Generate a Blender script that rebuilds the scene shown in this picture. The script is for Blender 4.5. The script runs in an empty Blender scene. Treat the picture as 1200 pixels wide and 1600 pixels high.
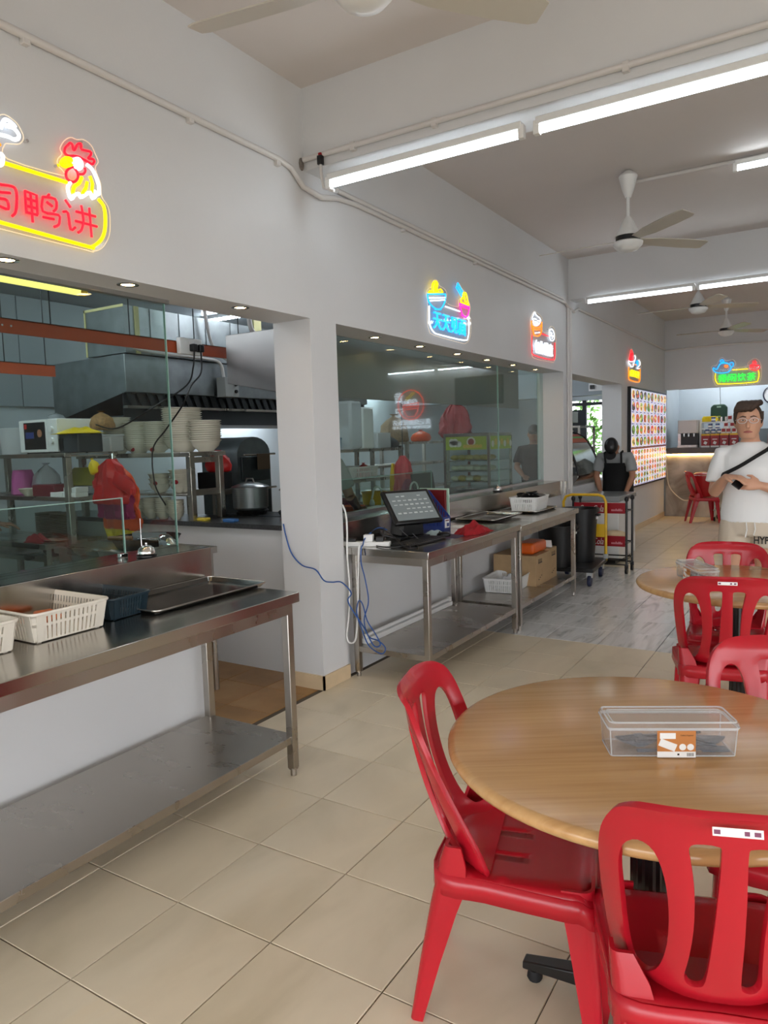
import bpy, bmesh, math, random
from mathutils import Vector, Matrix, Euler, geometry
random.seed(7)
R = math.radians
SC = bpy.context.scene
COL = SC.collection

# ------------------------------------------------------------------ camera
cam_data = bpy.data.cameras.new('camera')
cam_data.sensor_fit = 'VERTICAL'
cam_data.sensor_height = 36.0
cam_data.lens = 1129.0 / 1600.0 * 36.0
cam_data.clip_start = 0.02
cam = bpy.data.objects.new('camera', cam_data)
COL.objects.link(cam)
YAW, PITCH, ROLL = 0.55735, -0.09573, -0.03017
CAM = Vector((2.2162, -1.1442, 1.4999))
_f = Vector((-math.sin(YAW) * math.cos(PITCH), math.cos(YAW) * math.cos(PITCH), math.sin(PITCH)))
_r = Vector((math.cos(YAW), math.sin(YAW), 0))
_u = _r.cross(_f)
_r2 = _r * math.cos(ROLL) + _u * math.sin(ROLL)
_u2 = -_r * math.sin(ROLL) + _u * math.cos(ROLL)
_m = Matrix((_r2, _u2, -_f)).transposed().to_4x4()
_m.translation = CAM
cam.matrix_world = _m
SC.camera = cam

# ------------------------------------------------------------------ world, exposure
world = bpy.data.worlds.new('daylight')
SC.world = world
world.use_nodes = True
_bg = world.node_tree.nodes['Background']
_bg.inputs[0].default_value = (0.93, 0.965, 1.0, 1)
_bg.inputs[1].default_value = 5.0
SC.view_settings.view_transform = 'Standard'
SC.view_settings.look = 'None'
SC.view_settings.gamma = 1.0
SC.view_settings.use_curve_mapping = False
SC.view_settings.exposure = 0.12
TUBE_POWER = 17.0       # ceiling tubes
KITCHEN_POWER = 85.0     # tubes inside the kitchens

# ------------------------------------------------------------------ materials
def lin(c):
    return tuple(((v / 255.0) / 12.92 if v / 255.0 <= 0.04045 else ((v / 255.0 + 0.055) / 1.055) ** 2.4) for v in c)

MATS = {}
def mat(name, rgb=(200, 200, 200), rough=0.5, metal=0.0, emit=None, estr=0.0, spec=0.5, coat=0.0, noise=0.0,
        nscale=8.0, stretch=(1, 1, 1), bump=0.0, bscale=40.0, rough_var=0.0, trans=0.0, alpha=1.0, rand=0.0, sub=0.0):
    if name in MATS:
        return MATS[name]
    m = bpy.data.materials.new(name)
    m.use_nodes = True
    nt = m.node_tree
    b = nt.nodes['Principled BSDF']
    col = (*lin(rgb), 1)
    b.inputs['Base Color'].default_value = col
    b.inputs['Roughness'].default_value = rough
    b.inputs['Metallic'].default_value = metal
    b.inputs['Specular IOR Level'].default_value = spec
    b.inputs['Coat Weight'].default_value = coat
    b.inputs['Coat Roughness'].default_value = 0.08
    b.inputs['Transmission Weight'].default_value = trans
    b.inputs['Alpha'].default_value = alpha
    if sub:
        b.inputs['Subsurface Weight'].default_value = sub
        b.inputs['Subsurface Radius'].default_value = (0.02, 0.008, 0.004)
    if emit is not None:
        b.inputs['Emission Color'].default_value = (*lin(emit), 1)
        b.inputs['Emission Strength'].default_value = estr
    if noise or bump or rough_var or rand:
        tc = nt.nodes.new('ShaderNodeTexCoord')
        mp = nt.nodes.new('ShaderNodeMapping')
        mp.inputs['Scale'].default_value = stretch
        nt.links.new(tc.outputs['Object'], mp.inputs[0])
        if rand:
            oi = nt.nodes.new('ShaderNodeObjectInfo')
            mul = nt.nodes.new('ShaderNodeMath'); mul.operation = 'MULTIPLY'; mul.inputs[1].default_value = 37.0
            nt.links.new(oi.outputs['Random'], mul.inputs[0])
            nt.links.new(mul.outputs[0], mp.inputs['Location'])
        nz = nt.nodes.new('ShaderNodeTexNoise')
        nz.inputs['Scale'].default_value = nscale
        nz.inputs['Detail'].default_value = 6
        nt.links.new(mp.outputs[0], nz.inputs['Vector'])
        if noise:
            mx = nt.nodes.new('ShaderNodeMix'); mx.data_type = 'RGBA'
            mx.inputs['A'].default_value = tuple(v * (1 - noise) for v in col[:3]) + (1,)
            mx.inputs['B'].default_value = tuple(min(1, v * (1 + noise)) for v in col[:3]) + (1,)
            rmp = nt.nodes.new('ShaderNodeMapRange')
            rmp.inputs[1].default_value = 0.3; rmp.inputs[2].default_value = 0.7
            nt.links.new(nz.outputs[0], rmp.inputs[0])
            nt.links.new(rmp.outputs[0], mx.inputs['Factor'])
            nt.links.new(mx.outputs['Result'], b.inputs['Base Color'])
        if rough_var:
            rr = nt.nodes.new('ShaderNodeMapRange')
            rr.inputs[1].default_value = 0.3; rr.inputs[2].default_value = 0.7
            rr.inputs[3].default_value = max(0.02, rough - rough_var); rr.inputs[4].default_value = rough + rough_var
            nt.links.new(nz.outputs[0], rr.inputs[0])
            nt.links.new(rr.outputs[0], b.inputs['Roughness'])
        if bump:
            n2 = nt.nodes.new('ShaderNodeTexNoise')
            n2.inputs['Scale'].default_value = bscale
            n2.inputs['Detail'].default_value = 4
            nt.links.new(mp.outputs[0], n2.inputs['Vector'])
            bp = nt.nodes.new('ShaderNodeBump')
            bp.inputs['Strength'].default_value = bump
            bp.inputs['Distance'].default_value = 0.01
            nt.links.new(n2.outputs[0], bp.inputs['Height'])
            nt.links.new(bp.outputs[0], b.inputs['Normal'])
    MATS[name] = m
    return m

def glass_mat(name, tint=(245, 250, 248), ior=1.5, rough=0.0, haze=0.0, haze_rgb=(235, 240, 245)):
    m = bpy.data.materials.new(name)
    m.use_nodes = True
    nt = m.node_tree
    nt.nodes.remove(nt.nodes['Principled BSDF'])
    out = nt.nodes['Material Output']
    tr = nt.nodes.new('ShaderNodeBsdfTransparent'); tr.inputs[0].default_value = (*lin(tint), 1)
    gl = nt.nodes.new('ShaderNodeBsdfGlossy'); gl.inputs['Roughness'].default_value = rough
    f0 = ((ior - 1) / (ior + 1)) ** 2
    lw = nt.nodes.new('ShaderNodeLayerWeight'); lw.inputs['Blend'].default_value = 0.5
    p5 = nt.nodes.new('ShaderNodeMath'); p5.operation = 'POWER'; p5.inputs[1].default_value = 5.0
    fr = nt.nodes.new('ShaderNodeMath'); fr.operation = 'MULTIPLY_ADD'; fr.inputs[1].default_value = 1 - f0; fr.inputs[2].default_value = f0
    nt.links.new(lw.outputs['Facing'], p5.inputs[0]); nt.links.new(p5.outputs[0], fr.inputs[0])
    mx = nt.nodes.new('ShaderNodeMixShader')
    base = tr.outputs[0]
    if haze:
        df = nt.nodes.new('ShaderNodeBsdfDiffuse'); df.inputs[0].default_value = (*lin(haze_rgb), 1)
        tl = nt.nodes.new('ShaderNodeBsdfTranslucent'); tl.inputs[0].default_value = (*lin(haze_rgb), 1)
        a = nt.nodes.new('ShaderNodeMixShader'); a.inputs[0].default_value = 0.5
        nt.links.new(df.outputs[0], a.inputs[1]); nt.links.new(tl.outputs[0], a.inputs[2])
        h = nt.nodes.new('ShaderNodeMixShader'); h.inputs[0].default_value = haze
        nt.links.new(tr.outputs[0], h.inputs[1]); nt.links.new(a.outputs[0], h.inputs[2])
        base = h.outputs[0]
    nt.links.new(fr.outputs[0], mx.inputs[0])
    nt.links.new(base, mx.inputs[1])
    nt.links.new(gl.outputs[0], mx.inputs[2])
    nt.links.new(mx.outputs[0], out.inputs[0])
    MATS[name] = m
    return m

def ramp_mat(name, stops, scale=6.0, stretch=(1, 1, 1), rough=0.3, detail=8, distort=0.0, rand=True, bump=0.0, coat=0.0, rough2=None):
    """noise driven colour ramp in object space"""
    m = bpy.data.materials.new(name); m.use_nodes = True
    nt = m.node_tree; b = nt.nodes['Principled BSDF']
    tc = nt.nodes.new('ShaderNodeTexCoord'); mp = nt.nodes.new('ShaderNodeMapping')
    mp.inputs['Scale'].default_value = stretch
    nt.links.new(tc.outputs['Object'], mp.inputs[0])
    if rand:
        oi = nt.nodes.new('ShaderNodeObjectInfo')
        mul = nt.nodes.new('ShaderNodeMath'); mul.operation = 'MULTIPLY'; mul.inputs[1].default_value = 53.0
        nt.links.new(oi.outputs['Random'], mul.inputs[0]); nt.links.new(mul.outputs[0], mp.inputs['Location'])
    nz = nt.nodes.new('ShaderNodeTexNoise'); nz.inputs['Scale'].default_value = scale
    nz.inputs['Detail'].default_value = detail; nz.inputs['Distortion'].default_value = distort
    nt.links.new(mp.outputs[0], nz.inputs['Vector'])
    cr = nt.nodes.new('ShaderNodeValToRGB')
    el = cr.color_ramp.elements
    while len(el) < len(stops): el.new(0.5)
    for e, (p, c) in zip(el, stops):
        e.position = p; e.color = (*lin(c), 1)
    nt.links.new(nz.outputs[0], cr.inputs[0])
    nt.links.new(cr.outputs[0], b.inputs['Base Color'])
    b.inputs['Roughness'].default_value = rough
    b.inputs['Coat Weight'].default_value = coat
    b.inputs['Coat Roughness'].default_value = 0.1
    if bump:
        bp = nt.nodes.new('ShaderNodeBump'); bp.inputs['Strength'].default_value = bump; bp.inputs['Distance'].default_value = 0.005
        nt.links.new(nz.outputs[0], bp.inputs['Height']); nt.links.new(bp.outputs[0], b.inputs['Normal'])
    MATS[name] = m
    return m

M = {}
M['wall'] = mat('wall_paint', (216, 216, 217), 0.55, noise=0.02, nscale=2, bump=0.05, bscale=60)
M['ceil'] = mat('ceiling_paint', (214, 206, 201), 0.8, noise=0.02, nscale=1.5)
M['soffit'] = M['wall']
M['base_tile'] = mat('skirting_tile', (214, 190, 155), 0.3, noise=0.05, nscale=10)
M['tile'] = ramp_mat('beige_floor_tile', [(0.25, (208, 194, 166)), (0.48, (226, 212, 186)), (0.62, (232, 218, 192)), (0.8, (236, 216, 182))], 3.2, (1, 0.5, 1), 0.3, 10, 0.6, bump=0.04)
M['marble'] = ramp_mat('marble_floor_tile', [(0.30, (176, 176, 174)), (0.42, (214, 214, 212)), (0.55, (232, 232, 230)), (0.8, (226, 226, 225))], 3.0, (3.0, 0.5, 1), 0.16, 10, 2.2)
M['grout'] = mat('grout', (96, 86, 74), 0.8)
M['ktile'] = ramp_mat('brown_kitchen_tile', [(0.3, (150, 112, 66)), (0.55, (172, 130, 80)), (0.8, (184, 146, 98))], 4, (1, 1, 1), 0.35, 8)
M['kwall'] = mat('kitchen_wall', (196, 206, 212), 0.45, noise=0.03, nscale=3)
M['kpanel'] = mat('kitchen_panel', (150, 160, 166), 0.4, noise=0.05, nscale=2)
M['kdark'] = mat('dark_panel', (42, 46, 50), 0.4, noise=0.15, nscale=5)
M['steel'] = mat('brushed_steel', (186, 182, 176), 0.20, 1.0, noise=0.03, nscale=1.6, stretch=(1.2, 3, 1.2), rough_var=0.06)
M['steel2'] = mat('worn_steel', (178, 172, 164), 0.30, 1.0, noise=0.05, nscale=2.2, stretch=(1.5, 3, 1.5), rough_var=0.08)
M['chrome'] = mat('chrome', (225, 225, 225), 0.06, 1.0)
M['galv'] = mat('galvanised_steel', (150, 156, 158), 0.38, 1.0, noise=0.15, nscale=9, rough_var=0.08)
M['iron'] = mat('dark_iron', (58, 60, 62), 0.45, 0.8, noise=0.2, nscale=12)
M['alu'] = mat('aluminium', (190, 192, 192), 0.3, 1.0)
M['white'] = mat('white_plastic', (235, 235, 233), 0.35)
M['white2'] = mat('white_enamel', (232, 233, 232), 0.25)
M['cream'] = mat('cream_plastic', (226, 218, 204), 0.4)
M['navy'] = mat('navy_plastic', (28, 46, 56), 0.35)
M['black'] = mat('black_plastic', (16, 16, 18), 0.38)
M['blackm'] = mat('black_metal', (14, 14, 15), 0.3, spec=0.6)
M['rubber'] = mat('black_rubber', (22, 22, 24), 0.7)
M['red'] = mat('red_plastic', (178, 22, 38), 0.27, noise=0.04, nscale=5)
M['redd'] = mat('red_cloth', (150, 12, 24), 0.9, noise=0.15, nscale=60)
M['bucket'] = mat('red_bucket', (165, 12, 20), 0.3)
M['yellow'] = mat('yellow_paint', (224, 178, 28), 0.35)
M['orange'] = mat('orange_paint', (176, 74, 34), 0.45, noise=0.06, nscale=10)
M['orangep'] = mat('orange_plastic', (222, 96, 24), 0.35)
M['carton'] = mat('cardboard', (176, 146, 108), 0.8, noise=0.06, nscale=12)
M['ink'] = mat('black_ink', (28, 24, 22), 0.7)
M['blue'] = mat('blue_plastic', (44, 62, 130), 0.4)
M['bluec'] = mat('blue_cable', (36, 84, 156), 0.45)
M['paper'] = mat('paper', (240, 240, 238), 0.7)
M['greenp'] = mat('mint_plastic', (178, 212, 190), 0.4)
M['book'] = mat('dark_red_cover', (112, 20, 22), 0.5)
M['porc'] = mat('porcelain', (222, 216, 200), 0.22)
M['porcrim'] = mat('porcelain_rim', (190, 180, 160), 0.3)
M['green'] = mat('dark_green_plastic', (16, 66, 48), 0.35)
M['skin'] = mat('skin', (206, 156, 128), 0.5, sub=0.15)
M['skin2'] = mat('skin_deep', (172, 122, 94), 0.55, sub=0.1)
M['lips'] = mat('lips', (176, 98, 92), 0.45)
M['hair'] = mat('brown_hair', (62, 44, 32), 0.55, noise=0.3, nscale=40, stretch=(1, 1, 6), bump=0.4, bscale=90)
M['shirt'] = mat('white_cotton', (232, 232, 232), 0.85, bump=0.12, bscale=18)
M['shorts'] = mat('beige_jersey', (206, 192, 174), 0.9, bump=0.12, bscale=25)
M['blackcloth'] = mat('black_cloth', (18, 18, 20), 0.85)
M['greycloth'] = mat('grey_cloth', (150, 152, 152), 0.9)
M['dough'] = mat('bun_white', (236, 226, 206), 0.6)
M['doughy'] = mat('bun_yellow', (224, 190, 96), 0.6)
M['sack'] = mat('cream_sack', (224, 200, 160), 0.7, noise=0.08, nscale=15)
M['concrete'] = ramp_mat('raw_concrete', [(0.3, (124, 114, 104)), (0.48, (170, 160, 148)), (0.6, (196, 186, 174)), (0.8, (212, 204, 192))], 2.6, (1, 1, 1), 0.7, 10, 0.8, rand=False)
M['concretetop'] = mat('concrete_top', (92, 86, 84), 0.6, noise=0.08, nscale=8)
M['leaf'] = mat('leaf', (92, 138, 52), 0.6, noise=0.3, nscale=4)
M['pipe'] = mat('white_conduit', (214, 210, 207), 0.4)
M['teal'] = mat('teal_plastic', (46, 120, 150), 0.4)
M['pinkbag'] = mat('pink_bag', (196, 96, 160), 0.45)
M['redbag'] = mat('red_bag', (196, 34, 34), 0.4, noise=0.15, nscale=20)
M['orangebag'] = mat('orange_bag', (226, 84, 30), 0.4, noise=0.12, nscale=20)
M['yellowbag'] = mat('yellow_bag', (236, 206, 24), 0.4, noise=0.1, nscale=20)
M['purplebag'] = mat('magenta_bag', (150, 26, 84), 0.4, noise=0.15, nscale=20)
M['clearbag'] = glass_mat('clear_bag', (250, 250, 250), 1.3, 0.2, 0.35)
M['glass'] = glass_mat('window_glass', (236, 244, 241), 1.5)
M['glassedge'] = mat('glass_edge', (150, 184, 176), 0.15, emit=(170, 205, 196), estr=0.0)
M['clear'] = glass_mat('clear_plastic', (252, 252, 253), 1.35, 0.08, 0.12, (250, 250, 250))
M['clearrim'] = glass_mat('clear_plastic_rim', (248, 249, 250), 1.4, 0.15, 0.5, (250, 250, 250))
M['acrylic'] = glass_mat('acrylic_sheet', (250, 250, 250), 1.25, 0.05, 0.04)
M['tube'] = mat('lit_tube', (255, 255, 255), 0.3, emit=(236, 247, 255), estr=TUBE_POWER)
M['ktube'] = mat('lit_kitchen_tube', (255, 255, 255), 0.3, emit=(240, 248, 255), estr=KITCHEN_POWER)
M['ytube'] = mat('lit_yellow_tube', (255, 240, 150), 0.3, emit=(255, 236, 128), estr=1.25)
M['downlight'] = mat('lit_downlight', (255, 255, 240), 0.3, emit=(255, 206, 140), estr=60.0)
M['ledstrip'] = mat('lit_led_strip', (255, 230, 170), 0.3, emit=(255, 206, 124), estr=26.0)
NEON = {}
for k, c, s in (('R', (255, 18, 40), 1.7), ('Y', (255, 226, 0), 1.25), ('W', (235, 244, 255), 1.3), ('C', (24, 176, 255), 1.3),
                ('P', (255, 40, 170), 1.4), ('O', (255, 132, 10), 1.4), ('G', (30, 255, 70), 1.2)):
    NEON[k] = mat('neon_' + {'R': 'red', 'Y': 'yellow', 'W': 'white', 'C': 'cyan', 'P': 'pink', 'O': 'orange', 'G': 'green'}[k],
                  c, 0.3, emit=c, estr=s)

# wood laminate for the round tables
def wood():
    m = bpy.data.materials.new('oak_laminate'); m.use_nodes = True
    nt = m.node_tree; b = nt.nodes['Principled BSDF']
    tc = nt.nodes.new('ShaderNodeTexCoord'); mp = nt.nodes.new('ShaderNodeMapping')
    mp.inputs['Scale'].default_value = (1.0, 22.0, 8.0)
    nt.links.new(tc.outputs['Object'], mp.inputs[0])
    n = nt.nodes.new('ShaderNodeTexNoise'); n.inputs['Scale'].default_value = 2.2; n.inputs['Detail'].default_value = 9; n.inputs['Distortion'].default_value = 0.5
    nt.links.new(mp.outputs[0], n.inputs['Vector'])
    cr = nt.nodes.new('ShaderNodeValToRGB'); el = cr.color_ramp.elements
    while len(el) < 4: el.new(0.5)
    for e, (p, c) in zip(el, [(0.25, (184, 138, 88)), (0.44, (194, 149, 98)), (0.58, (200, 156, 104)), (0.8, (206, 164, 112))]):
        e.position = p; e.color = (*lin(c), 1)
    nt.links.new(n.outputs[0], cr.inputs[0]); nt.links.new(cr.outputs[0], b.inputs['Base Color'])
    n2 = nt.nodes.new('ShaderNodeTexNoise'); n2.inputs['Scale'].default_value = 160; n2.inputs['Detail'].default_value = 2
    nt.links.new(tc.outputs['Object'], n2.inputs['Vector'])
    bp = nt.nodes.new('ShaderNodeBump'); bp.inputs['Strength'].default_value = 0.05; bp.inputs['Distance'].default_value = 0.002
    nt.links.new(n2.outputs[0], bp.inputs['Height']); nt.links.new(bp.outputs[0], b.inputs['Normal'])
    b.inputs['Roughness'].default_value = 0.2
    b.inputs['Specular IOR Level'].default_value = 0.55
    return m
M['wood'] = wood()
# ------------------------------------------------------------------ mesh helpers
class MB:
    def __init__(self):
        self.v = []; self.f = []; self.m = []
    def add(self, vs, fs, m=0):
        o = len(self.v)
        self.v += [tuple(p) for p in vs]
        self.f += [tuple(i + o for i in f) for f in fs]
        self.m += [m] * len(fs)
        return self
    def box(self, x0, x1, y0, y1, z0, z1, m=0):
        vs = [(x, y, z) for z in (z0, z1) for y in (y0, y1) for x in (x0, x1)]
        return self.add(vs, [(0, 2, 3, 1), (4, 5, 7, 6), (0, 1, 5, 4), (2, 6, 7, 3), (0, 4, 6, 2), (1, 3, 7, 5)], m)
    def obox(self, c, s, rot=(0, 0, 0), m=0):
        e = Euler(rot).to_matrix(); c = Vector(c)
        vs = [c + e @ Vector((x * s[0] / 2, y * s[1] / 2, z * s[2] / 2)) for z in (-1, 1) for y in (-1, 1) for x in (-1, 1)]
        return self.add(vs, [(0, 2, 3, 1), (4, 5, 7, 6), (0, 1, 5, 4), (2, 6, 7, 3), (0, 4, 6, 2), (1, 3, 7, 5)], m)
    def hexa(self, b, t, m=0):
        """4 bottom corners ccw, 4 top corners"""
        return self.add(list(b) + list(t), [(3, 2, 1, 0), (4, 5, 6, 7), (0, 1, 5, 4), (1, 2, 6, 5), (2, 3, 7, 6), (3, 0, 4, 7)], m)
    def loft(self, rings, m=0, cap=True, closed=True):
        n = len(rings[0]); vs = [p for r in rings for p in r]; fs = []
        for i in range(len(rings) - 1):
            for j in range(n if closed else n - 1):
                k = (j + 1) % n
                fs.append((i * n + j, i * n + k, (i + 1) * n + k, (i + 1) * n + j))
        if cap and closed:
            fs.append(tuple(range(n - 1, -1, -1)))
            fs.append(tuple((len(rings) - 1) * n + j for j in range(n)))
        return self.add(vs, fs, m)
    def lathe(self, prof, c=(0, 0, 0), n=24, m=0, axis='z', cap=True):
        rings = []
        for r, h in prof:
            ring = []
            for i in range(n):
                a = 2 * math.pi * i / n
                p = (r * math.cos(a), r * math.sin(a), h)
                if axis == 'x': p = (h, r * math.cos(a), r * math.sin(a))
                elif axis == 'y': p = (r * math.sin(a), h, r * math.cos(a))
                ring.append((p[0] + c[0], p[1] + c[1], p[2] + c[2]))
            rings.append(ring)
        return self.loft(rings, m, cap)
    def tube(self, pts, r, n=8, m=0, closed=False, flat=1.0):
        P = [Vector(p) for p in pts]; N = len(P)
        rr = r if isinstance(r, (list, tuple)) else [r] * N
        T = []
        for i in range(N):
            if closed: d = P[(i + 1) % N] - P[i - 1]
            else: d = P[min(i + 1, N - 1)] - P[max(i - 1, 0)]
            T.append(d.normalized() if d.length > 1e-9 else Vector((0, 0, 1)))
        ref = Vector((0, 0, 1)) if abs(T[0].z) < 0.9 else Vector((1, 0, 0))
        u = T[0].cross(ref).normalized(); rings = []
        for i in range(N):
            u = (u - T[i] * u.dot(T[i]))
            u = u.normalized() if u.length > 1e-6 else T[i].orthogonal().normalized()
            w = T[i].cross(u)
            rings.append([P[i] + (u * math.cos(2 * math.pi * k / n) + w * math.sin(2 * math.pi * k / n) * flat) * rr[i] for k in range(n)])
        if closed:
            rings.append(rings[0])
            return self.loft(rings, m, cap=False)
        return self.loft(rings, m)
    def sphere(self, c, r, m=0, nu=12, nv=8, s=(1, 1, 1), rot=None):
        e = Euler(rot).to_matrix() if rot else None
        rings = []
        for i in range(nv + 1):
            a = math.pi * i / nv
            q = max(math.sin(a), 0.02)
            ring = []
            for j in range(nu):
                b = 2 * math.pi * j / nu
                p = Vector((r * s[0] * q * math.cos(b), r * s[1] * q * math.sin(b), -r * s[2] * math.cos(a)))
                if e: p = e @ p
                ring.append((p.x + c[0], p.y + c[1], p.z + c[2]))
            rings.append(ring)
        return self.loft(rings, m)
    def prism(self, poly, axis, d0, d1, m=0):
        """2D polygon (a,b) extruded along axis between d0 and d1; axis x:(a,b)=(y,z) y:(x,z) z:(x,y)"""
        def p(a, b, d):
            return (d, a, b) if axis == 'x' else ((a, d, b) if axis == 'y' else (a, b, d))
        n = len(poly)
        vs = [p(a, b, d0) for a, b in poly] + [p(a, b, d1) for a, b in poly]
        fs = [tuple(range(n - 1, -1, -1)), tuple(range(n, 2 * n))] + [(i, (i + 1) % n, n + (i + 1) % n, n + i) for i in range(n)]
        return self.add(vs, fs, m)
    def build(self, name, mats, parent=None, smooth=None, bevel=0.0, seg=2, recalc=True, loc=None):
        me = bpy.data.meshes.new(name)
        me.from_pydata(self.v, [], self.f)
        for mm in (mats if isinstance(mats, (list, tuple)) else [mats]):
            me.materials.append(mm)
        me.polygons.foreach_set('material_index', self.m)
        if recalc:
            bm = bmesh.new(); bm.from_mesh(me)
            bmesh.ops.recalc_face_normals(bm, faces=bm.faces)
            bm.to_mesh(me); bm.free()
        if smooth is not None:
            me.polygons.foreach_set('use_smooth', [True] * len(me.polygons))
            me.set_sharp_from_angle(angle=R(smooth))
        me.update()
        o = bpy.data.objects.new(name, me)
        COL.objects.link(o)
        if parent is not None: o.parent = parent
        if loc is not None: o.location = loc
        if bevel:
            b = o.modifiers.new('bevel', 'BEVEL'); b.width = bevel; b.segments = seg; b.limit_method = 'ANGLE'; b.angle_limit = R(40)
            me.polygons.foreach_set('use_smooth', [True] * len(me.polygons))
            me.set_sharp_from_angle(angle=R(35))
        return o

def thing(name, label, cat, loc=(0, 0, 0), rz=0.0, group=None):
    o = bpy.data.objects.new(name, None)
    COL.objects.link(o)
    o.empty_display_size = 0.05
    o.location = loc; o.rotation_euler = (0, 0, rz)
    return tag(o, label, cat, group)
def tag(o, label, cat, group=None):
    o['label'] = label; o['category'] = cat
    if group: o['group'] = group
    return o
def struct(o):
    o['kind'] = 'structure'
    return o
def copy_tree(o, parent=None):
    c = o.copy(); COL.objects.link(c); c.parent = parent
    for ch in o.children: copy_tree(ch, c)
    return c
def dup(o, loc, rz=0.0, label=None, scale=None):
    c = copy_tree(o)
    c.location = loc; c.rotation_euler = (0, 0, rz)
    if scale: c.scale = scale
    if label: c['label'] = label
    return c
def arc(c, r, a0, a1, n, axis='z'):
    out = []
    for i in range(n + 1):
        a = R(a0 + (a1 - a0) * i / n)
        p = (r * math.cos(a), r * math.sin(a))
        out.append((c[0] + p[0], c[1] + p[1], c[2]) if axis == 'z' else ((c[0], c[1] + p[0], c[2] + p[1]) if axis == 'x' else (c[0] + p[0], c[1], c[2] + p[1])))
    return out
def smooth_path(pts, n=6, closed=False):
    """Catmull-Rom"""
    P = [Vector(p) for p in pts]; out = []; N = len(P)
    rng = range(N if closed else N - 1)
    for i in rng:
        p0 = P[(i - 1) % N] if closed else P[max(i - 1, 0)]
        p1 = P[i]; p2 = P[(i + 1) % N]
        p3 = P[(i + 2) % N] if closed else P[min(i + 2, N - 1)]
        for k in range(n):
            t = k / n
            out.append(0.5 * ((2 * p1) + (p2 - p0) * t + (2 * p0 - 5 * p1 + 4 * p2 - p3) * t * t + (-p0 + 3 * p1 - 3 * p2 + p3) * t ** 3))
    if not closed: out.append(P[-1])
    return out
def smooth2(pts, n=4, closed=True):
    return [(p.x, p.y) for p in smooth_path([(a, b, 0) for a, b in pts], n, closed)]
def rrect(w, h, r, n=4, cx=0.0, cy=0.0):
    out = []
    for sx, sy, a0 in ((1, 1, 0), (-1, 1, 90), (-1, -1, 180), (1, -1, 270)):
        for i in range(n + 1):
            a = R(a0 + 90 * i / n)
            out.append((cx + sx * (w / 2 - r) + r * math.cos(a), cy + sy * (h / 2 - r) + r * math.sin(a)))
    return out
def inside(p, poly):
    x, y = p; c = False; n = len(poly)
    for i in range(n):
        x1, y1 = poly[i]; x2, y2 = poly[i - 1]
        if (y1 > y) != (y2 > y) and x < (x2 - x1) * (y - y1) / (y2 - y1) + x1: c = not c
    return c
def sheet(outer, holes, step, S):
    """triangulated sheet with holes in (u,v), mapped through S -> verts, faces"""
    vs = []; es = []
    for loop in [outer] + holes:
        o = len(vs); n = len(loop)
        vs += [Vector(p) for p in loop]; es += [(o + i, o + (i + 1) % n) for i in range(n)]
    xs = [p[0] for p in outer]; ys = [p[1] for p in outer]
    nx = int((max(xs) - min(xs)) / step); ny = int((max(ys) - min(ys)) / step)
    allb = list(vs)
    for i in range(1, nx + 1):
        for j in range(1, ny + 1):
            p = (min(xs) + i * step, min(ys) + j * step)
            if inside(p, outer) and not any(inside(p, h) for h in holes):
                if min((Vector(p) - q).length for q in allb) > step * 0.45: vs.append(Vector(p))
    r = geometry.delaunay_2d_cdt(vs, es, [], 0, 1e-6)
    V = r[0]; F = []
    for f in r[2]:
        c = sum((V[i] for i in f), Vector((0, 0))) / len(f)
        if inside(c, outer) and not any(inside(c, h) for h in holes): F.append(tuple(f))
    return [S(p.x, p.y) for p in V], F
def text_mesh(txt, size, depth=0.0, align='CENTER', bold=0.0, shear=0.0, space=1.0):
    """returns verts, faces of flat/extruded text in the XY plane"""
    cu = bpy.data.curves.new('t', 'FONT'); cu.body = txt; cu.size = size; cu.align_x = align; cu.align_y = 'CENTER'
    cu.extrude = depth; cu.offset = bold; cu.shear = shear; cu.space_character = space; cu.resolution_u = 3
    o = bpy.data.objects.new('t', cu); COL.objects.link(o)
    dg = bpy.context.evaluated_depsgraph_get(); dg.update()
    me = o.evaluated_get(dg).to_mesh()
    v = [tuple(p.co) for p in me.vertices]; f = [tuple(p.vertices) for p in me.polygons]
    o.evaluated_get(dg).to_mesh_clear()
    bpy.data.objects.remove(o); bpy.data.curves.remove(cu)
    return v, f
def text_on(mb, txt, size, org, ax, up, depth=0.0, m=0, fit=None, align='CENTER', bold=0.0, shear=0.0, off=0.0):
    """add text to MB with origin (centre), reading direction ax and up vector"""
    v, f = text_mesh(txt, size, depth, align, bold, shear)
    if not v: return mb
    sx = sy = 1.0; cx = cy = 0.0
    if fit:
        x0 = min(p[0] for p in v); x1 = max(p[0] for p in v); y0 = min(p[1] for p in v); y1 = max(p[1] for p in v)
        sx = fit[0] / (x1 - x0); sy = fit[1] / (y1 - y0); cx = (x0 + x1) / 2; cy = (y0 + y1) / 2
    ax = Vector(ax).normalized(); up = Vector(up).normalized(); nn = ax.cross(up); org = Vector(org)
    return mb.add([org + ax * ((p[0] - cx) * sx) + up * ((p[1] - cy) * sy) + nn * (p[2] + off) for p in v], f, m)
def blob(name, mats, parent, boxes, voxel=0.01, iters=6):
    pass
# ------------------------------------------------------------------ the room
WX, WI = -0.40, -0.68          # shop face and kitchen face of the stall wall
HD = 2.235                     # underside of the stall header
CE, BM = 3.51, 3.06            # ceiling, underside of beams
YB = 12.75                     # back wall plane
XR = 7.0

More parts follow.
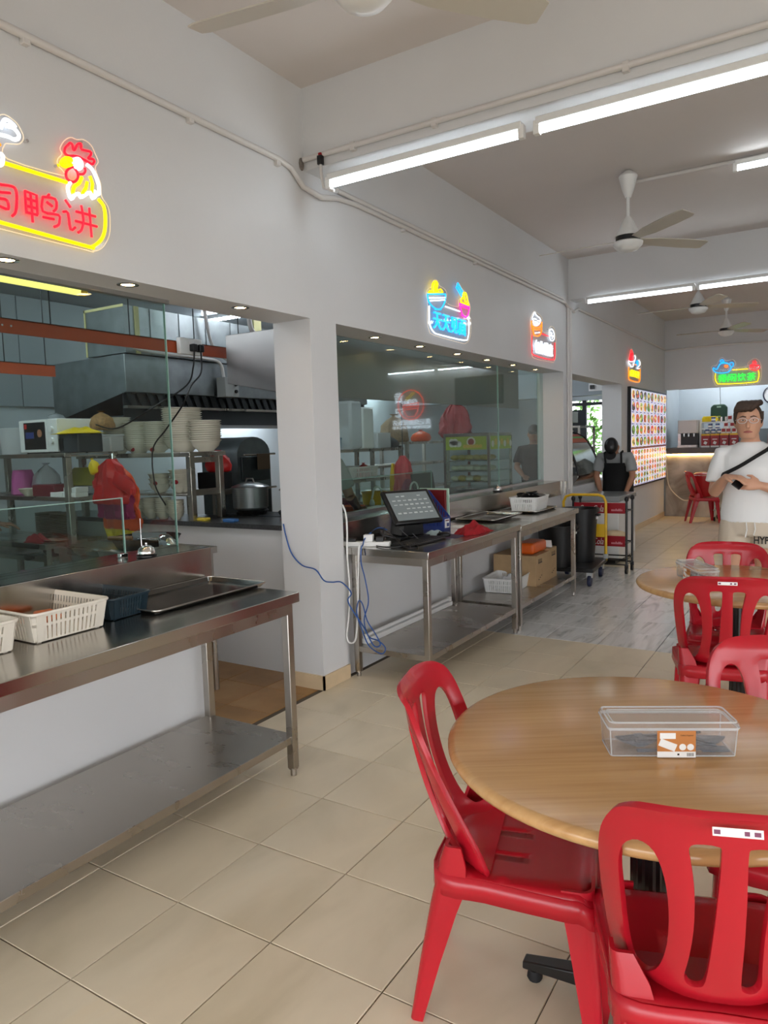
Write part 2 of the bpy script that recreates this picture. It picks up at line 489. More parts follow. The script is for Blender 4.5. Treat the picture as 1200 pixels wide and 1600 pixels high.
floor = struct(MB().box(-0.44, XR, -4.6, 14.4, -0.12, -0.006).build('floor', M['grout']))
def tile_mesh(mt, s=0.4, gap=0.004):
    h = s / 2 - gap / 2
    mb = MB()
    b = 0.0015
    lo = [(-h, -h, -0.008), (h, -h, -0.008), (h, h, -0.008), (-h, h, -0.008)]
    mid = [(x, y, -b) for x, y, _ in lo]
    top = [(x * (1 - b / h), y * (1 - b / h), 0) for x, y, _ in lo]
    mb.loft([lo, mid, top])
    o = mb.build('floor_tile', mt); me = o.data; bpy.data.objects.remove(o)
    return me
ME_T = tile_mesh(M['tile']); ME_M = tile_mesh(M['marble'])
for j in range(-3, 32):
    for i in range(-1, 6):
        o = bpy.data.objects.new('floor_tile', ME_M if 10 <= j < 18 else ME_T)
        COL.objects.link(o); o.parent = floor
        o.location = (0.4 * i + 0.2, 0.4 * j + 0.2, 0.0008 * ((i * 7 + j * 3) % 3 - 1))
mbt = MB()
for j in range(-11, 32):
    for i in range(-1, 17):
        if j >= -3 and i < 6: continue
        x, y = 0.4 * i, 0.4 * j
        mbt.box(x + 0.002, x + 0.398, y + 0.002, y + 0.398, -0.008, 0, 1 if 10 <= j < 18 else 0)
rest = mbt.build('floor_tiles_beyond', [M['tile'], M['marble']], floor); rest['kind'] = 'stuff'

kf = struct(MB().box(-4.6, -0.44, -2.0, 13.2, -0.12, -0.006).build('floor_kitchen', M['grout']))
ME_K = tile_mesh(M['ktile'], 0.33)
for j in range(2, 9):
    for i in range(0, 5):
        o = bpy.data.objects.new('floor_tile', ME_K); COL.objects.link(o); o.parent = kf
        o.location = (-0.44 - 0.165 - 0.33 * i, 0.33 * j + 0.03, 0.0)
mbt = MB()
for j in range(-6, 40):
    for i in range(0, 12):
        if 2 <= j < 9 and i < 5: continue
        x, y = -0.44 - 0.33 * i, 0.33 * j - 0.135
        mbt.box(x - 0.328, x - 0.002, y + 0.002, y + 0.328, -0.008, 0)
o = mbt.build('floor_tiles_beyond', M['ktile'], kf); o['kind'] = 'stuff'

struct(MB().box(-0.68, XR + 0.3, -4.6, 13.0, CE, CE + 0.15).build('ceiling', M['ceil']))
struct(MB().box(-4.6, -0.68, -2.0, 13.2, 3.0, 3.12).build('ceiling_kitchen', M['kpanel']))
# stall wall with its three openings
w = MB()
w.box(WI, WX, -1.6, 9.62, HD, CE)
w.box(WI, WX, 2.30, 2.56, 0, HD)
w.box(WI, WX, 6.97, 7.27, 0, HD)
w.box(WI, WX, 9.62, YB, 0, CE)
w.box(WI, WX, -4.6, -1.6, 0, CE)
w.box(-0.60, -0.43, -1.6, 1.415, 0, 0.985)
w.box(-0.64, -0.43, 2.56, 6.97, 0, 0.985)
w.box(-0.64, -0.43, 7.27, 9.62, 0, 0.90)
struct(w.build('wall_left', M['wall']))
# beams
for n, (y0, y1) in enumerate(((2.30, 2.56), (7.18, 7.44))):
    struct(MB().box(WX, XR, y0, y1, BM, CE).build('trim_%d' % (n + 1), M['wall']))
# header above the drink recess and the wall beside it
w = MB()
w.box(WX, XR, YB, YB + 0.2, 2.29, CE)
w.box(1.75, XR, YB, YB + 0.2, 0, 2.29)
struct(w.build('wall_back', M['wall']))
struct(MB().box(-0.6, 2.0, 14.2, 14.35, 0, 3.2).build('wall_recess', M['kwall']))
struct(MB().box(-0.6, 1.95, 14.17, 14.2, 1.0, 1.55).build('trim_recess_band', mat('grey_band', (112, 120, 122), 0.5)))
struct(MB().box(-0.6, -0.4, YB + 0.2, 14.2, 0, 3.2).build('wall_recess_left', M['kwall']))
struct(MB().box(1.75, 1.95, YB + 0.2, 14.2, 0, 3.2).build('wall_recess_right', M['kwall']))
struct(MB().box(-0.6, 1.95, YB + 0.2, 14.35, 2.75, 2.85).build('ceiling_recess', M['ceil']))
# unseen right side and front: closed past the near bay, headers lowered to cut daylight
w = MB()
w.box(XR, XR + 0.25, 2.30, YB + 0.2, 0, CE)
w.box(XR, XR + 0.25, -4.6, -4.3, 0, CE)
w.box(XR, XR + 0.25, -4.6, 2.3, 2.45, CE)
w.box(-0.4, XR, -4.6, -4.35, 2.45, CE)
struct(w.build('wall_right', M['wall']))
struct(MB().box(-30, 45, -40, 45, -0.30, -0.13).build('floor_pavement', mat('pavement', (128, 126, 122), 0.8, noise=0.1, nscale=0.5)))
# kitchen shell
w = MB()
w.box(-4.6, -4.45, -2.0, 13.2, 0, 3.0)
struct(w.build('wall_kitchen_rear', M['kwall']))
w = MB()
w.box(-4.6, -2.35, 13.0, 13.2, 0, 3.0); w.box(-2.35, -1.25, 13.0, 13.2, 2.2, 3.0); w.box(-1.25, -0.6, 13.0, 13.2, 0, 3.0)
struct(w.build('wall_kitchen_end', M['kwall']))
struct(MB().box(-4.6, -0.68, -2.15, -2.0, 0, 3.0).build('wall_kitchen_near', M['kwall']))
hw = MB()
hw.box(-3.4, WI, 2.46, 2.56, 0, 0.955)
struct(hw.build('wall_half', M['wall']))
struct(MB().box(-3.4, WI, 2.43, 2.85, 0.955, 0.988).build('trim_half_wall_ledge', mat('dark_granite', (62, 62, 64), 0.3, noise=0.3, nscale=60)))
# steel sills on the stall walls
s1 = MB(); s1.box(-0.69, -0.415, -1.6, 1.43, 0.985, 1.008); s1.box(-0.43, -0.412, -1.6, 1.43, 0.86, 1.008); s1.box(-0.66, -0.43, 1.415, 1.432, 0.80, 1.0)
struct(s1.build('trim_3', M['steel'], bevel=0.002))
s2 = MB(); s2.box(-0.69, -0.415, 2.56, 6.98, 0.985, 1.003); s2.box(-0.43, -0.412, 2.56, 6.98, 0.845, 1.003)
s2.box(-0.412, -0.38, 6.98, 7.0, 0.845, 1.003)
struct(s2.build('trim_4', M['steel'], bevel=0.002))
# skirting tiles
bb = MB()
bb.box(WX, WX + 0.012, 2.288, 2.572, 0, 0.09); bb.box(WI + 0.02, WX + 0.012, 2.288, 2.30, 0, 0.09)
bb.box(WX, WX + 0.012, 6.97, 7.27, 0, 0.09); bb.box(WX, WX + 0.012, 9.62, YB, 0, 0.09)
struct(bb.build('baseboard_left', M['base_tile']))

# ---- glazing
def pane(name, x, y0, y1, z0, z1, th=0.010):
    o = struct(MB().box(x - th / 2, x + th / 2, y0, y1, z0, z1).build(name, M['glass']))
    return o
p = pane('window_1', -0.625, -1.6, 1.405, 1.008, 2.23)
MB().box(-0.631, -0.619, 1.405, 1.409, 1.008, 2.215).build('pane_edge', M['glassedge'], p)
MB().box(-0.645, -0.605, -1.6, 1.425, 2.215, 2.235).build('top_channel', M['alu'], p)
p = pane('window_2', -0.665, 2.56, 5.70, 1.02, 2.23)
MB().box(-0.69, -0.64, 2.56, 6.97, 1.003, 1.02).build('bottom_channel', M['alu'], p)
p = pane('window_3', -0.665, 5.71, 6.965, 1.02, 2.23)
MB().box(-0.671, -0.659, 5.702, 5.708, 1.02, 2.23).build('pane_edge', M['glassedge'], p)
MB().box(-0.672, -0.640, 6.86, 6.968, 1.02, 2.23).build('jamb_reflection', mat('jamb_reflection_green', (176, 194, 190), 0.3), p)  # pale strip standing in for the jamb reflected in the pane
# green frontage and end door of the far kitchen
d = struct(MB().box(-1.98, -1.90, 13.03, 13.1, 0, 2.2).build('door_1', M['kdark']))
MB().box(-1.50, -1.44, 13.03, 13.1, 0, 2.1).build('door_frame', M['kdark'], d)
MB().box(-2.35, -1.44, 13.02, 13.12, 2.1, 2.16).build('door_head', M['kdark'], d)
MB().box(-2.35, -1.98, 13.04, 13.09, 0, 2.02).build('door_leaf', M['kdark'], d)
for k in range(6):
    MB().box(-1.44, -1.28, 13.04, 13.07, 0.3 + 0.3 * k, 0.33 + 0.3 * k).build('window_bar', M['kdark'], d)

# ---- trees outside the far kitchen door
def bush(x, y, s, label):
    t = thing('garden_tree', label, 'tree', (x, y, -0.13))
    rnd = random.Random(int(x * 100))
    MB().tube([(0, 0, 0), (0.05, 0, 1.2), (0, 0.1, 2.2)], [0.08, 0.06, 0.03]).build('trunk', mat('bark', (90, 72, 52), 0.9), t)
    mb = MB()
    for i in range(1400):
        d = Vector((rnd.gauss(0, 1), rnd.gauss(0, 1), rnd.gauss(0, 1))).normalized() * (rnd.random() ** 0.4) * s
        c = Vector((d.x, d.y, 1.7 + d.z * 1.2)); a = Vector((rnd.gauss(0, 1), rnd.gauss(0, 1), rnd.gauss(0, 1))).normalized(); b = a.orthogonal().normalized()
        mb.add([c - a * .09, c + b * .04, c + a * .09, c - b * .04], [(0, 1, 2, 3)])
    f = mb.build('foliage', M['leaf'], t, recalc=False)
    f['kind'] = 'stuff'
bush(-1.8, 15.2, 1.5, 'green leafy tree seen through the far kitchen door')

# ---- conduits (white pipes on walls and beams)
def conduit(name, pts, r, label, n=8, clips=()):
    t = thing(name, label, 'conduit', (0, 0, 0))
    MB().tube(pts, r, n).build('pipe', M['pipe'], t, smooth=50)
    for c in clips:
        MB().obox(c, (0.03, 0.03, 0.045)).build('clip', M['pipe'], t, bevel=0.003)
    return t
conduit('wall_conduit', [(-0.385, -3.0, 3.05), (-0.385, 2.06, 3.05), (-0.385, 2.16, 3.035), (-0.38, 2.26, 2.96), (-0.37, 2.42, 2.94), (-0.385, 2.60, 2.985), (-0.385, 2.8, 3.0), (-0.385, 7.0, 3.0)],
        0.016, 'white pipe along the wall above the rooster sign, bending under the first beam', clips=[(-0.39, 0.60, 3.04), (-0.39, 1.42, 3.04), (-0.39, 2.05, 3.035), (-0.39, 3.4, 2.99), (-0.39, 4.6, 2.99)])
conduit('wall_conduit', [(-0.385, 2.60, 3.03), (-0.385, 6.9, 3.035), (-0.38, 7.08, 2.97), (-0.36, 7.25, 2.93), (-0.385, 7.5, 3.0), (-0.385, 12.7, 3.0)],
        0.016, 'upper white pipe along the wall above the bowl sign toward the second beam', clips=[(-0.39, 3.9, 3.025), (-0.39, 5.4, 3.025)])
conduit('wall_conduit', [(-0.385, 7.10, 2.96), (-0.385, 7.10, 1.65), (-0.385, 7.10, 0.9)], 0.016,
        'white pipe running down the pier left of the far stall opening', clips=[(-0.39, 7.10, 2.2), (-0.39, 7.10, 1.55)])
conduit('wall_conduit', [(-0.385, 7.17, 2.95), (-0.385, 7.17, 0.75)], 0.026, 'wide white trunking down the pier beside the far stall opening')
conduit('beam_conduit', [(-0.39, 2.285, 3.115), (0.6, 2.285, 3.115), (4.0, 2.285, 3.115)], 0.015,
        'white pipe along the face of the first ceiling beam above the tube lamps', clips=[(-0.05, 2.287, 3.11), (0.45, 2.287, 3.11), (1.4, 2.287, 3.11)])
conduit('beam_conduit', [(-0.385, 12.69, 2.98), (0.15, 12.72, 3.0), (4.0, 12.72, 3.0)], 0.016, 'white pipe along the back wall above the teapot sign')
conduit('ceiling_conduit', [(0.76, 4.98, 3.49), (4.0, 4.98, 3.49)], 0.014, 'white pipe on the ceiling running from the middle fan')
t = thing('broken_hole', 'small grey chipped hole in the wall corner under the first beam', 'hole', (-0.398, 2.275, 3.09))
MB().sphere((0, 0, 0), 0.03, 0, 8, 6, (0.25, 0.8, 1.2)).build('patch', mat('chipped_cement', (120, 112, 106), 0.9, noise=0.3, nscale=60), t)
t = thing('junction_box', 'small black wire joint hanging at the end of the first beam lamp', 'wire joint', (-0.26, 2.27, 3.08))
MB().obox((0, 0, 0), (0.03, 0.03, 0.05)).build('joint', M['black'], t, bevel=0.004)
MB().obox((0.0, 0, 0.03), (0.02, 0.02, 0.02)).build('red_cap', M['redd'], t, bevel=0.004)
MB().tube([(0.0, 0, -0.02), (0.01, -0.01, -0.09), (0.03, -0.02, -0.16), (0.1, -0.02, -0.19)], 0.009).build('cable', M['pipe'], t, smooth=50)
# ------------------------------------------------------------------ tube lamps, downlights, fans
def tube_lamp(loc, length, label, rz=0.0, group=None):
    """batten with one lit tube along local x, hanging below its batten"""
    t = thing('tube_lamp', label, 'lamp', loc, rz, group)
    L = length
    MB().box(0, L, -0.02, 0.02, 0.02, 0.055).build('batten', M['white2'], t, bevel=0.004)
    for x in (-0.012, L - 0.018): MB().box(x, x + 0.03, -0.016, 0.016, -0.022, 0.04).build('end_holder', M['white'], t, bevel=0.003)
    MB().lathe([(0.014, 0.02), (0.014, L - 0.02)], (0, 0, -0.004), 12, axis='x').build('glass_tube', M['tube'], t, smooth=50)
    return t
tube_lamp((-0.20, 2.255, 2.93), 1.13, 'lit tube lamp under the first beam, end nearest the stall wall')
tube_lamp((1.00, 2.255, 2.93), 1.20, 'lit tube lamp under the first beam reaching the right edge')
tube_lamp((2.25, 2.255, 2.93), 1.20, 'lit tube lamp under the first beam, third from the stall wall')
tube_lamp((-0.18, 7.13, 3.00), 1.12, 'lit tube lamp under the second beam, end nearest the stall wall')
tube_lamp((0.98, 7.13, 3.00), 1.20, 'lit tube lamp under the second beam, second from the stall wall')
tube_lamp((1.55, 4.93, 3.42), 1.20, 'lit tube lamp on the ceiling right of the middle fan')
tube_lamp((2.43, 12.66, 3.0), 1.18, 'lit tube lamp on the back wall, left of a pair')
tube_lamp((3.68, 12.66, 3.0), 1.18, 'lit tube lamp on the back wall, right of a pair')
tube_lamp((1.5, 10.0, 3.42), 1.20, 'lit tube lamp on the ceiling of the rear bay')

def downlight(x, y, label, group):
    t = thing('downlight', label, 'downlight', (x, y, HD), 0, group)
    MB().lathe([(0.030, 0.001), (0.047, 0.0005), (0.048, -0.004), (0.034, -0.006), (0.030, -0.002)], (0, 0, 0), 24, cap=False).build('trim_ring', M['chrome'], t, smooth=40)
    MB().lathe([(0.030, -0.0015), (0.030, 0.0)], (0, 0, 0), 20).build('lens', M['downlight'], t)
for y, w_ in ((-0.05, 'first, off at the left edge'), (0.51, 'nearest the left edge of the picture'), (1.07, 'above the counter bell'), (1.79, 'nearest the pillar')):
    downlight(-0.47, y, 'warm recessed downlight under the near stall header, ' + w_, 'near stall downlights')
for k, y in enumerate((3.21, 3.86, 4.52, 5.14, 5.78, 6.43)):
    downlight(-0.53, y, 'warm recessed downlight over the till stall window, %s from the pillar' % ('first', 'second', 'third', 'fourth', 'fifth', 'sixth')[k], 'till stall downlights')

def fan(loc, angs, label, drop=0.42, rad=0.70, zc=CE):
    """ceiling fan; loc = hub centre"""
    t = thing('ceiling_fan', label, 'fan', loc)
    top = zc - loc[2]
    MB().lathe([(0.022, top - 0.20), (0.045, top - 0.14), (0.070, top - 0.045), (0.062, top - 0.03), (0.02, top)], (0, 0, 0), 20).build('canopy', M['white'], t, smooth=40)
    MB().lathe([(0.013, 0.15), (0.013, top - 0.15)], (0, 0, 0), 12).build('rod', M['white'], t, smooth=40)
    MB().lathe([(0.098, 0.052), (0.085, 0.075), (0.03, 0.185), (0.018, 0.20)], (0, 0, 0), 28).build('motor_cover', M['white'], t, smooth=40)
    MB().lathe([(0.09, 0.012), (0.09, 0.052)], (0, 0, 0), 28).build('motor', M['black'], t, smooth=40)
    MB().lathe([(0.03, -0.062), (0.075, -0.05), (0.108, -0.015), (0.112, 0.006), (0.10, 0.014)], (0, 0, 0), 28).build('lower_dome', M['white'], t, smooth=40)
    bm = mat('fan_blade', (196, 190, 178), 0.35)
    for a in angs:
        mb = MB(); prof = [(0.10, 0.032), (0.18, 0.04), (0.26, 0.055), (0.5, 0.062), (rad - 0.03, 0.058), (rad, 0.045)]
        rings = []
        for r_, w2 in prof:
            tilt = 0.24
            rings.append([(r_, -w2, w2 * tilt + 0.028), (r_, w2, -w2 * tilt + 0.028), (r_, w2, -w2 * tilt + 0.022), (r_, -w2, w2 * tilt + 0.022)])
        mb.loft(rings)
        b = mb.build('blade', bm, t); b.rotation_euler = (0, 0, R(a))
    return t
fan((0.83, 4.75, 2.97), (178, -43, 48), 'white three-blade ceiling fan in the middle bay')
fan((0.80, 1.10, 3.06), (190, 50, -60), 'white ceiling fan of the front bay, cut by the top edge')
fan((0.78, 8.5, 3.0), (180, 30, -60), 'white ceiling fan hanging just behind the second beam')
fan((0.80, 11.0, 3.0), (180, 45, -60), 'white ceiling fan farthest back, near the back wall')

# unseen tubes lighting the kitchens and, last, the drink recess
for k, (x, y) in enumerate(((-3.4, 0.6), (-1.6, 4.4), (-3.4, 5.0), (-2.6, 8.2), (-1.9, 11.2), (-2.2, 1.2), (0.6, 13.5))):
    t = thing('unseen_kitchen_tube', 'lit tube lamp on the kitchen ceiling, %s from the near end' % ('first', 'second', 'third', 'fourth', 'fifth', 'sixth', 'last')[k], 'lamp', (x, y, 2.97 if k < 6 else 2.72))
    MB().box(-0.6, 0.6, -0.02, 0.02, -0.01, 0.03).build('batten', M['white2'], t)
    MB().lathe([(0.014, -0.58), (0.014, 0.58)], (0, 0, -0.026), 10, axis='x').build('glass_tube', M['ktube'], t)
t = thing('yellow_tube_lamp', 'yellow lit tube lamp hanging inside the near stall at the left edge', 'lamp', (-0.78, 0.0, 2.243))
MB().lathe([(0.022, -0.4), (0.022, 1.04)], (0, 0, 0), 12, axis='y').build('glass_tube', M['ytube'], t, smooth=40)
MB().lathe([(0.023, 1.04), (0.023, 1.075)], (0, 0, 0), 12, axis='y').build('end_cap', mat('amber_cap', (236, 196, 60), 0.4), t, smooth=40)
MB().tube([(0, 0.9, 0.02), (0, 0.9, 0.2), (0, 0.9, 0.76)], 0.004).build('hanger', M['iron'], t)
MB().tube([(0, -0.3, 0.02), (0, -0.3, 0.76)], 0.004).build('hanger', M['iron'], t)

for k, (y, z) in enumerate(((5.2, 2.05), (8.2, 2.5))):  # extra tubes added behind the hood to brighten the rear wall
    t = thing('unseen_kitchen_tube', 'added unseen tube brightening the kitchen rear wall, %s one' % ('nearer', 'farther')[k], 'lamp', (-4.15, y, z))
    MB().box(-0.30, 0.02, 0.0, 1.2, 0.02, 0.06).build('bracket', M['white2'], t)
    MB().lathe([(0.014, 0.0), (0.014, 1.2)], (0, 0, 0.0), 10, axis='y').build('glass_tube', M['ktube'], t)
# ------------------------------------------------------------------ neon signs
SIGNS={
's1':[('R',[(0.763,2.667),(0.739,2.66),(0.725,2.667),(0.728,2.684),(0.742,2.701),(0.752,2.712),(0.762,2.709),(0.765,2.692),(0.772,2.694),(0.786,2.717),(0.799,2.725),(0.803,2.72),(0.804,2.704),(0.844,2.708),(0.845,2.696),(0.832,2.678),(0.852,2.682),(0.86,2.676),(0.85,2.661),(0.83,2.663),(0.806,2.668),(0.785,2.67),(0.763,2.667)]),('Y',[(0.705,2.619),(0.713,2.634),(0.731,2.649),(0.748,2.652),(0.753,2.644),(0.732,2.638),(0.717,2.625),(0.736,2.627),(0.755,2.632),(0.736,2.62),(0.717,2.615),(0.705,2.619)]),('W',[(0.782,2.663),(0.767,2.654),(0.761,2.64),(0.764,2.625),(0.781,2.621),(0.796,2.634),(0.799,2.651),(0.791,2.661),(0.782,2.663)]),('W',[(0.783,2.651),(0.776,2.64),(0.782,2.634),(0.787,2.644),(0.783,2.651)]),('R',[(0.76,2.625),(0.735,2.608),(0.724,2.587),(0.731,2.567),(0.755,2.565),(0.775,2.583),(0.779,2.603),(0.771,2.616),(0.76,2.625)]),('R',[(0.811,2.636),(0.814,2.625),(0.804,2.61),(0.787,2.604)]),('W',[(0.822,2.652),(0.848,2.639),(0.866,2.607),(0.874,2.579),(0.871,2.549),(0.864,2.551)]),('W',[(0.742,2.56),(0.729,2.54),(0.73,2.516),(0.74,2.496),(0.755,2.514),(0.776,2.526),(0.784,2.514),(0.805,2.529),(0.831,2.545),(0.839,2.524),(0.859,2.546),(0.849,2.556)]),('Y',[(0.796,2.595),(0.781,2.568),(0.758,2.548),(0.749,2.519)]),('Y',[(0.819,2.583),(0.812,2.558),(0.793,2.53)]),('Y',[(0.834,2.61),(0.844,2.584),(0.838,2.545)]),('Y',[(0.471,2.553),(0.726,2.555)]),('Y',[(0.867,2.529),(0.891,2.508),(0.896,2.466),(0.889,2.409),(0.867,2.366),(0.824,2.331),(0.784,2.327),(0.286,2.341)]),('R',[(0.454,2.472),(0.492,2.477),(0.508,2.47),(0.51,2.438),(0.502,2.39),(0.486,2.369)]),('R',[(0.448,2.444),(0.486,2.451)]),('R',[(0.448,2.422),(0.472,2.421),(0.473,2.391),(0.445,2.393)]),('R',[(0.454,2.472),(0.405,2.471)]),('R',[(0.409,2.471),(0.399,2.372)]),('R',[(0.448,2.444),(0.422,2.443)]),('R',[(0.448,2.422),(0.424,2.421),(0.422,2.393),(0.445,2.393)]),('R',[(0.545,2.476),(0.544,2.393)]),('R',[(0.545,2.474),(0.591,2.471),(0.589,2.4)]),('R',[(0.546,2.448),(0.591,2.448)]),('R',[(0.546,2.421),(0.591,2.422)]),('R',[(0.544,2.397),(0.589,2.398)]),('R',[(0.567,2.472),(0.567,2.366)]),('R',[(0.645,2.489),(0.633,2.474)]),('R',[(0.617,2.472),(0.669,2.477),(0.671,2.444),(0.658,2.429)]),('R',[(0.617,2.472),(0.612,2.418),(0.678,2.42),(0.681,2.398),(0.675,2.381),(0.656,2.37)]),('R',[(0.631,2.458),(0.655,2.446)]),('R',[(0.611,2.396),(0.658,2.399)]),('R',[(0.713,2.487),(0.735,2.462)]),('R',[(0.7,2.437),(0.721,2.438),(0.728,2.377),(0.75,2.39)]),('R',[(0.758,2.453),(0.849,2.455)]),('R',[(0.752,2.415),(0.853,2.416)]),('R',[(0.784,2.483),(0.79,2.428),(0.779,2.388),(0.761,2.372)]),('R',[(0.821,2.482),(0.823,2.367)]),('W',[(0.469,2.673),(0.483,2.704),(0.5,2.711),(0.525,2.698),(0.502,2.694),(0.49,2.687),(0.518,2.69),(0.537,2.673),(0.532,2.657),(0.515,2.649),(0.495,2.652),(0.463,2.649)]),('W',[(0.464,2.672),(0.441,2.675),(0.42,2.657),(0.415,2.633),(0.437,2.63),(0.463,2.649)]),('W',[(0.457,2.581),(0.468,2.577),(0.464,2.549),(0.453,2.539),(0.43,2.543),(0.428,2.564),(0.442,2.591)]),('O',[(0.46,2.615),(0.447,2.603),(0.44,2.586)])],
'b1':[('B',[(0.291,2.434),(0.421,2.61),(0.419,2.674),(0.461,2.711),(0.494,2.732),(0.534,2.721),(0.551,2.704),(0.563,2.674),(0.544,2.645),(0.51,2.634),(0.485,2.623),(0.493,2.576),(0.719,2.581),(0.719,2.6),(0.699,2.615),(0.701,2.639),(0.721,2.664),(0.714,2.683),(0.735,2.718),(0.765,2.74),(0.794,2.741),(0.824,2.751),(0.858,2.741),(0.875,2.713),(0.888,2.684),(0.871,2.653),(0.892,2.6),(0.893,2.549),(0.922,2.514),(0.928,2.464),(0.917,2.392),(0.876,2.336),(0.829,2.315),(0.789,2.314),(0.282,2.329)])],
's2':[('Y',[(3.791,2.611),(3.788,2.654),(3.808,2.688),(3.847,2.703),(3.875,2.69),(3.869,2.663),(3.853,2.626)]),('Y',[(3.725,2.597),(3.749,2.616),(3.786,2.617)]),('Y',[(3.872,2.633),(3.922,2.656),(3.951,2.645),(3.96,2.636)]),('Y',[(3.823,2.686),(3.824,2.621)]),('Y',[(3.851,2.69),(3.843,2.624)]),('Y',[(3.725,2.599),(3.96,2.638)]),('C',[(3.71,2.586),(4.005,2.632)]),('C',[(3.71,2.586),(3.722,2.541),(3.767,2.513),(3.842,2.498),(3.92,2.508),(3.976,2.552),(4.003,2.596),(4.005,2.632)]),('C',[(3.827,2.491),(3.924,2.503)]),('W',[(3.737,2.563),(3.999,2.604)]),('W',[(3.754,2.544),(3.988,2.585)]),('C',[(4.228,2.753),(4.199,2.712),(4.294,2.658)]),('C',[(4.228,2.753),(4.318,2.698)]),('C',[(4.227,2.725),(4.306,2.678)]),('Y',[(4.316,2.661),(4.328,2.691),(4.373,2.698),(4.394,2.673),(4.404,2.641),(4.431,2.607)]),('Y',[(4.276,2.618),(4.315,2.652),(4.348,2.642),(4.38,2.614)]),('Y',[(4.35,2.685),(4.358,2.625)]),('Y',[(4.281,2.609),(4.425,2.606)]),('P',[(4.258,2.597),(4.436,2.594)]),('P',[(4.258,2.597),(4.278,2.549),(4.309,2.515),(4.375,2.505),(4.416,2.539),(4.436,2.594)]),('P',[(4.29,2.578),(4.424,2.578)]),('P',[(4.287,2.508),(4.375,2.5)]),('W',[(4,2.537),(4.256,2.534)]),('W',[(3.734,2.504),(3.728,2.396),(3.745,2.355),(3.799,2.318),(3.886,2.31),(4.333,2.312),(4.402,2.347),(4.422,2.402),(4.425,2.474),(4.404,2.504)])],
'b2':[('B',[(3.731,2.527),(3.711,2.588),(3.74,2.627),(3.807,2.659),(3.828,2.702),(3.877,2.721),(3.915,2.707),(3.933,2.684),(4.011,2.675),(4.055,2.641),(4.042,2.572),(4.25,2.57),(4.258,2.622),(4.314,2.658),(4.225,2.709),(4.254,2.764),(4.35,2.715),(4.427,2.689),(4.448,2.65),(4.48,2.607),(4.459,2.527),(4.487,2.497),(4.482,2.396),(4.445,2.329),(4.375,2.294),(4.286,2.289),(3.817,2.3),(3.744,2.331),(3.719,2.397)])],
's3':[('W',[(5.953,2.672),(5.916,2.689),(5.942,2.722),(5.981,2.758),(6.018,2.741),(6.069,2.73),(6.134,2.721),(6.159,2.697),(6.119,2.662),(6.054,2.636),(5.99,2.633),(5.952,2.65),(5.953,2.672)]),('W',[(5.966,2.695),(6.03,2.694)]),('W',[(6.068,2.686),(6.133,2.69)]),('W',[(5.978,2.662),(6.016,2.671),(6.028,2.642)]),('W',[(6.067,2.647),(6.067,2.664),(6.119,2.666)]),('O',[(5.89,2.664),(5.901,2.618),(5.937,2.566),(5.974,2.531),(6.103,2.536),(6.169,2.579),(6.191,2.635),(6.192,2.688)]),('O',[(5.901,2.618),(6.014,2.61),(6.118,2.626),(6.185,2.656)]),('O',[(5.938,2.588),(6.039,2.591),(6.144,2.612)]),('W',[(6,2.554),(6.13,2.575)]),('R',[(6.202,2.571),(6.414,2.567)]),('R',[(5.898,2.523),(5.901,2.385),(5.956,2.333),(6.521,2.33),(6.595,2.379),(6.598,2.519)]),('W',[(6.486,2.651),(6.436,2.627),(6.421,2.579),(6.455,2.537),(6.533,2.531),(6.584,2.564),(6.578,2.615),(6.543,2.643),(6.486,2.651)]),('W',[(6.471,2.612),(6.513,2.608),(6.47,2.585),(6.542,2.583),(6.512,2.552)])],
'b3':[('B',[(5.908,2.539),(5.888,2.665),(5.933,2.723),(6.009,2.776),(6.099,2.762),(6.203,2.749),(6.248,2.71),(6.239,2.602),(6.43,2.605),(6.445,2.648),(6.531,2.685),(6.617,2.672),(6.652,2.625),(6.673,2.552),(6.669,2.386),(6.594,2.314),(6.508,2.307),(6.009,2.304),(5.922,2.354)])],
's4':[('R',[(9.968,2.594),(10.006,2.671),(10.072,2.758),(10.166,2.729),(10.208,2.676),(10.195,2.612),(10.087,2.594),(9.968,2.594)]),('R',[(10.047,2.6),(10.086,2.709)]),('R',[(10.127,2.606),(10.139,2.714)]),('R',[(10.073,2.608),(10.081,2.665)]),('W',[(9.941,2.592),(9.916,2.553),(10.008,2.535),(10.088,2.51),(10.196,2.524),(10.25,2.578),(10.36,2.663),(10.317,2.698)]),('W',[(9.942,2.579),(10.087,2.585),(10.25,2.61)]),('W',[(9.981,2.552),(10.061,2.526)]),('C',[(10.444,2.631),(10.431,2.585),(10.502,2.559)]),('C',[(10.501,2.636),(10.531,2.58)]),('W',[(10.573,2.648),(10.66,2.622),(10.646,2.576),(10.531,2.541),(10.503,2.513),(10.647,2.53)]),('O',[(9.942,2.499),(9.917,2.374),(10.01,2.317),(10.535,2.311),(10.65,2.36),(10.662,2.518)]),('O',[(10.25,2.559),(10.417,2.565)]),('Y',[(10.062,2.464),(10.063,2.37)]),('Y',[(10.035,2.431),(10.143,2.432)]),('Y',[(10.142,2.476),(10.13,2.374)]),('Y',[(10.197,2.467),(10.293,2.467),(10.28,2.377)]),('Y',[(10.197,2.46),(10.198,2.372)]),('Y',[(10.197,2.423),(10.28,2.425)]),('Y',[(10.334,2.47),(10.336,2.374)]),('Y',[(10.334,2.463),(10.419,2.466),(10.406,2.378)]),('Y',[(10.475,2.473),(10.462,2.369)]),('Y',[(10.475,2.466),(10.59,2.467),(10.577,2.369)]),('Y',[(10.476,2.421),(10.591,2.422)]),('Y',[(10.036,2.393),(10.157,2.395)]),('Y',[(10.335,2.419),(10.419,2.421)])],
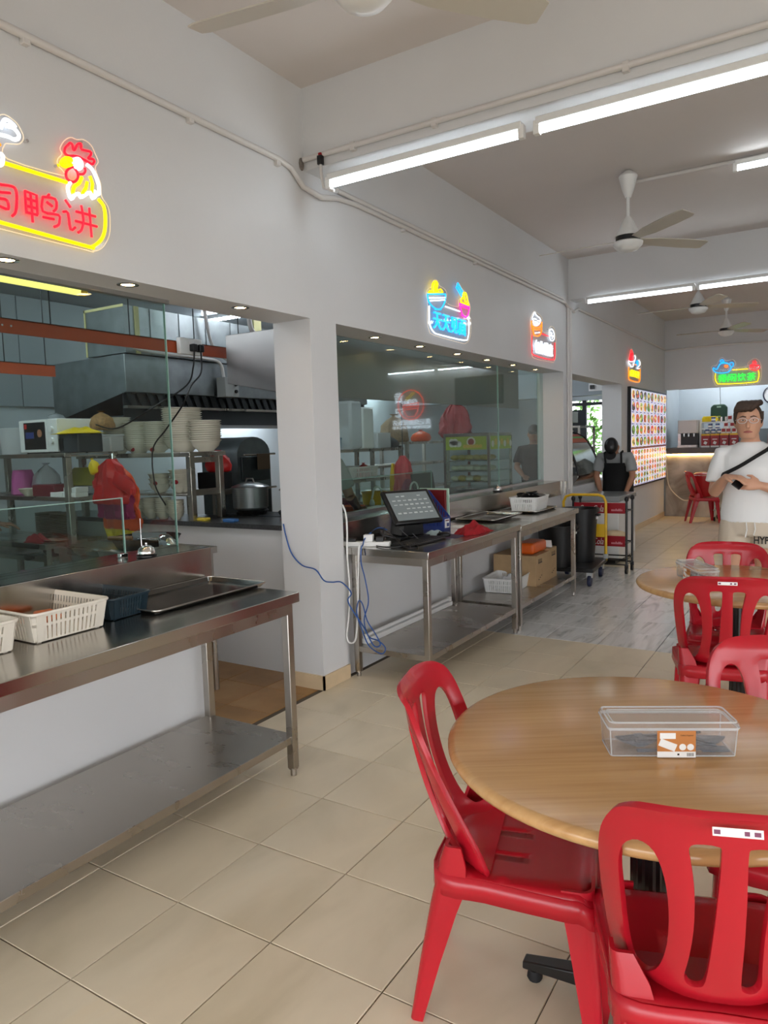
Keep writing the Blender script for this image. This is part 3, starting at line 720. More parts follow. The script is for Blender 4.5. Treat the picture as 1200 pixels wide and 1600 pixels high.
'b4':[('B',[(9.941,2.556),(10.018,2.674),(10.137,2.787),(10.273,2.746),(10.342,2.688),(10.398,2.722),(10.497,2.688),(10.54,2.653),(10.655,2.675),(10.773,2.632),(10.761,2.46),(10.748,2.367),(10.617,2.307),(10.048,2.305),(9.956,2.358)])],
's5':[('C',[(0.436,2.597),(0.407,2.619),(0.403,2.589),(0.436,2.546),(0.483,2.528),(0.567,2.522),(0.641,2.531),(0.677,2.578),(0.676,2.618),(0.657,2.659),(0.611,2.683),(0.546,2.688),(0.5,2.662),(0.464,2.595),(0.436,2.597)]),('C',[(0.509,2.721),(0.527,2.745),(0.555,2.742),(0.569,2.716),(0.541,2.704),(0.509,2.721)]),('C',[(0.5,2.672),(0.564,2.702),(0.629,2.681)]),('C',[(0.661,2.679),(0.702,2.69),(0.721,2.664),(0.712,2.625),(0.685,2.607)]),('O',[(0.579,2.636),(0.602,2.649),(0.634,2.636),(0.612,2.608),(0.579,2.636)]),('Y',[(0.704,2.561),(0.948,2.562)]),('Y',[(0.441,2.526),(0.438,2.425),(0.467,2.363),(0.532,2.333),(1.032,2.329),(1.103,2.378),(1.114,2.475),(1.1,2.525)]),('R',[(0.979,2.623),(1.107,2.608),(1.104,2.545),(1.073,2.527),(1.002,2.543),(0.979,2.574),(0.979,2.623)]),('R',[(0.988,2.603),(1.099,2.594)]),('R',[(1.002,2.582),(1.064,2.558)]),('R',[(1.108,2.593),(1.126,2.572),(1.108,2.554)]),('R',[(1.009,2.64),(1.027,2.668),(1.018,2.689)]),('R',[(1.036,2.638),(1.058,2.675),(1.048,2.696)]),('R',[(1.063,2.636),(1.076,2.664)])],
'b5':[('B',[(0.402,2.54),(0.373,2.623),(0.405,2.661),(0.461,2.666),(0.497,2.763),(0.552,2.784),(0.599,2.725),(0.654,2.73),(0.709,2.735),(0.76,2.672),(0.729,2.6),(0.937,2.608),(0.937,2.647),(0.98,2.703),(1.033,2.732),(1.105,2.692),(1.146,2.581),(1.145,2.386),(1.094,2.311),(1.014,2.292),(0.512,2.3),(0.428,2.356),(0.4,2.439)])],
}
def neon(key, plane, val, label, rad=0.0085, texts=()):
    """strokes are (along, up) in wall coordinates; plane 'x' faces +x, 'y' faces -y"""
    st = SIGNS['s' + key]; bk = SIGNS['b' + key][0][1]
    allp = [p for _, q in st for p in q]
    ca = sum(p[0] for p in bk) / len(bk); cb = min(p[1] for p in bk)
    loc = (val, ca, cb) if plane == 'x' else (ca, val, cb)
    t = thing('neon_sign', label, 'sign', loc)
    def pt(a, b, d):
        return (d, a - ca, b - cb) if plane == 'x' else (a - ca, -d, b - cb)
    poly = [(a - ca, b - cb) for a, b in smooth2(bk, 3)]
    mb = MB()
    if plane == 'x': mb.prism(poly, 'x', 0.014, 0.019)
    else: mb.prism(poly, 'y', -0.019, -0.014)
    mb.build('acrylic_backing', M['acrylic'], t)
    sp = MB()
    for (a, b) in bk[::max(1, len(bk) // 5)]:
        q = (a * 0.9 + ca * 0.1, b * 0.9 + (sum(p[1] for p in bk) / len(bk)) * 0.1)
        sp.tube([pt(q[0], q[1], 0.0), pt(q[0], q[1], 0.02)], 0.006)
    sp.build('standoffs', M['chrome'], t)
    edge = MB(); edge.tube([pt(a + ca, b + cb, 0.0165) for a, b in poly], 0.0022, 5, closed=True)
    edge.build('lit_edge', mat('acrylic_edge', (250, 236, 214), 0.3, emit=(255, 226, 190), estr=0.35), t)
    names = {'R': 'red_tube', 'Y': 'yellow_tube', 'W': 'white_tube', 'C': 'cyan_tube', 'P': 'pink_tube', 'O': 'orange_tube', 'G': 'green_tube'}
    for cc, q in st:
        pts = [pt(a, b, 0.028) for a, b in q]
        if len(pts) > 3: pts = smooth_path(pts, 3)
        MB().tube(pts, rad * (0.72 if cc == 'R' else 1.0), 6).build(names[cc], NEON[cc], t)
    for (txt, cc, cx, cy, fw, fh) in texts:
        n = len(txt)
        for i, ch in enumerate(txt):
            mb = MB()
            text_on(mb, ch, 0.15, pt(cx + fw * ((i + 0.5) / n - 0.5), cy, 0.030), (0, 1, 0) if plane == 'x' else (1, 0, 0), (0, 0, 1), 0.006, 0, (fw / n * 0.88, fh), bold=0.0005)
            mb.build(names[cc].replace('tube', 'character'), NEON[cc], t)
    return t
neon('1', 'x', WX, 'red and yellow neon sign with a rooster head above the near stall', 0.0072)
neon('2', 'x', WX, 'cyan and white neon sign with two noodle bowls above the till stall', 0.0058, [('天天见面', 'C', 4.075, 2.41, 0.58, 0.125)])
neon('3', 'x', WX, 'red framed neon sign with an orange steamer of buns', 0.0062, [('包你满意', 'W', 6.255, 2.425, 0.56, 0.13)])
neon('4', 'x', WX, 'orange and yellow neon sign with a red flame above the menu board', 0.007)
neon('5', 'y', YB, 'green and yellow neon sign with a blue teapot on the back wall', 0.0075, [('得闲饮茶', 'G', 0.775, 2.43, 0.60, 0.13)])
# round restaurant sign on the back wall (seen mirrored in the till stall glass)
t = thing('neon_sign', 'round orange neon noodle bowl sign, seen mirrored in the till stall glass', 'sign', (4.33, YB, 2.30))
def cp(pts): return [(a, -0.03, b) for a, b in pts]
mb = MB()
mb.tube([(0.32 * math.cos(R(k * 10)), -0.03, 0.32 * math.sin(R(k * 10))) for k in range(36)], 0.012, 6, closed=True)
mb.tube(cp([(-0.2, 0.04), (0.2, 0.0), (0.17, -0.14), (0.09, -0.25), (-0.09, -0.25), (-0.17, -0.14), (-0.2, 0.04)]), 0.011, 6)
mb.tube(cp([(-0.19, -0.02), (0.19, -0.05)]), 0.011, 6); mb.tube(cp([(-0.18, -0.08), (0.18, -0.1)]), 0.011, 6)
mb.build('orange_tube', mat('neon_red_orange', (255, 70, 30), 0.3, emit=(255, 70, 30), estr=3.0), t)
mb = MB()
mb.tube(cp([(0.1, 0.1), (-0.12, 0.27)]), 0.011, 6); mb.tube(cp([(0.13, 0.13), (-0.06, 0.27)]), 0.011, 6)
mb.build('yellow_tube', NEON['Y'], t)
mb = MB()
for cx in (-0.1, 0.02, 0.1):
    for rr in (0.03, 0.06):
        mb.tube([(cx + rr * math.cos(R(k * 30)), -0.03, 0.06 + rr * math.sin(R(k * 30))) for k in range(12)], 0.008, 5, closed=True)
text_on(mb, '黄', 0.2, (0.30, -0.03, 0.16), (1, 0, 0), (0, 0, 1), 0.006, 0, (0.22, 0.24), bold=0.002)
text_on(mb, '记', 0.2, (0.29, -0.03, -0.16), (1, 0, 0), (0, 0, 1), 0.006, 0, (0.22, 0.2), bold=0.002)
text_on(mb, '黄记烧腊面饭店', 0.2, (0.0, -0.03, -0.375), (1, 0, 0), (0, 0, 1), 0.006, 0, (0.95, 0.12), bold=0.001)
text_on(mb, 'RESTORAN WONG KEE', 0.2, (0.0, -0.03, -0.485), (1, 0, 0), (0, 0, 1), 0.006, 0, (0.95, 0.062), bold=0.002)
mb.build('white_tube', mat('neon_white_bright', (235, 244, 255), 0.3, emit=(235, 244, 255), estr=3.2), t)
t = thing('television', 'dark flat screen on the back wall, seen mirrored in the till stall glass', 'television', (2.70, YB - 0.07, 2.22))
MB().box(-0.53, 0.53, -0.02, 0.06, 0, 0.58).build('body', M['black'], t, bevel=0.006)
MB().box(-0.51, 0.51, -0.023, -0.02, 0.02, 0.56).build('screen', mat('dark_screen', (20, 22, 24), 0.15), t)
# backlit menu board
t = thing('menu_board', 'large backlit menu board of dish photographs on the far stall wall', 'menu board', (WX, 9.97, 0.70))
MB().box(0.0, 0.05, 0, 2.68, 0, 1.52).build('frame', M['black'], t, bevel=0.004)
pm = [mat('menu_backlight', (228, 226, 255), 0.4, emit=(222, 220, 255), estr=0.5)]
for n, c in enumerate(((176, 96, 50), (132, 70, 36), (206, 140, 60), (92, 130, 50), (196, 60, 44), (150, 120, 80), (228, 196, 120), (60, 44, 30), (206, 96, 70), (120, 160, 70))):
    pm.append(mat('menu_dish_%d' % n, c, 0.4, emit=c, estr=0.75))
pm.append(mat('menu_caption', (46, 40, 70), 0.4, emit=(46, 40, 70), estr=0.5))
pm.append(mat('menu_plate', (246, 244, 255), 0.4, emit=(240, 240, 255), estr=0.6))
pm.append(mat('menu_strip', (96, 16, 22), 0.4, emit=(110, 20, 24), estr=0.5))
mb = MB(); mb.add([(0.0505, 0.025, 0.03), (0.0505, 2.655, 0.03), (0.0505, 2.655, 1.49), (0.0505, 0.025, 1.49)], [(0, 1, 2, 3)], 0)
rnd = random.Random(5)
def disc(cy, cz, ry, rz, d, m):
    pts = [(d, cy + ry * math.cos(R(36 * k)) * rnd.uniform(.85, 1.1), cz + rz * math.sin(R(36 * k)) * rnd.uniform(.85, 1.1)) for k in range(10)]
    mb.add(pts, [tuple(range(10))], m)
rows = [(10, 0.177)] * 5 + [(13, 0.0905)] * 6
z = 1.49
for ri, (n, h) in enumerate(rows):
    if ri == 5:
        mb.add([(0.0512, 0.025, z - 0.02), (0.0512, 2.655, z - 0.02), (0.0512, 2.655, z + 0.012), (0.0512, 0.025, z + 0.012)], [(0, 1, 2, 3)], 13); z -= 0.025
    for c in range(n):
        cw = 2.62 / n; cy = 0.03 + cw * (c + 0.5); cz = z - h * 0.45
        disc(cy, cz, cw * 0.5, h * 0.46, 0.0514, 12)
        base = rnd.randrange(1, 11) if ri < 9 else rnd.choice((4, 10, 4, 3, 7))
        disc(cy, cz, cw * 0.46, h * 0.42, 0.0522, base)
        for q in range(5):
            disc(cy + rnd.uniform(-.2, .2) * cw, cz + rnd.uniform(-.2, .2) * h, cw * 0.17, h * 0.15, 0.0528 + q * .0003, rnd.randrange(1, 11))
        mb.add([(0.0532, cy - cw * .42, z - h * .99), (0.0532, cy + cw * .1, z - h * .99), (0.0532, cy + cw * .1, z - h * .91), (0.0532, cy - cw * .42, z - h * .91)], [(0, 1, 2, 3)], 11)
    z -= h
mb.build('printed_panel', pm, t, recalc=False)
# ------------------------------------------------------------------ steel work tables
def work_table(loc, wx, ly, h, label, shelf=0.19, th=0.045, skip=()):
    """origin = near/back corner on the floor, x to the room, y along the wall"""
    t = thing('steel_work_table', label, 'work table', loc)
    MB().box(0, wx, 0, ly, h - th, h).build('table_top', M['steel'], t, bevel=0.003)
    a = MB()
    a.box(0.05, wx - 0.05, 0.035, 0.05, h - th - 0.05, h - th); a.box(0.05, wx - 0.05, ly - 0.05, ly - 0.035, h - th - 0.05, h - th)
    a.box(0.035, 0.05, 0.05, ly - 0.05, h - th - 0.05, h - th); a.box(wx - 0.035, wx - 0.02, 0.04, ly - 0.04, h - th - 0.05, h - th)
    a.build('apron', M['steel2'], t)
    MB().box(0.03, wx - 0.028, 0.035, ly - 0.035, shelf - 0.035, shelf).build('shelf', M['steel2'], t, bevel=0.002)
    for k, (x, y) in enumerate(((0.045, 0.045), (wx - 0.04, 0.045), (0.045, ly - 0.045), (wx - 0.04, ly - 0.045))):
        g = MB().box(x - 0.019, x + 0.019, y - 0.019, y + 0.019, 0.035, h - th).build('leg', M['steel2'], t, bevel=0.003)
        MB().lathe([(0.0, 0.0), (0.014, 0.0), (0.014, 0.032), (0.023, 0.033), (0.023, 0.04)], (x, y, 0), 12).build('foot', M['steel2'], g, smooth=40)
    return t
work_table((-0.405, -1.10, 0), 0.60, 2.46, 0.845, 'steel work table with baskets and tray beside the white pillar, nearest')
work_table((-0.405, 2.58, 0), 0.60, 1.495, 0.845, 'steel work table carrying the till screen and keyboard', shelf=0.20)
work_table((-0.405, 4.08, 0), 0.60, 1.48, 0.832, 'steel work table carrying the white basket, over the cartons', shelf=0.20)

# ------------------------------------------------------------------ red plastic chairs
def chair_meshes():
    out = {}
    H0, H1 = 0.425, 0.865
    def half(z):
        t = (z - H0) / (H1 - H0)
        return 0.185 + 0.028 * min(1, t * 1.3)
    def S(u, z):
        t = (z - H0) / (H1 - H0)
        yc = -0.165 - 0.105 * t - 0.02 * math.sin(math.pi * t)
        k = abs(u) / 0.215
        wrap = (0.17 * max(0.0, 1 - t) ** 1.6 + 0.055) * k ** 2.6
        roll = -0.02 * max(0, (t - 0.93) / 0.07) ** 2
        return (u, yc + wrap + roll, z)
    L = [(-0.170, 0.425), (-0.186, 0.50), (-0.198, 0.58), (-0.210, 0.68), (-0.214, 0.75), (-0.208, 0.80), (-0.188, 0.838), (-0.155, 0.857), (-0.10, 0.864), (-0.05, 0.866)]
    outer = smooth2([(p[0], p[1]) for p in L] , 3, False)
    outer = outer + [(-x, z) for x, z in reversed(outer)]
    h1 = [(-0.150, 0.475), (-0.163, 0.55), (-0.174, 0.65), (-0.180, 0.72), (-0.174, 0.765), (-0.152, 0.785), (-0.126, 0.770), (-0.108, 0.72), (-0.098, 0.65), (-0.096, 0.57), (-0.104, 0.50), (-0.120, 0.462), (-0.138, 0.458)]
    h2 = [(-0.030, 0.50), (-0.026, 0.60), (-0.023, 0.70), (-0.021, 0.785), (-0.028, 0.800), (-0.060, 0.800), (-0.072, 0.790), (-0.068, 0.76), (-0.060, 0.70), (-0.057, 0.62), (-0.060, 0.55), (-0.064, 0.50), (-0.056, 0.480), (-0.040, 0.480)]
    holes = [smooth2(h1, 3), smooth2(h2, 3)]
    holes += [[(-x, z) for x, z in reversed(h)] for h in holes]
    out['back'] = sheet(outer, holes, 0.022, S)
    # seat
    def SS(u, v):
        d = -0.012 * (1 - (u / 0.21) ** 2) * (1 - ((v - 0.0) / 0.22) ** 2)
        z = 0.430 + d
        if v > 0.165: z -= ((v - 0.165) / 0.05) ** 2 * 0.03
        e = max(0, abs(u) - 0.165) / 0.04
        return (u, v, z - 0.012 * e * e)
    so = smooth2([(-0.172, -0.175), (-0.19, -0.05), (-0.203, 0.10), (-0.205, 0.17), (-0.185, 0.212), (0, 0.222), (0.185, 0.212), (0.205, 0.17), (0.203, 0.10), (0.19, -0.05), (0.172, -0.175), (0.0, -0.182)], 4)
    slots = []
    for sx in (-0.06, 0.06):
        slots.append(rrect(0.008, 0.10, 0.0035, 3, sx, -0.02))
    out['seat'] = sheet(so, slots, 0.03, SS)
    skirt = MB()
    ring0 = [SS(*p) for p in so]
    ring1 = [(x * 1.01, y * 1.01, min(z, 0.43) - 0.055) for x, y, z in ring0]
    skirt.loft([ring0, ring1], cap=False)
    out['skirt'] = (skirt.v, skirt.f)
    return out
CM = chair_meshes()
def chair_leg(sx, sy):
    """angle profile leg: local top near the seat, tapering to the foot"""
    mb = MB(); rings = []
    top_z = 0.428 if sy > 0 else 0.50
    stations = [(0.0, 1.0), (0.12, 1.0), (0.25, 0.90), (0.6, 0.68), (1.0, 0.44)] if sy > 0 else [(0.0, 0.55), (0.10, 0.90), (0.22, 1.08), (0.35, 0.94), (0.65, 0.70), (1.0, 0.44)]
    for t_, s in stations:
        z = top_z * (1 - t_)
        x = sx * (0.190 + 0.020 * t_) if sy > 0 else sx * (0.194 - 0.020 * t_)
        y = (0.210 + 0.022 * t_) if sy > 0 else (-0.150 - 0.105 * t_ ** 0.8)
        a = 0.078 * s; th = 0.009; c = 0.030 * s
        out_ = [(0, -a)] + [(-c + c * math.cos(R(q)), -c + c * math.sin(R(q))) for q in (0, 22, 45, 68, 90)] + [(-a, 0)]
        inn = [(-a, -th)] + [(-c + (c - th) * math.cos(R(q)), -c + (c - th) * math.sin(R(q))) for q in (90, 68, 45, 22, 0)] + [(-th, -a)]
        rings.append([(x + sx * px, y + (py if sy > 0 else -py), z) for px, py in out_ + inn])
    mb.loft(rings)
    return mb
def make_chair(label, loc, rz, group='red plastic chairs'):
    t = thing('plastic_chair', label, 'chair', loc, rz, group)
    def sol(o, th, off=0.0):
        m = o.modifiers.new('thickness', 'SOLIDIFY'); m.thickness = th; m.offset = off
        return o
    o = MB().add(*CM['back']).build('backrest', M['red'], t, smooth=60); sol(o, 0.013)
    b = o.modifiers.new('bevel', 'BEVEL'); b.width = 0.0035; b.segments = 2; b.limit_method = 'ANGLE'; b.angle_limit = R(60)
    o = MB().add(*CM['seat']).build('seat', M['red'], t, smooth=60); sol(o, 0.007, -1)
    o = MB().add(*CM['skirt']).build('seat_rim', M['red'], t, smooth=35); sol(o, 0.006)
    for sx in (-1, 1):
        for sy in (1, -1):
            chair_leg(sx, sy).build('leg', M['red'], t, smooth=45)
    s = MB().obox((-0.004, -0.2975, 0.842), (0.078, 0.002, 0.014), (R(-13), 0, 0)).build('sticker', M['paper'], t)
    mb = MB()
    for x, w_ in ((0.030, .010), (0.014, .008), (-0.032, .010)): mb.obox((x - 0.004, -0.2987, 0.842), (w_, 0.0012, 0.007), (R(-13), 0, 0))
    mb = mb.build('sticker_print', mat('sticker_print', (120, 60, 90), 0.6), s); mb['kind'] = 'stuff'
    return t
CH = make_chair('red plastic chair at the left of the near table, facing right', (1.515, 0.59, 0), R(-75))
def chair(label, loc, rz): return dup(CH, loc, R(rz), label)
chair('red plastic chair nearest the camera with its back to us, bottom right', (2.005, 0.40, 0), 19)
chair('red plastic chair at the far side of the near table, its curved back facing us', (2.14, 1.06, 0), 188)
chair('red plastic chair in front of the far table with a white sticker on its back', (1.78, 2.57, 0), 12)
chair('red plastic chair behind the far table in front of the standing man', (1.745, 3.14, 0), 188)
chair('red plastic chair by the concrete counter holding a red bucket', (0.36, 12.02, 0), -66)
chair('red plastic chair behind the standing man, mostly hidden', (1.75, 5.6, 0), 200)

# ------------------------------------------------------------------ round tables
def round_table(loc, label):
    t = thing('round_table', label, 'table', loc, R(32), 'round oak laminate tables')
    h, r = 0.74, 0.505
    MB().lathe([(r - 0.02, h - 0.034), (r - 0.006, h - 0.030), (r, h - 0.020), (r, h - 0.012), (r - 0.006, h - 0.004), (r - 0.018, h)], (0, 0, 0), 96).build('table_top', M['wood'], t, smooth=50)
    mb = MB(); rings = []
    for z in (0.07, h - 0.05):
        rings.append([((0.043 + 0.004 * (k % 2)) * math.cos(2 * math.pi * k / 32), (0.043 + 0.004 * (k % 2)) * math.sin(2 * math.pi * k / 32), z) for k in range(32)])
    mb.loft(rings); mb.build('column', M['blackm'], t)
    MB().lathe([(0.16, h - 0.05), (0.17, h - 0.034)], (0, 0, 0), 4).build('top_plate', M['blackm'], t)
    for k in range(4):
        a = R(153 + 90 * k)
        mb = MB(); c, s = math.cos(a), math.sin(a)
        def q(d, w_, z): return (c * d - s * w_, s * d + c * w_, z)
        mb.hexa([q(0, -.03, .035), q(0.33, -.022, .035), q(0.33, .022, .035), q(0, .03, .035)], [q(0, -.03, .095), q(0.33, -.018, .055), q(0.33, .018, .055), q(0, .03, .095)])
        f = mb.build('foot', M['blackm'], t, bevel=0.004)
        MB().lathe([(0.018, 0.0), (0.022, 0.008), (0.018, 0.03), (0.008, 0.036)], q(0.30, 0, 0), 12).build('leveller', M['rubber'], f, smooth=40)
    return t
round_table((1.844, 0.68, 0), 'round oak laminate table in the foreground')
round_table((1.83, 2.90, 0), 'round oak laminate table farther back, before the standing man')

# ------------------------------------------------------------------ cutlery boxes and cutlery
def cutlery_box(loc, rz, label, L=0.295, W=0.105, Hh=0.086):
    t = thing('cutlery_box', label, 'box', loc, rz, 'clear cutlery boxes')
    def ringrect(w, l, z, r=0.008): return [(x, y, z) for x, y in rrect(l, w, r, 3)]
    mb = MB()
    th = 0.0022
    hb = Hh - 0.016
    o0, o1 = ringrect(W - .008, L - .008, 0.002), ringrect(W, L, hb)
    i0, i1 = ringrect(W - .008 - 2 * th, L - .008 - 2 * th, 0.0045), ringrect(W - 2 * th, L - 2 * th, hb)
    mb.loft([i0, i1, o1, o0], cap=False)
    n = len(o0)
    mb.add(o0, [tuple(range(n - 1, -1, -1))]); mb.add(i0, [tuple(range(n))])
    mb.build('body', M['clear'], t, smooth=40)
    r = MB(); r.tube([(x, y, hb) for x, y in rrect(L + .004, W + .004, 0.010, 3)], 0.0022, 6, closed=True); r.tube([(x, y, 0.004) for x, y in rrect(L - .008, W - .008, 0.008, 3)], 0.0016, 6, closed=True)
    for sx in (-1, 1):
        for sy in (-1, 1): r.tube([(sx * (L / 2 - .006), sy * (W / 2 - .006), 0.004), (sx * (L / 2 - .002), sy * (W / 2 - .002), hb)], 0.0016, 6)
    r.build('rim', M['clearrim'], t, smooth=60)
    l0 = [(x, y, hb + 0.003) for x, y in rrect(L + .008, W + .008, 0.011, 3)]; l1 = [(x, y, Hh - 0.004) for x, y in rrect(L + .007, W + .007, 0.011, 3)]
    l2 = [(x, y, Hh) for x, y in rrect(L - .002, W - .002, 0.011, 3)]; l3 = [(x, y, Hh - 0.004) for x, y in rrect(L - .022, W - .022, 0.009, 3)]
    lid = MB(); lid.loft([l0, l1, l2, l3], cap=False); lid.add(l3, [tuple(range(len(l3)))])
    lid = lid.build('lid', M['clear'], t, smooth=40)
    r = MB(); r.tube(l2, 0.002, 6, closed=True); r.tube(l0, 0.0018, 6, closed=True); r.tube([(x, y, z + 0.001) for x, y, z in l3], 0.0014, 6, closed=True)
    r.build('lid_rim', M['clearrim'], lid, smooth=60)
    # product sleeve on the long side (-y)
    y = -W / 2 - 0.0006
    s = MB().box(-0.038, 0.050, y - 0.001, y, 0.003, hb - 0.003).build('sleeve', mat('sleeve_print', (196, 126, 66), 0.5), t)
    b = MB(); b.box(-0.038, 0.050, y - 0.0015, y - 0.001, 0.003, 0.017); b.box(-0.032, 0.004, y - 0.0015, y - 0.001, 0.048, 0.062)
    b.obox((-0.014, y - 0.0013, 0.033), (0.040, 0.0005, 0.018), (0, R(22), 0))
    b.lathe([(0.008, -0.0003), (0.008, 0.0003)], (0.020, y - 0.0013, 0.028), 12, axis='y'); b.lathe([(0.008, -0.0003), (0.008, 0.0003)], (0.038, y - 0.0013, 0.028), 12, axis='y')
    b = b.build('sleeve_white', M['paper'], s); b['kind'] = 'stuff'
    b = MB()
    for k in range(9): b.box(0.030 + k * 0.0018, 0.0308 + k * 0.0018, y - 0.0018, y - 0.0015, 0.006, 0.014)
    b.box(0.008, 0.0125, y - 0.0018, y - 0.0015, 0.008, 0.0125)
    text_on(b, 'Cutlery Organizer', 0.004, (0.030, y - 0.0012, 0.056), (1, 0, 0), (0, 0, 1), 0.0001, 0, (0.030, 0.0045))
    b = b.build('sleeve_print', M['ink'], s); b['kind'] = 'stuff'
    # cutlery inside: things resting in the box
    cut = mat('grey_plastic_cutlery', (92, 98, 108), 0.35); dark = mat('dark_plastic_cutlery', (48, 54, 62), 0.3)
    def lay(mb, px, py, pz, a):
        mtx = Matrix.Translation(Vector(loc)) @ Matrix.Rotation(rz, 4, 'Z') @ Matrix.Translation((px, py, pz)) @ Matrix.Rotation(a, 4, 'Z') @ Matrix.Scale(1.22, 4)
        return mtx
    def spoon(px, py, pz, a, m_, lab):
        mb = MB()
        mb.tube([(-0.09, 0, 0.002), (-0.04, 0, 0.003), (0.03, 0, 0.006)], [0.006, 0.004, 0.004], 8, flat=0.5)
        rings = []
        for i in range(7):
            u = i / 6; w_ = 0.020 * math.sin(math.pi * (0.12 + 0.86 * u)) ** 0.7
            rings.append([(0.025 + 0.058 * u, w_ * math.cos(R(k * 45)), 0.006 - 0.006 * math.sin(math.pi * u) * (1 if k else 1) + w_ * 0.25 * math.sin(R(k * 45))) for k in range(8)])
        mb.loft(rings)
        o = mb.build('spoon', m_, None, smooth=60); o.matrix_world = lay(mb, px, py, pz, a)
        tag(o, lab, 'spoon', 'cutlery in the boxes')
    def fork(px, py, pz, a, m_, lab):
        mb = MB(); mb.tube([(-0.09, 0, 0.002), (-0.03, 0, 0.003), (0.035, 0, 0.006)], [0.006, 0.004, 0.005], 8, flat=0.5)
        mb.box(0.03, 0.048, -0.012, 0.012, 0.003, 0.007)
        for k in range(4): mb.box(0.045, 0.082, -0.012 + k * 0.0068, -0.0085 + k * 0.0068, 0.003, 0.006)
        o = mb.build('fork', m_, None, smooth=40, bevel=0.0008); o.matrix_world = lay(mb, px, py, pz, a)
        tag(o, lab, 'fork', 'cutlery in the boxes')
    where = 'near' if loc[1] < 2 else 'far'
    spoon(0.025, -0.030, 0.034, 0.05, dark, 'dark plastic spoon with its bowl at the right in the %s cutlery box' % where)
    fork(0.030, -0.036, 0.010, 0.02, cut, 'grey plastic fork lying low at the right in the %s cutlery box' % where)
    spoon(-0.010, -0.030, 0.026, math.pi - 0.12, cut, 'grey plastic spoon with its bowl at the left in the %s cutlery box' % where)
    fork(-0.020, 0.0, 0.030, math.pi + 0.25, dark, 'dark plastic fork pointing up left in the %s cutlery box' % where)
    spoon(-0.016, 0.026, 0.012, math.pi, dark, 'dark plastic spoon at the back left in the %s cutlery box' % where)
    spoon(0.022, 0.024, 0.014, 0.0, dark, 'dark plastic spoon at the back right in the %s cutlery box' % where)
    return t
cutlery_box((1.89, 0.642, 0.74), R(27.5), "clear plastic cutlery box with an orange sleeve on the near table")
cutlery_box((1.63, 2.84, 0.74), R(-60), "clear plastic cutlery box on the farther round table")
# ------------------------------------------------------------------ baskets, trays, bells
def basket(name, label, loc, rz, L, W, H, m_, flare=0.018, ns=(15, 10), group=None, split=0.55):
    """slotted plastic basket: rim, floor, corner posts, bars"""
    t = thing(name, label, 'basket', loc, rz, group)
    f = MB()
    b0 = rrect(L - 2 * flare, W - 2 * flare, 0.02, 3); b1 = rrect(L, W, 0.028, 3)
    f.prism(b0, 'z', 0.004, 0.008)
    # floor lattice feet
    for sx in (-1, 1):
        for sy in (-1, 1): f.box(sx * (L / 2 - flare - .02) - .008, sx * (L / 2 - flare - .02) + .008, sy * (W / 2 - flare - .02) - .008, sy * (W / 2 - flare - .02) + .008, 0, 0.006)
    f.build('floor', m_, t)
    def lvl(z):
        s = z / H
        return [(x0 + (x1 - x0) * s, y0 + (y1 - y0) * s, z) for (x0, y0), (x1, y1) in zip(b0, b1)]
    w = MB()
    def band(z0, z1, th=0.003):
        a, b = lvl(z0), lvl(z1)
        ai = [(x * (1 - th * 2 / L), y * (1 - th * 2 / W), z) for x, y, z in a]; bi = [(x * (1 - th * 2 / L), y * (1 - th * 2 / W), z) for x, y, z in b]
        w.loft([a, b, bi, ai, a], cap=False)
    band(0.004, H * 0.10); band(H * split, H * (split + 0.10)); band(H * 0.88, H)
    def bar(p0, p1, tn, wd):
        d = Vector(tn) * wd / 2; n_ = Vector((-tn[1], tn[0], 0)) * 0.0015
        p0, p1 = Vector(p0), Vector(p1)
        w.hexa([p0 - d - n_, p0 + d - n_, p0 + d + n_, p0 - d + n_], [p1 - d - n_, p1 + d - n_, p1 + d + n_, p1 - d + n_])
    def side(n, half0, half1, fix0, fix1, horiz):
        for k in range(n + 1):
            u = -1 + 2 * k / n
            e = 0.030 if k in (0, n) else 0.0
            for sgn in (-1, 1):
                if horiz:
                    p0 = (u * (half0 - .02), sgn * fix0, 0.004); p1 = (u * (half1 - .028), sgn * fix1, H); tn = (1, 0, 0)
                else:
                    p0 = (sgn * fix0, u * (half0 - .02), 0.004); p1 = (sgn * fix1, u * (half1 - .028), H); tn = (0, 1, 0)
                bar(p0, p1, tn, (2 * half1 / n) * 0.52 + e * 0.5)
    side(ns[0], L / 2 - flare, L / 2, W / 2 - flare, W / 2, True)
    side(ns[1], W / 2 - flare, W / 2, L / 2 - flare, L / 2, False)
    # solid corners
    for sx, sy in ((1, 1), (-1, 1), (-1, -1), (1, -1)):
        a = [(x, y, z) for x, y, z in lvl(0.004) if x * sx > 0 and y * sy > 0]; b = [(x, y, z) for x, y, z in lvl(H) if x * sx > 0 and y * sy > 0]
        k = 0.985
        w.loft([a + [(x * k, y * k, z) for x, y, z in reversed(a)], b + [(x * k, y * k, z) for x, y, z in reversed(b)]])
    w.build('slotted_wall', m_, t)
    MB().tube([(x, y, H) for x, y in rrect(L + .006, W + .006, 0.03, 4)], 0.0055, 6, closed=True).build('rim', m_, t, smooth=60)
    return t
Z1 = 0.845
basket('plastic_basket', 'cream slotted basket with orange packs, second from the left edge', (-0.28, 0.418, Z1), 0, 0.40, 0.31, 0.105, M['cream'], ns=(19, 14), group='slotted plastic baskets')
basket('plastic_basket', 'cream slotted basket cut off by the left edge', (-0.275, 0.06, Z1), 0, 0.40, 0.31, 0.105, M['cream'], ns=(19, 14), group='slotted plastic baskets')
basket('plastic_basket', 'navy blue slotted basket between the cream basket and the steel tray', (-0.285, 0.70, Z1), R(2), 0.33, 0.20, 0.085, M['navy'], flare=0.014, ns=(18, 11), group='slotted plastic baskets')
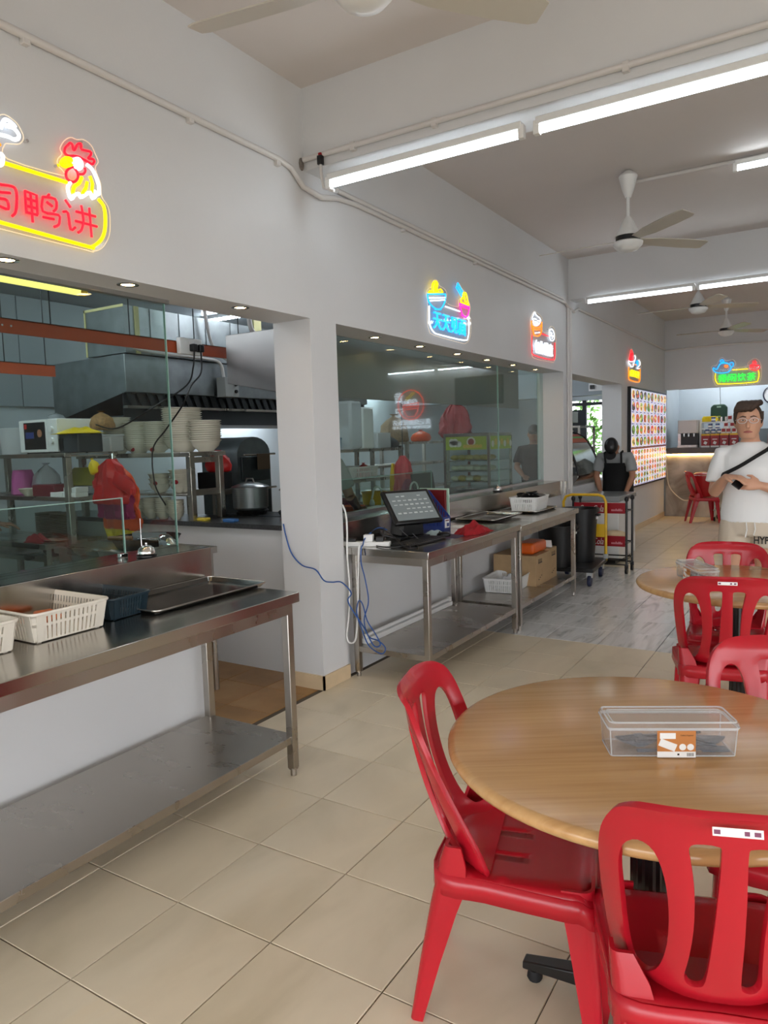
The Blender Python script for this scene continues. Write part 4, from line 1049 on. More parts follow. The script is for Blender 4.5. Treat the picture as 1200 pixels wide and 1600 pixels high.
for k, (x, y, a) in enumerate(((-0.33, 0.42, 0.2), (-0.30, 0.46, -0.3))):
    o = MB().obox((0, 0, 0.012), (0.13, 0.07, 0.022)).build('noodle_pack', mat('orange_wrapper', (226, 120, 60), 0.4, noise=0.2, nscale=40), None, bevel=0.008)
    o.location = (x, y, Z1 + 0.008 + 0.023 * k); o.rotation_euler = (0, 0, a)
    tag(o, 'flat orange wrapped pack in the cream basket, %s one' % ('lower', 'upper')[k], 'pack', 'packs in the cream basket')
o = MB().obox((0, 0, 0.006), (0.26, 0.12, 0.012)).build('paper_stack', mat('printed_paper', (214, 196, 196), 0.6, noise=0.1, nscale=30), None, bevel=0.002)
o.location = (-0.285, 0.70, Z1 + 0.008); tag(o, 'stack of printed paper lying in the navy basket', 'paper')
def tray(label, loc, rz, L, W, m_='steel'):
    t = thing('baking_tray', label, 'tray', loc, rz, 'steel trays')
    r0 = [(x, y, 0.002) for x, y in rrect(L - .03, W - .03, 0.02, 4)]; r1 = [(x, y, 0.020) for x, y in rrect(L, W, 0.028, 4)]
    i1 = [(x, y, 0.0195) for x, y in rrect(L - .006, W - .006, 0.026, 4)]; i0 = [(x, y, 0.0035) for x, y in rrect(L - .034, W - .034, 0.02, 4)]
    mb = MB(); mb.loft([i0, i1, r1, r0], cap=False); mb.add(r0, [tuple(range(len(r0) - 1, -1, -1))]); mb.add(i0, [tuple(range(len(i0)))])
    mb.build('pan', M['tray'], t, smooth=30)
    MB().tube(r1, 0.004, 6, closed=True).build('rolled_rim', M['steel'], t, smooth=60)
    return t
M['tray'] = mat('tray_steel', (120, 120, 118), 0.16, 1.0, noise=0.05, nscale=4, rough_var=0.05)
tray('long steel baking tray on the near work table by the pillar', (-0.215, 1.075, Z1), R(90), 0.66, 0.37)
tray('steel tray beside the red cloth on the till table', (-0.215, 4.42, Z1), R(90), 0.62, 0.35)
tray('dark steel tray under the white basket on the second long table', (-0.17, 5.22, 0.832), R(90), 0.56, 0.36)
def bell(loc, label):
    t = thing('service_bell', label, 'bell', loc)
    MB().lathe([(0.042, 0.0), (0.046, 0.004), (0.046, 0.010), (0.030, 0.014)], (0, 0, 0), 24).build('base', M['black'], t, smooth=40)
    MB().lathe([(0.040, 0.016), (0.041, 0.022), (0.036, 0.040), (0.022, 0.052), (0.006, 0.056)], (0, 0, 0), 28).build('dome', M['chrome'], t, smooth=60)
    MB().lathe([(0.004, 0.055), (0.007, 0.060), (0.005, 0.067), (0.001, 0.068)], (0, 0, 0), 12).build('button', M['chrome'], t, smooth=60)
bell((-0.462, 1.075, 1.008), 'chrome service bell on the steel sill of the near stall')
bell((-0.475, 5.22, 1.003), 'chrome service bell on the steel sill before the bun steamer')
o = MB().tube([(0, 0, 0), (0, 0.0, 0.17)], 0.0022, 6).build('order_spike', M['chrome'], None); o.location = (-0.56, 1.13, 1.008)
tag(o, 'thin upright order spike behind the near counter bell', 'spike')
# small glass guard over the near sill
t = thing('glass_guard', 'low clear glass guard on the sill of the near stall', 'glass guard', (-0.56, 0, 1.008))
MB().box(-0.004, 0.004, -1.58, 1.03, 0, 0.275).build('pane', M['glass'], t)
e = MB(); e.box(-0.0042, 0.0042, 1.03, 1.036, 0, 0.275); e.box(-0.0042, 0.0042, -1.6, 1.036, 0.273, 0.277)
e.build('pane_edge', M['glassedge'], t)
MB().box(-0.012, 0.012, 1.0, 1.04, 0, 0.02).build('foot_clamp', M['chrome'], t, bevel=0.002)
t = thing('glass_guard', 'low clear glass guard behind the till stall window', 'glass guard', (-0.80, 0, 0.90))
MB().box(-0.004, 0.004, 2.75, 4.5, 0, 0.34).build('pane', M['glass'], t)
e = MB(); e.box(-0.0042, 0.0042, 2.75, 4.5, 0.338, 0.343); e.box(-0.0042, 0.0042, 4.5, 4.506, 0, 0.34); e.build('pane_edge', M['glassedge'], t)

# ------------------------------------------------------------------ till table
t = thing('till_screen', 'black touch screen till on a stand beside the blue file', 'till', (-0.22, 3.10, 0.845), R(62))
MB().box(-0.12, 0.12, -0.06, 0.14, 0.0, 0.022).build('base', M['black'], t, bevel=0.004)
st = MB(); st.hexa([(-0.09, -0.03, 0.022), (0.09, -0.03, 0.022), (0.09, 0.13, 0.022), (-0.09, 0.13, 0.022)], [(-0.075, -0.04, 0.13), (0.075, -0.04, 0.13), (0.075, 0.10, 0.22), (-0.075, 0.10, 0.22)]); st.build('stand', M['black'], t, bevel=0.006)
TL_ = R(-43); tc_ = Vector((0, -0.02, 0.215)); e = Euler((TL_, 0, 0)).to_matrix()
hd = MB().obox(tc_, (0.375, 0.030, 0.285), (TL_, 0, 0)).build('head', M['black'], t, bevel=0.008)
sc = MB().obox(tc_, (0.325, 0.0315, 0.235), (TL_, 0, 0)).build('screen', mat('till_glass', (122, 130, 132), 0.10, emit=(120, 130, 130), estr=0.10), t)
ic = MB(); rnd = random.Random(3)
for r_ in range(5):
    for c_ in range(7):
        if rnd.random() < 0.25: continue
        c = tc_ + e @ Vector((-0.125 + c_ * 0.042, -0.0160, 0.085 - r_ * 0.036))
        ic.obox(c, (0.026, 0.0006, 0.006 + 0.006 * rnd.random()), (TL_, 0, 0))
ic = ic.build('screen_icons', mat('till_icons', (176, 182, 182), 0.3, emit=(180, 190, 190), estr=0.10), sc); ic['kind'] = 'stuff'
t = thing('keyboard', 'black computer keyboard in front of the till screen', 'keyboard', (-0.06, 2.925, 0.845), R(88))
MB().box(-0.225, 0.225, -0.075, 0.075, 0, 0.016).build('body', M['black'], t, bevel=0.005)
k_ = MB()
for r_ in range(6):
    for c_ in range(20):
        k_.box(-0.215 + c_ * 0.0215, -0.197 + c_ * 0.0215, -0.068 + r_ * 0.0228, -0.050 + r_ * 0.0228, 0.016, 0.021)
kk = k_.build('keys', mat('keycaps', (34, 34, 36), 0.45), t); kk['kind'] = 'stuff'
t = thing('computer_mouse', 'black computer mouse on a pad right of the keyboard', 'mouse', (-0.05, 3.26, 0.848), R(100))
MB().sphere((0, 0, 0.008), 0.05, 0, 16, 10, (0.62, 1.0, 0.42)).build('shell', M['black'], t, smooth=60)
MB().lathe([(0.006, -0.003), (0.006, 0.003)], (0, 0.028, 0.026), 10, axis='x').build('wheel', M['rubber'], t)
o = MB().box(-0.11, 0.11, -0.09, 0.09, 0, 0.003).build('mouse_pad', mat('violet_pad', (66, 48, 74), 0.7), None); o.location = (-0.04, 3.28, 0.845); tag(o, 'dark violet mouse pad under the mouse', 'mouse pad')
# blue magazine file with slots
t = thing('magazine_file', 'blue slotted magazine file behind the till screen', 'file holder', (-0.30, 3.58, 0.845), R(8))
w_, d_ = 0.105, 0.24     # x width along wall normal, y depth
t.rotation_euler = (0, 0, R(84))
def file_side(x):
    pts = [(-0.12, 0.0), (0.12, 0.0), (0.12, 0.29), (0.06, 0.29), (-0.12, 0.10)]
    holes = []
    for k in range(9):
        yy = -0.095 + k * 0.0225; top = min(0.27, 0.10 + (yy + 0.12) * 1.055 - 0.02)
        holes.append([(yy, 0.03), (yy + 0.011, 0.03), (yy + 0.011, top), (yy, top)])
    return sheet(pts, holes, 0.05, lambda u, v: (x, u, v))
for x in (-0.045, 0.045):
    o = MB().add(*file_side(x)).build('side_panel', M['blue'], t); m_ = o.modifiers.new('thickness', 'SOLIDIFY'); m_.thickness = 0.004; m_.offset = 0
MB().box(-0.045, 0.045, -0.122, -0.118, 0, 0.10).build('front_panel', M['blue'], t)
MB().box(-0.045, 0.045, 0.118, 0.122, 0, 0.29).build('back_panel', M['blue'], t)
MB().box(-0.045, 0.045, -0.12, 0.12, 0, 0.004).build('bottom_panel', M['blue'], t)
lb = MB().box(-0.030, 0.030, -0.1235, -0.122, 0.02, 0.085).build('paper_label', M['paper'], t)
l2 = MB(); l2.box(-0.024, 0.024, -0.1242, -0.1235, 0.070, 0.078, 0); l2.box(-0.006, 0.024, -0.1242, -0.1235, 0.030, 0.055, 1); l2.build('label_print', [M['book'], M['blue']], lb)
o = MB().box(-0.012, 0.012, -0.125, 0.125, 0, 0.285).build('menu_book', M['book'], None, bevel=0.003); o.location = (-0.372, 3.70, 0.847); o.rotation_euler = (0, 0, R(86)); tag(o, 'dark red menu book standing beside the blue file', 'book')
o = MB().box(-0.006, 0.006, -0.13, 0.13, 0, 0.295).build('menu_book', M['greenp'], None, bevel=0.002); o.location = (-0.365, 3.73, 0.847); o.rotation_euler = (0, 0, R(86)); tag(o, 'mint green folder standing behind the dark red menu book', 'book')
# red cloth
def cloth(name, label, loc, m_, sx, sy, h, seed, cat='cloth'):
    rnd = random.Random(seed); N = 16; vs = []; fs = []
    ph = [rnd.uniform(0, 6) for _ in range(6)]
    for layer in (1, 0):
        for j in range(N + 1):
            for i in range(N + 1):
                u = i / N * 2 - 1; v = j / N * 2 - 1
                r_ = math.hypot(u, v); ang = math.atan2(v, u)
                env = max(0.0, 1 - (r_ / 1.15) ** 2)
                fold = 0.5 + 0.5 * math.sin(5 * u + 3 * v + ph[0]) * math.sin(4 * v - 2 * u + ph[1])
                edge = 1 + 0.12 * math.sin(5 * ang + ph[2]) + 0.06 * math.sin(9 * ang + ph[3])
                vs.append((u * sx * edge, v * sy * edge, 0.0 if layer == 0 else 0.004 + h * env * (0.45 + 0.65 * fold)))
    n1 = (N + 1) ** 2
    for j in range(N):
        for i in range(N):
            a = j * (N + 1) + i
            fs.append((a, a + 1, a + N + 2, a + N + 1)); fs.append((n1 + a, n1 + a + N + 1, n1 + a + N + 2, n1 + a + 1))
    bd = [i for i in range(N + 1)] + [(N + 1) * j + N for j in range(1, N + 1)] + [(N + 1) * N + i for i in range(N - 1, -1, -1)] + [(N + 1) * j for j in range(N - 1, 0, -1)]
    for k in range(len(bd)):
        a, b = bd[k], bd[(k + 1) % len(bd)]
        fs.append((b, a, n1 + a, n1 + b))
    o = MB().add(vs, fs).build(name, m_, None, smooth=80); o.location = loc
    s = o.modifiers.new('subsurf', 'SUBSURF'); s.levels = 1; s.render_levels = 1
    return tag(o, label, cat)
cloth('cleaning_cloth', 'crumpled red cleaning cloth on the till table', (0.06, 3.50, 0.845), M['redd'], 0.085, 0.16, 0.085, 4)
cloth('cleaning_cloth', 'pale blue folded cloth behind the keyboard', (-0.16, 3.32, 0.845), mat('pale_cloth', (176, 196, 200), 0.9), 0.06, 0.10, 0.03, 9)
o = MB().box(-0.10, 0.10, -0.075, 0.075, 0, 0.002).build('paper_sheet', M['paper'], None); o.location = (-0.17, 3.80, 0.845); tag(o, 'white sheet of paper beside the tray on the till table', 'paper')
# power strip, adapters and cables
t = thing('power_strip', 'white power strip with plugs at the left end of the till table', 'power strip', (-0.30, 2.68, 0.845), R(20))
MB().box(-0.15, 0.15, -0.028, 0.028, 0, 0.03).build('body', M['white'], t, bevel=0.005)
MB().box(-0.13, -0.07, -0.022, 0.022, 0.03, 0.05).build('plug', M['black'], t, bevel=0.004)
MB().box(-0.02, 0.04, -0.022, 0.024, 0.03, 0.075).build('plug', M['white'], t, bevel=0.004)
MB().box(0.06, 0.11, -0.022, 0.022, 0.03, 0.06).build('plug', M['black'], t, bevel=0.004)
def cable(label, pts, r, m_, n=6, name='cable', cat='cable', parent=None):
    o = MB().tube(smooth_path(pts, 6), r, n).build(name, m_, parent, smooth=60)
    return tag(o, label, cat) if parent is None else o
zc = 0.852
cable('black cable loop between the power strip and the till stand', [(-0.33, 2.69, .9), (-0.25, 2.75, .95), (-0.18, 2.80, .90), (-0.12, 2.78, zc), (-0.05, 2.70, zc), (-0.15, 2.64, zc), (-0.28, 2.74, zc), (-0.25, 2.95, zc + .02)], 0.004, M['black'])
cable('black cable trailing along the front of the power strip', [(-0.2, 2.70, .92), (-0.12, 2.74, .89), (0.0, 2.66, zc), (0.05, 2.72, zc), (-0.05, 2.80, zc), (-0.12, 2.92, zc)], 0.004, M['black'])
cable('thin black cable arching over the plugs of the power strip', [(-0.20, 2.70, .90), (-0.23, 2.78, .96), (-0.28, 2.86, .93), (-0.25, 2.92, .88)], 0.003, M['black'])
cable('black cable coil under the till screen', [(-0.12, 2.95, .90), (-0.08, 2.98, zc), (-0.10, 3.06, zc), (-0.16, 3.05, zc + .01), (-0.15, 2.96, zc + .02), (-0.20, 2.92, .93)], 0.004, M['black'])
cable('blue network cable looping over the end of the till table and pillar',
      [(-0.26, 2.86, 0.93), (-0.28, 2.78, 0.95), (-0.30, 2.66, 0.90), (-0.28, 2.60, 0.865), (-0.27, 2.565, 0.85), (-0.265, 2.55, 0.76), (-0.24, 2.55, 0.66), (-0.22, 2.55, 0.52), (-0.25, 2.54, 0.40), (-0.22, 2.54, 0.30),
       (-0.15, 2.54, 0.28), (-0.10, 2.54, 0.24), (-0.13, 2.54, 0.20), (-0.22, 2.54, 0.24), (-0.27, 2.54, 0.34), (-0.30, 2.535, 0.44), (-0.28, 2.53, 0.52), (-0.25, 2.53, 0.50), (-0.22, 2.53, 0.40), (-0.16, 2.53, 0.32), (-0.13, 2.53, 0.26), (-0.18, 2.53, 0.25), (-0.25, 2.53, 0.36), (-0.33, 2.52, 0.47), (-0.34, 2.50, 0.53), (-0.30, 2.48, 0.58), (-0.34, 2.44, 0.65), (-0.37, 2.38, 0.66), (-0.385, 2.32, 0.68),
       (-0.42, 2.285, 0.75), (-0.52, 2.285, 0.77), (-0.60, 2.285, 0.84), (-0.64, 2.285, 0.95), (-0.655, 2.285, 1.02)], 0.0042, M['bluec'])
cable('white cable hanging down the pillar edge beside the till table', [(-0.385, 2.54, 1.12), (-0.375, 2.56, 1.06), (-0.37, 2.56, 0.95), (-0.37, 2.552, 0.80), (-0.36, 2.55, 0.6), (-0.37, 2.548, 0.42), (-0.39, 2.545, 0.28), (-0.36, 2.54, 0.24), (-0.32, 2.545, 0.28), (-0.30, 2.55, 0.5), (-0.29, 2.555, 0.75), (-0.285, 2.565, 0.86), (-0.30, 2.62, 0.865)], 0.006, M['white'])
# things on the low shelves
t = thing('tube_batten', 'unlit white tube batten lying on the lower shelf of the till table', 'lamp fitting', (-0.345, 2.68, 0.20))
MB().box(-0.022, 0.022, 0, 1.24, 0, 0.035).build('batten', M['white2'], t, bevel=0.004)
b = MB(); b.box(-0.014, 0.014, 0.0, 0.03, 0.035, 0.065); b.box(-0.014, 0.014, 1.21, 1.24, 0.035, 0.065); b.build('end_holder', M['white'], t, bevel=0.003)
MB().lathe([(0.013, 0.03), (0.013, 1.21)], (0, 0, 0.052), 10, axis='y').build('glass_tube', mat('unlit_tube', (238, 238, 238), 0.2), t, smooth=40)
basket('plastic_basket', 'white slotted basket on the lower shelf in front of the cartons', (-0.17, 4.66, 0.20), R(5), 0.30, 0.40, 0.12, M['white'], ns=(13, 18), group='slotted plastic baskets')
cloth('plastic_bag', 'crumpled white bag lying in the white basket under the table', (-0.17, 4.66, 0.225), mat('white_bag', (226, 228, 230), 0.5), 0.10, 0.14, 0.11, 12, 'bag')
basket('plastic_basket', 'white slotted basket heaped with black dishes on the second long table', (-0.155, 5.20, 0.836 + 0.006), R(4), 0.26, 0.40, 0.125, M['white'], ns=(12, 18), group='slotted plastic baskets')
rnd = random.Random(11)
for k in range(9):
    o = MB().lathe([(0.0, 0.0), (0.055, 0.0), (0.06, 0.006), (0.055, 0.010), (0.0, 0.008)], (0, 0, 0), 16).build('black_dish', M['black'], None, smooth=40)
    o.location = (-0.155 + rnd.uniform(-.06, .06), 5.20 + rnd.uniform(-.13, .13), 0.93 + 0.008 * k); o.rotation_euler = (rnd.uniform(-.5, .5), rnd.uniform(-.5, .5), 0)
    tag(o, 'loose black plastic dish heaped in the white basket on the second long table', 'dish', 'black dishes in the white basket')
def carton(label, loc, rz, sx, sy, sz):
    t = thing('carton', label, 'carton', loc, rz, 'cartons under the table')
    MB().box(-sx / 2, sx / 2, -sy / 2, sy / 2, 0, sz).build('box', M['carton'], t, bevel=0.003)
    MB().box(-0.003, 0.003, -sy / 2 - .0006, sy / 2 + .0006, sz - 0.0, sz + 0.0012).build('flap_seam', mat('carton_seam', (120, 96, 66), 0.8), t)
    mb = MB()
    for k in range(3):
        x = sx / 2 + 0.0006
        yy = -sy / 2 + 0.06 + k * 0.035
        mb.box(x - 0.0005, x + 0.0005, yy, yy + 0.026, sz - 0.075, sz - 0.065); mb.box(x - 0.0005, x + 0.0005, yy + 0.003, yy + 0.007, sz - 0.065, sz - 0.035); mb.box(x - 0.0005, x + 0.0005, yy + 0.017, yy + 0.021, sz - 0.065, sz - 0.035)
        mb.box(x - 0.0005, x + 0.0005, yy, yy + 0.022, 0.05 + 0.014 * k, 0.056 + 0.014 * k)
    mb.build('printed_marks', M['ink'], t)
    return t
carton('large brown carton on the lower shelf, the one nearer the camera', (-0.17, 5.03, 0.20), 0, 0.40, 0.36, 0.27)
carton('narrow brown carton at the rear end of the lower shelf', (-0.155, 5.32, 0.20), 0, 0.36, 0.20, 0.285)
o = MB().obox((0, 0, 0.05), (0.18, 0.34, 0.10)).build('orange_pack', M['orangep'], None, bevel=0.025, seg=3); o.location = (-0.10, 5.08, 0.472); tag(o, 'orange plastic wrapped pack on top of the cartons', 'pack')
o = MB().obox((0, 0, 0.0), (0.06, 0.002, 0.07), (0.3, 0, 0)).build('paper_tag', M['paper'], None); o.location = (-0.0, 5.27, 0.525); tag(o, 'small white label sheet stuck at the end of the orange pack', 'label')

# ------------------------------------------------------------------ platform trolley, bins, freezer, drink rack
t = thing('platform_trolley', 'black platform trolley with a yellow handle carrying black bins', 'trolley', (-0.02, 6.27, 0), R(4))
MB().box(-0.25, 0.22, -0.36, 0.38, 0.15, 0.19).build('deck', M['black'], t, bevel=0.01)
hp = [(-0.24, 0.34, 0.17), (-0.24, 0.34, 0.80), (-0.215, 0.34, 0.855), (-0.15, 0.34, 0.875), (0.13, 0.34, 0.875), (0.185, 0.34, 0.855), (0.21, 0.34, 0.80), (0.21, 0.34, 0.17)]
MB().tube(hp, 0.015, 10).build('handle', M['yellow'], t, smooth=50)
MB().box(-0.23, 0.20, 0.33, 0.345, 0.42, 0.56).build('handle_plate', M['yellow'], t, bevel=0.003)
for x in (-0.24, 0.21): MB().box(x - 0.024, x + 0.024, 0.32, 0.36, 0.19, 0.24).build('bracket', M['alu'], t, bevel=0.003)
for x in (-0.19, 0.17):
    for y in (-0.28, 0.28):
        wv = MB().lathe([(0.012, -0.018), (0.052, -0.018), (0.058, -0.010), (0.058, 0.010), (0.052, 0.018), (0.012, 0.018)], (x, y, 0.058), 20, axis='x').build('wheel', mat('blue_wheel', (30, 36, 66), 0.5), t, smooth=40)
        MB().box(x - 0.03, x + 0.03, y - 0.02, y + 0.02, 0.09, 0.15).build('fork', M['alu'], wv)
def bin_(label, loc, r, h):
    t = thing('rubbish_bin', label, 'bin', loc, 0, 'black bins')
    MB().lathe([(r * 0.78, 0), (r * 0.8, 0.02), (r * 0.97, h * 0.97), (r * 0.93, h * 0.97), (r * 0.75, 0.03)], (0, 0, 0), 28, cap=True).build('tub', M['black'], t, smooth=40)
    MB().lathe([(r * 0.96, h * 0.93), (r * 1.06, h * 0.93), (r * 1.08, h), (r * 0.94, h)], (0, 0, 0), 28, cap=False).build('rim', M['black'], t, smooth=40)
    MB().box(r * 0.9, r * 1.12, -0.04, 0.04, h * 0.86, h * 0.90).build('grip', M['black'], t, bevel=0.004)
    MB().box(r * 0.94, r * 1.0, -0.02, 0.02, h * 0.80, h * 0.85).build('sticker', M['paper'], t)
bin_('tall black bin standing at the rear of the platform trolley', (-0.05, 6.40, 0.19), 0.19, 0.56)
bin_('wide black bin at the front of the platform trolley under the table end', (-0.17, 6.02, 0.19), 0.20, 0.42)
t = thing('chest_freezer', 'white chest freezer with a grey lid at the far stall', 'freezer', (-0.02, 7.70, 0))
MB().box(-0.36, 0.15, -0.38, 0.44, 0.05, 0.735).build('cabinet', M['white2'], t, bevel=0.008)
MB().box(-0.37, 0.16, -0.39, 0.45, 0.74, 0.80).build('lid', mat('grey_lid', (150, 154, 156), 0.25), t, bevel=0.006)
MB().box(-0.30, 0.10, -0.34, 0.40, 0.0, 0.05).build('plinth', M['black'], t)
MB().box(0.16, 0.165, -0.05, 0.10, 0.755, 0.775).build('handle', M['black'], t)
MB().box(0.151, 0.156, -0.35, -0.25, 0.64, 0.70).build('badge', M['book'], t)
t = thing('drink_rack', 'black wheeled rack with two red drink brand panels before the freezer', 'rack', (0.06, 6.92, 0))
fr = MB()
for x in (-0.30, 0.28):
    for y in (-0.12, 0.14): fr.tube([(x, y, 0.10), (x, y, 0.80)], 0.013, 8)
fr.build('posts', M['blackm'], t, smooth=50)
fr2 = MB()
for z in (0.10, 0.16, 0.33, 0.68):
    fr2.tube([(-0.30, -0.12, z), (0.28, -0.12, z), (0.28, 0.14, z), (-0.30, 0.14, z)], 0.008, 6, closed=True)
    if z > 0.3:
        for k in range(7): fr2.tube([(-0.27 + k * 0.09, -0.12, z), (-0.27 + k * 0.09, 0.14, z)], 0.004, 5)
fr2.build('wire_shelves', M['blackm'], t)
for x in (-0.30, 0.28):
    for y in (-0.12, 0.14):
        MB().sphere((x, y, 0.815), 0.024, 0, 10, 8, (1, 1, 1.3)).build('knob', M['black'], t, smooth=60)
        c = MB().lathe([(0.01, -0.012), (0.036, -0.012), (0.036, 0.012), (0.01, 0.012)], (x, y, 0.036), 16, axis='x').build('caster', M['black'], t, smooth=40)
        MB().box(x - 0.018, x + 0.018, y - 0.012, y + 0.012, 0.06, 0.10).build('caster_fork', M['iron'], c)
for z in (0.66, 0.30):
    pn = MB().box(-0.285, 0.27, -0.142, -0.132, z, z + 0.115).build('red_panel', mat('drink_red', (150, 18, 34), 0.3), t, bevel=0.003)
    mb = MB(); text_on(mb, 'Coca-Cola', 0.1, (-0.09, -0.1428, z + 0.052), (1, 0, 0), (0, 0, 1), 0.0006, 0, (0.26, 0.07), shear=0.3)
    mb.build('script_lettering', M['paper'], pn)
    mb = MB()
    for q in range(8): mb.box(0.125 + q * 0.015, 0.135 + q * 0.015, -0.1434, -0.142, z + 0.027, z + 0.045 + 0.008 * (q in (3, 5, 6)))
    mb.build('small_lettering', mat('pale_print', (214, 150, 160), 0.5), pn)
for k, (x, rz_) in enumerate(((-0.16, 0.1), (0.13, -0.1))):
    o = MB().sphere((0, 0, 0.05), 0.14, 0, 16, 10, (1.0, 0.75, 0.42)).build('flour_sack', M['sack'], None, smooth=60); o.location = (0.06 + x, 6.92, 0.352); o.rotation_euler = (0, 0, rz_)
    tag(o, 'cream plastic sack on the lower shelf of the drink rack, %s one' % ('left', 'right')[k], 'sack', 'cream sacks')
# black stick leaning in the corner by the pillar
o = MB().tube([(-0.665, 2.385, 0.80), (-0.70, 2.375, 0.5), (-0.74, 2.36, 0.02)], [0.006, 0.007, 0.008], 8).build('broom_stick', M['black'], None, smooth=50); tag(o, 'thin black stick leaning in the corner beside the pillar', 'stick')
# ------------------------------------------------------------------ near stall kitchen
# extraction hood 1 over the ovens, with its duct
t = thing('extraction_hood', 'steel extraction hood with louvred filters above the ovens', 'hood', (-2.42, 2.60, 1.75))
MB().hexa([(0, 0, 0.20), (0, 3.4, 0.20), (-0.92, 3.4, 0.0), (-0.92, 0, 0.0)], [(0, 0, 0.49), (0, 3.4, 0.49), (-0.92, 3.4, 0.475), (-0.92, 0, 0.475)]).build('canopy', M['galv'], t, bevel=0.003)
MB().box(-0.03, 0.02, -0.01, 3.4, 0.075, 0.095).build('front_lip', M['steel2'], t)
MB().box(-0.05, -0.045, 0, 3.4, 0.0, 0.21).build('filter_frame', M['kdark'], t)
for k in range(34):
    MB().obox((-0.02, 0.06 + k * 0.098, 0.145), (0.012, 0.05, 0.13), (0.45, 0, 0.0)).build('filter_louvre', M['iron'], t)
MB().box(-0.90, -0.04, 0.0, 3.4, -0.05, 0.02).build('inner_trough', M['kdark'], t)
t = thing('extraction_duct', 'galvanised air duct rising above the louvred hood', 'duct', (-2.40, 2.60, 2.245))
MB().box(-0.46, 0, 0.0, 3.2, 0, 0.36).build('duct_box', M['galv'], t)
tp = mat('masking_tape', (222, 216, 160), 0.6)
b = MB(); b.box(-0.465, 0.004, -0.006, 0.0, 0.345, 0.365); b.box(-0.465, -0.45, -0.006, 0.0, 0, 0.365); b.build('tape', tp, t)
for y in (0.25, 0.55, 0.85, 1.15): MB().box(0.0, 0.006, y, y + 0.008, 0, 0.36).build('seam', M['galv'], t)
b = MB(); b.box(0.0, 0.008, 0.10, 0.14, 0, 0.36); b.build('tape', tp, t)
# hood 2 over the cooks of the till stall
t = thing('extraction_hood', 'plain steel extraction hood behind the pillar and the till stall glass', 'hood', (-0.80, 2.62, 1.83))
MB().hexa([(0, 0, 0.0), (0, 4.0, 0.0), (-0.58, 4.0, 0.11), (-0.58, 0, 0.11)], [(0, 0, 0.44), (0, 4.0, 0.44), (-0.58, 4.0, 0.44), (-0.58, 0, 0.44)]).build('canopy', M['hood2'] if 'hood2' in M else mat('satin_steel', (150, 148, 146), 0.36, 1.0, noise=0.08, nscale=3, rough_var=0.06), t, bevel=0.003)
for y in (0.3, 2.0, 3.7): MB().tube([(-0.3, y, 0.43), (-0.3, y, 1.17)], 0.006, 6).build('hanger_rod', M['iron'], t)
# rear wall panels
rw = thing('insulated_panels', 'grey insulated wall panels high on the kitchen rear wall', 'wall panel', (-4.44, -1.5, 1.95))
for k in range(11):
    MB().box(0, 0.03, k * 0.9 + 0.004, k * 0.9 + 0.896, 0, 1.04).build('panel', M['kpanel'], rw, bevel=0.003)
t = thing('dark_hood_band', 'dark hood band at the left edge behind the microwave', 'cabinet', (-4.44, -0.5, 1.52))  # dark box added for the shadow zone and underside of the hood
MB().box(0, 0.34, 0, 3.0, 0, 0.40).build('body', M['kdark'], t, bevel=0.003)
for k in range(4): MB().box(0.34, 0.352, 0.02 + k * 0.75, 0.73 + k * 0.75, 0.02, 0.38).build('door', M['kdark'], t, bevel=0.003)
# orange hanging rails
def rail(label, p0, p1, hang):
    t = thing('hanging_rail', label, 'rail', p0)
    d = Vector(p1) - Vector(p0)
    mb = MB(); mb.box(-0.006, 0.006, 0, d.y, -0.04, 0.04); mb.box(-0.04, 0.006, 0, d.y, 0.034, 0.04)
    mb.build('angle_bar', M['orange'], t)
    for y in hang: MB().tube([(-0.01, y, 0.0), (-0.01, y, 3.0 - p0[2])], 0.004, 6).build('hanger_rod', M['iron'], t)
    MB().lathe([(0.006, 0.006), (0.006, 0.010)], (0, 0.55, 0.0), 8, axis='x').build('bolt', M['chrome'], t)
    MB().lathe([(0.006, 0.006), (0.006, 0.010)], (0, 0.60, 0.0), 8, axis='x').build('bolt', M['chrome'], t)
    return t
rail('orange painted steel rail hanging across the near stall, the nearer one', (-1.6, 0.6, 2.19), (-1.6, 3.3, 2.19), (0.85, 1.4, 1.95, 2.4))
rail('orange painted steel rail at the left edge, the farther one', (-2.5, 0.8, 2.075), (-2.5, 2.06, 2.075), (0.9, 1.2))
t = thing('wall_socket', 'white double socket with black plugs mounted on the orange rail', 'socket', (-1.575, 2.36, 2.14))
MB().box(-0.01, 0.03, 0.0, 0.20, 0, 0.11).build('box', M['white'], t, bevel=0.005)
for y in (0.10, 0.16):
    pl = MB().box(0.03, 0.07, y - 0.022, y + 0.022, 0.02, 0.07).build('plug', M['black'], t, bevel=0.006)
    MB().box(0.03, 0.034, y - 0.03, y - 0.024, 0.075, 0.09).build('switch', M['white'], t)
cable('black lead hanging from the left plug of the rail socket', [(-1.52, 2.46, 2.17), (-1.52, 2.44, 2.05), (-1.55, 2.40, 1.93), (-1.75, 2.30, 1.80), (-2.1, 2.25, 1.66), (-2.3, 2.22, 1.69)], 0.006, M['black'])
cable('black lead hanging from the right plug of the rail socket', [(-1.52, 2.52, 2.17), (-1.52, 2.51, 2.02), (-1.56, 2.45, 1.93), (-1.62, 2.42, 1.80), (-1.80, 2.42, 1.64), (-1.95, 2.42, 1.50), (-1.95, 2.42, 1.25), (-1.85, 2.42, 1.10)], 0.006, M['black'])
t = thing('switch_box', 'grey electrical switch box on the front of the louvred hood', 'switch box', (-2.40, 3.55, 1.94))
MB().box(0, 0.10, 0, 0.17, 0, 0.17).build('box', mat('grey_box', (150, 152, 150), 0.5), t, bevel=0.004)
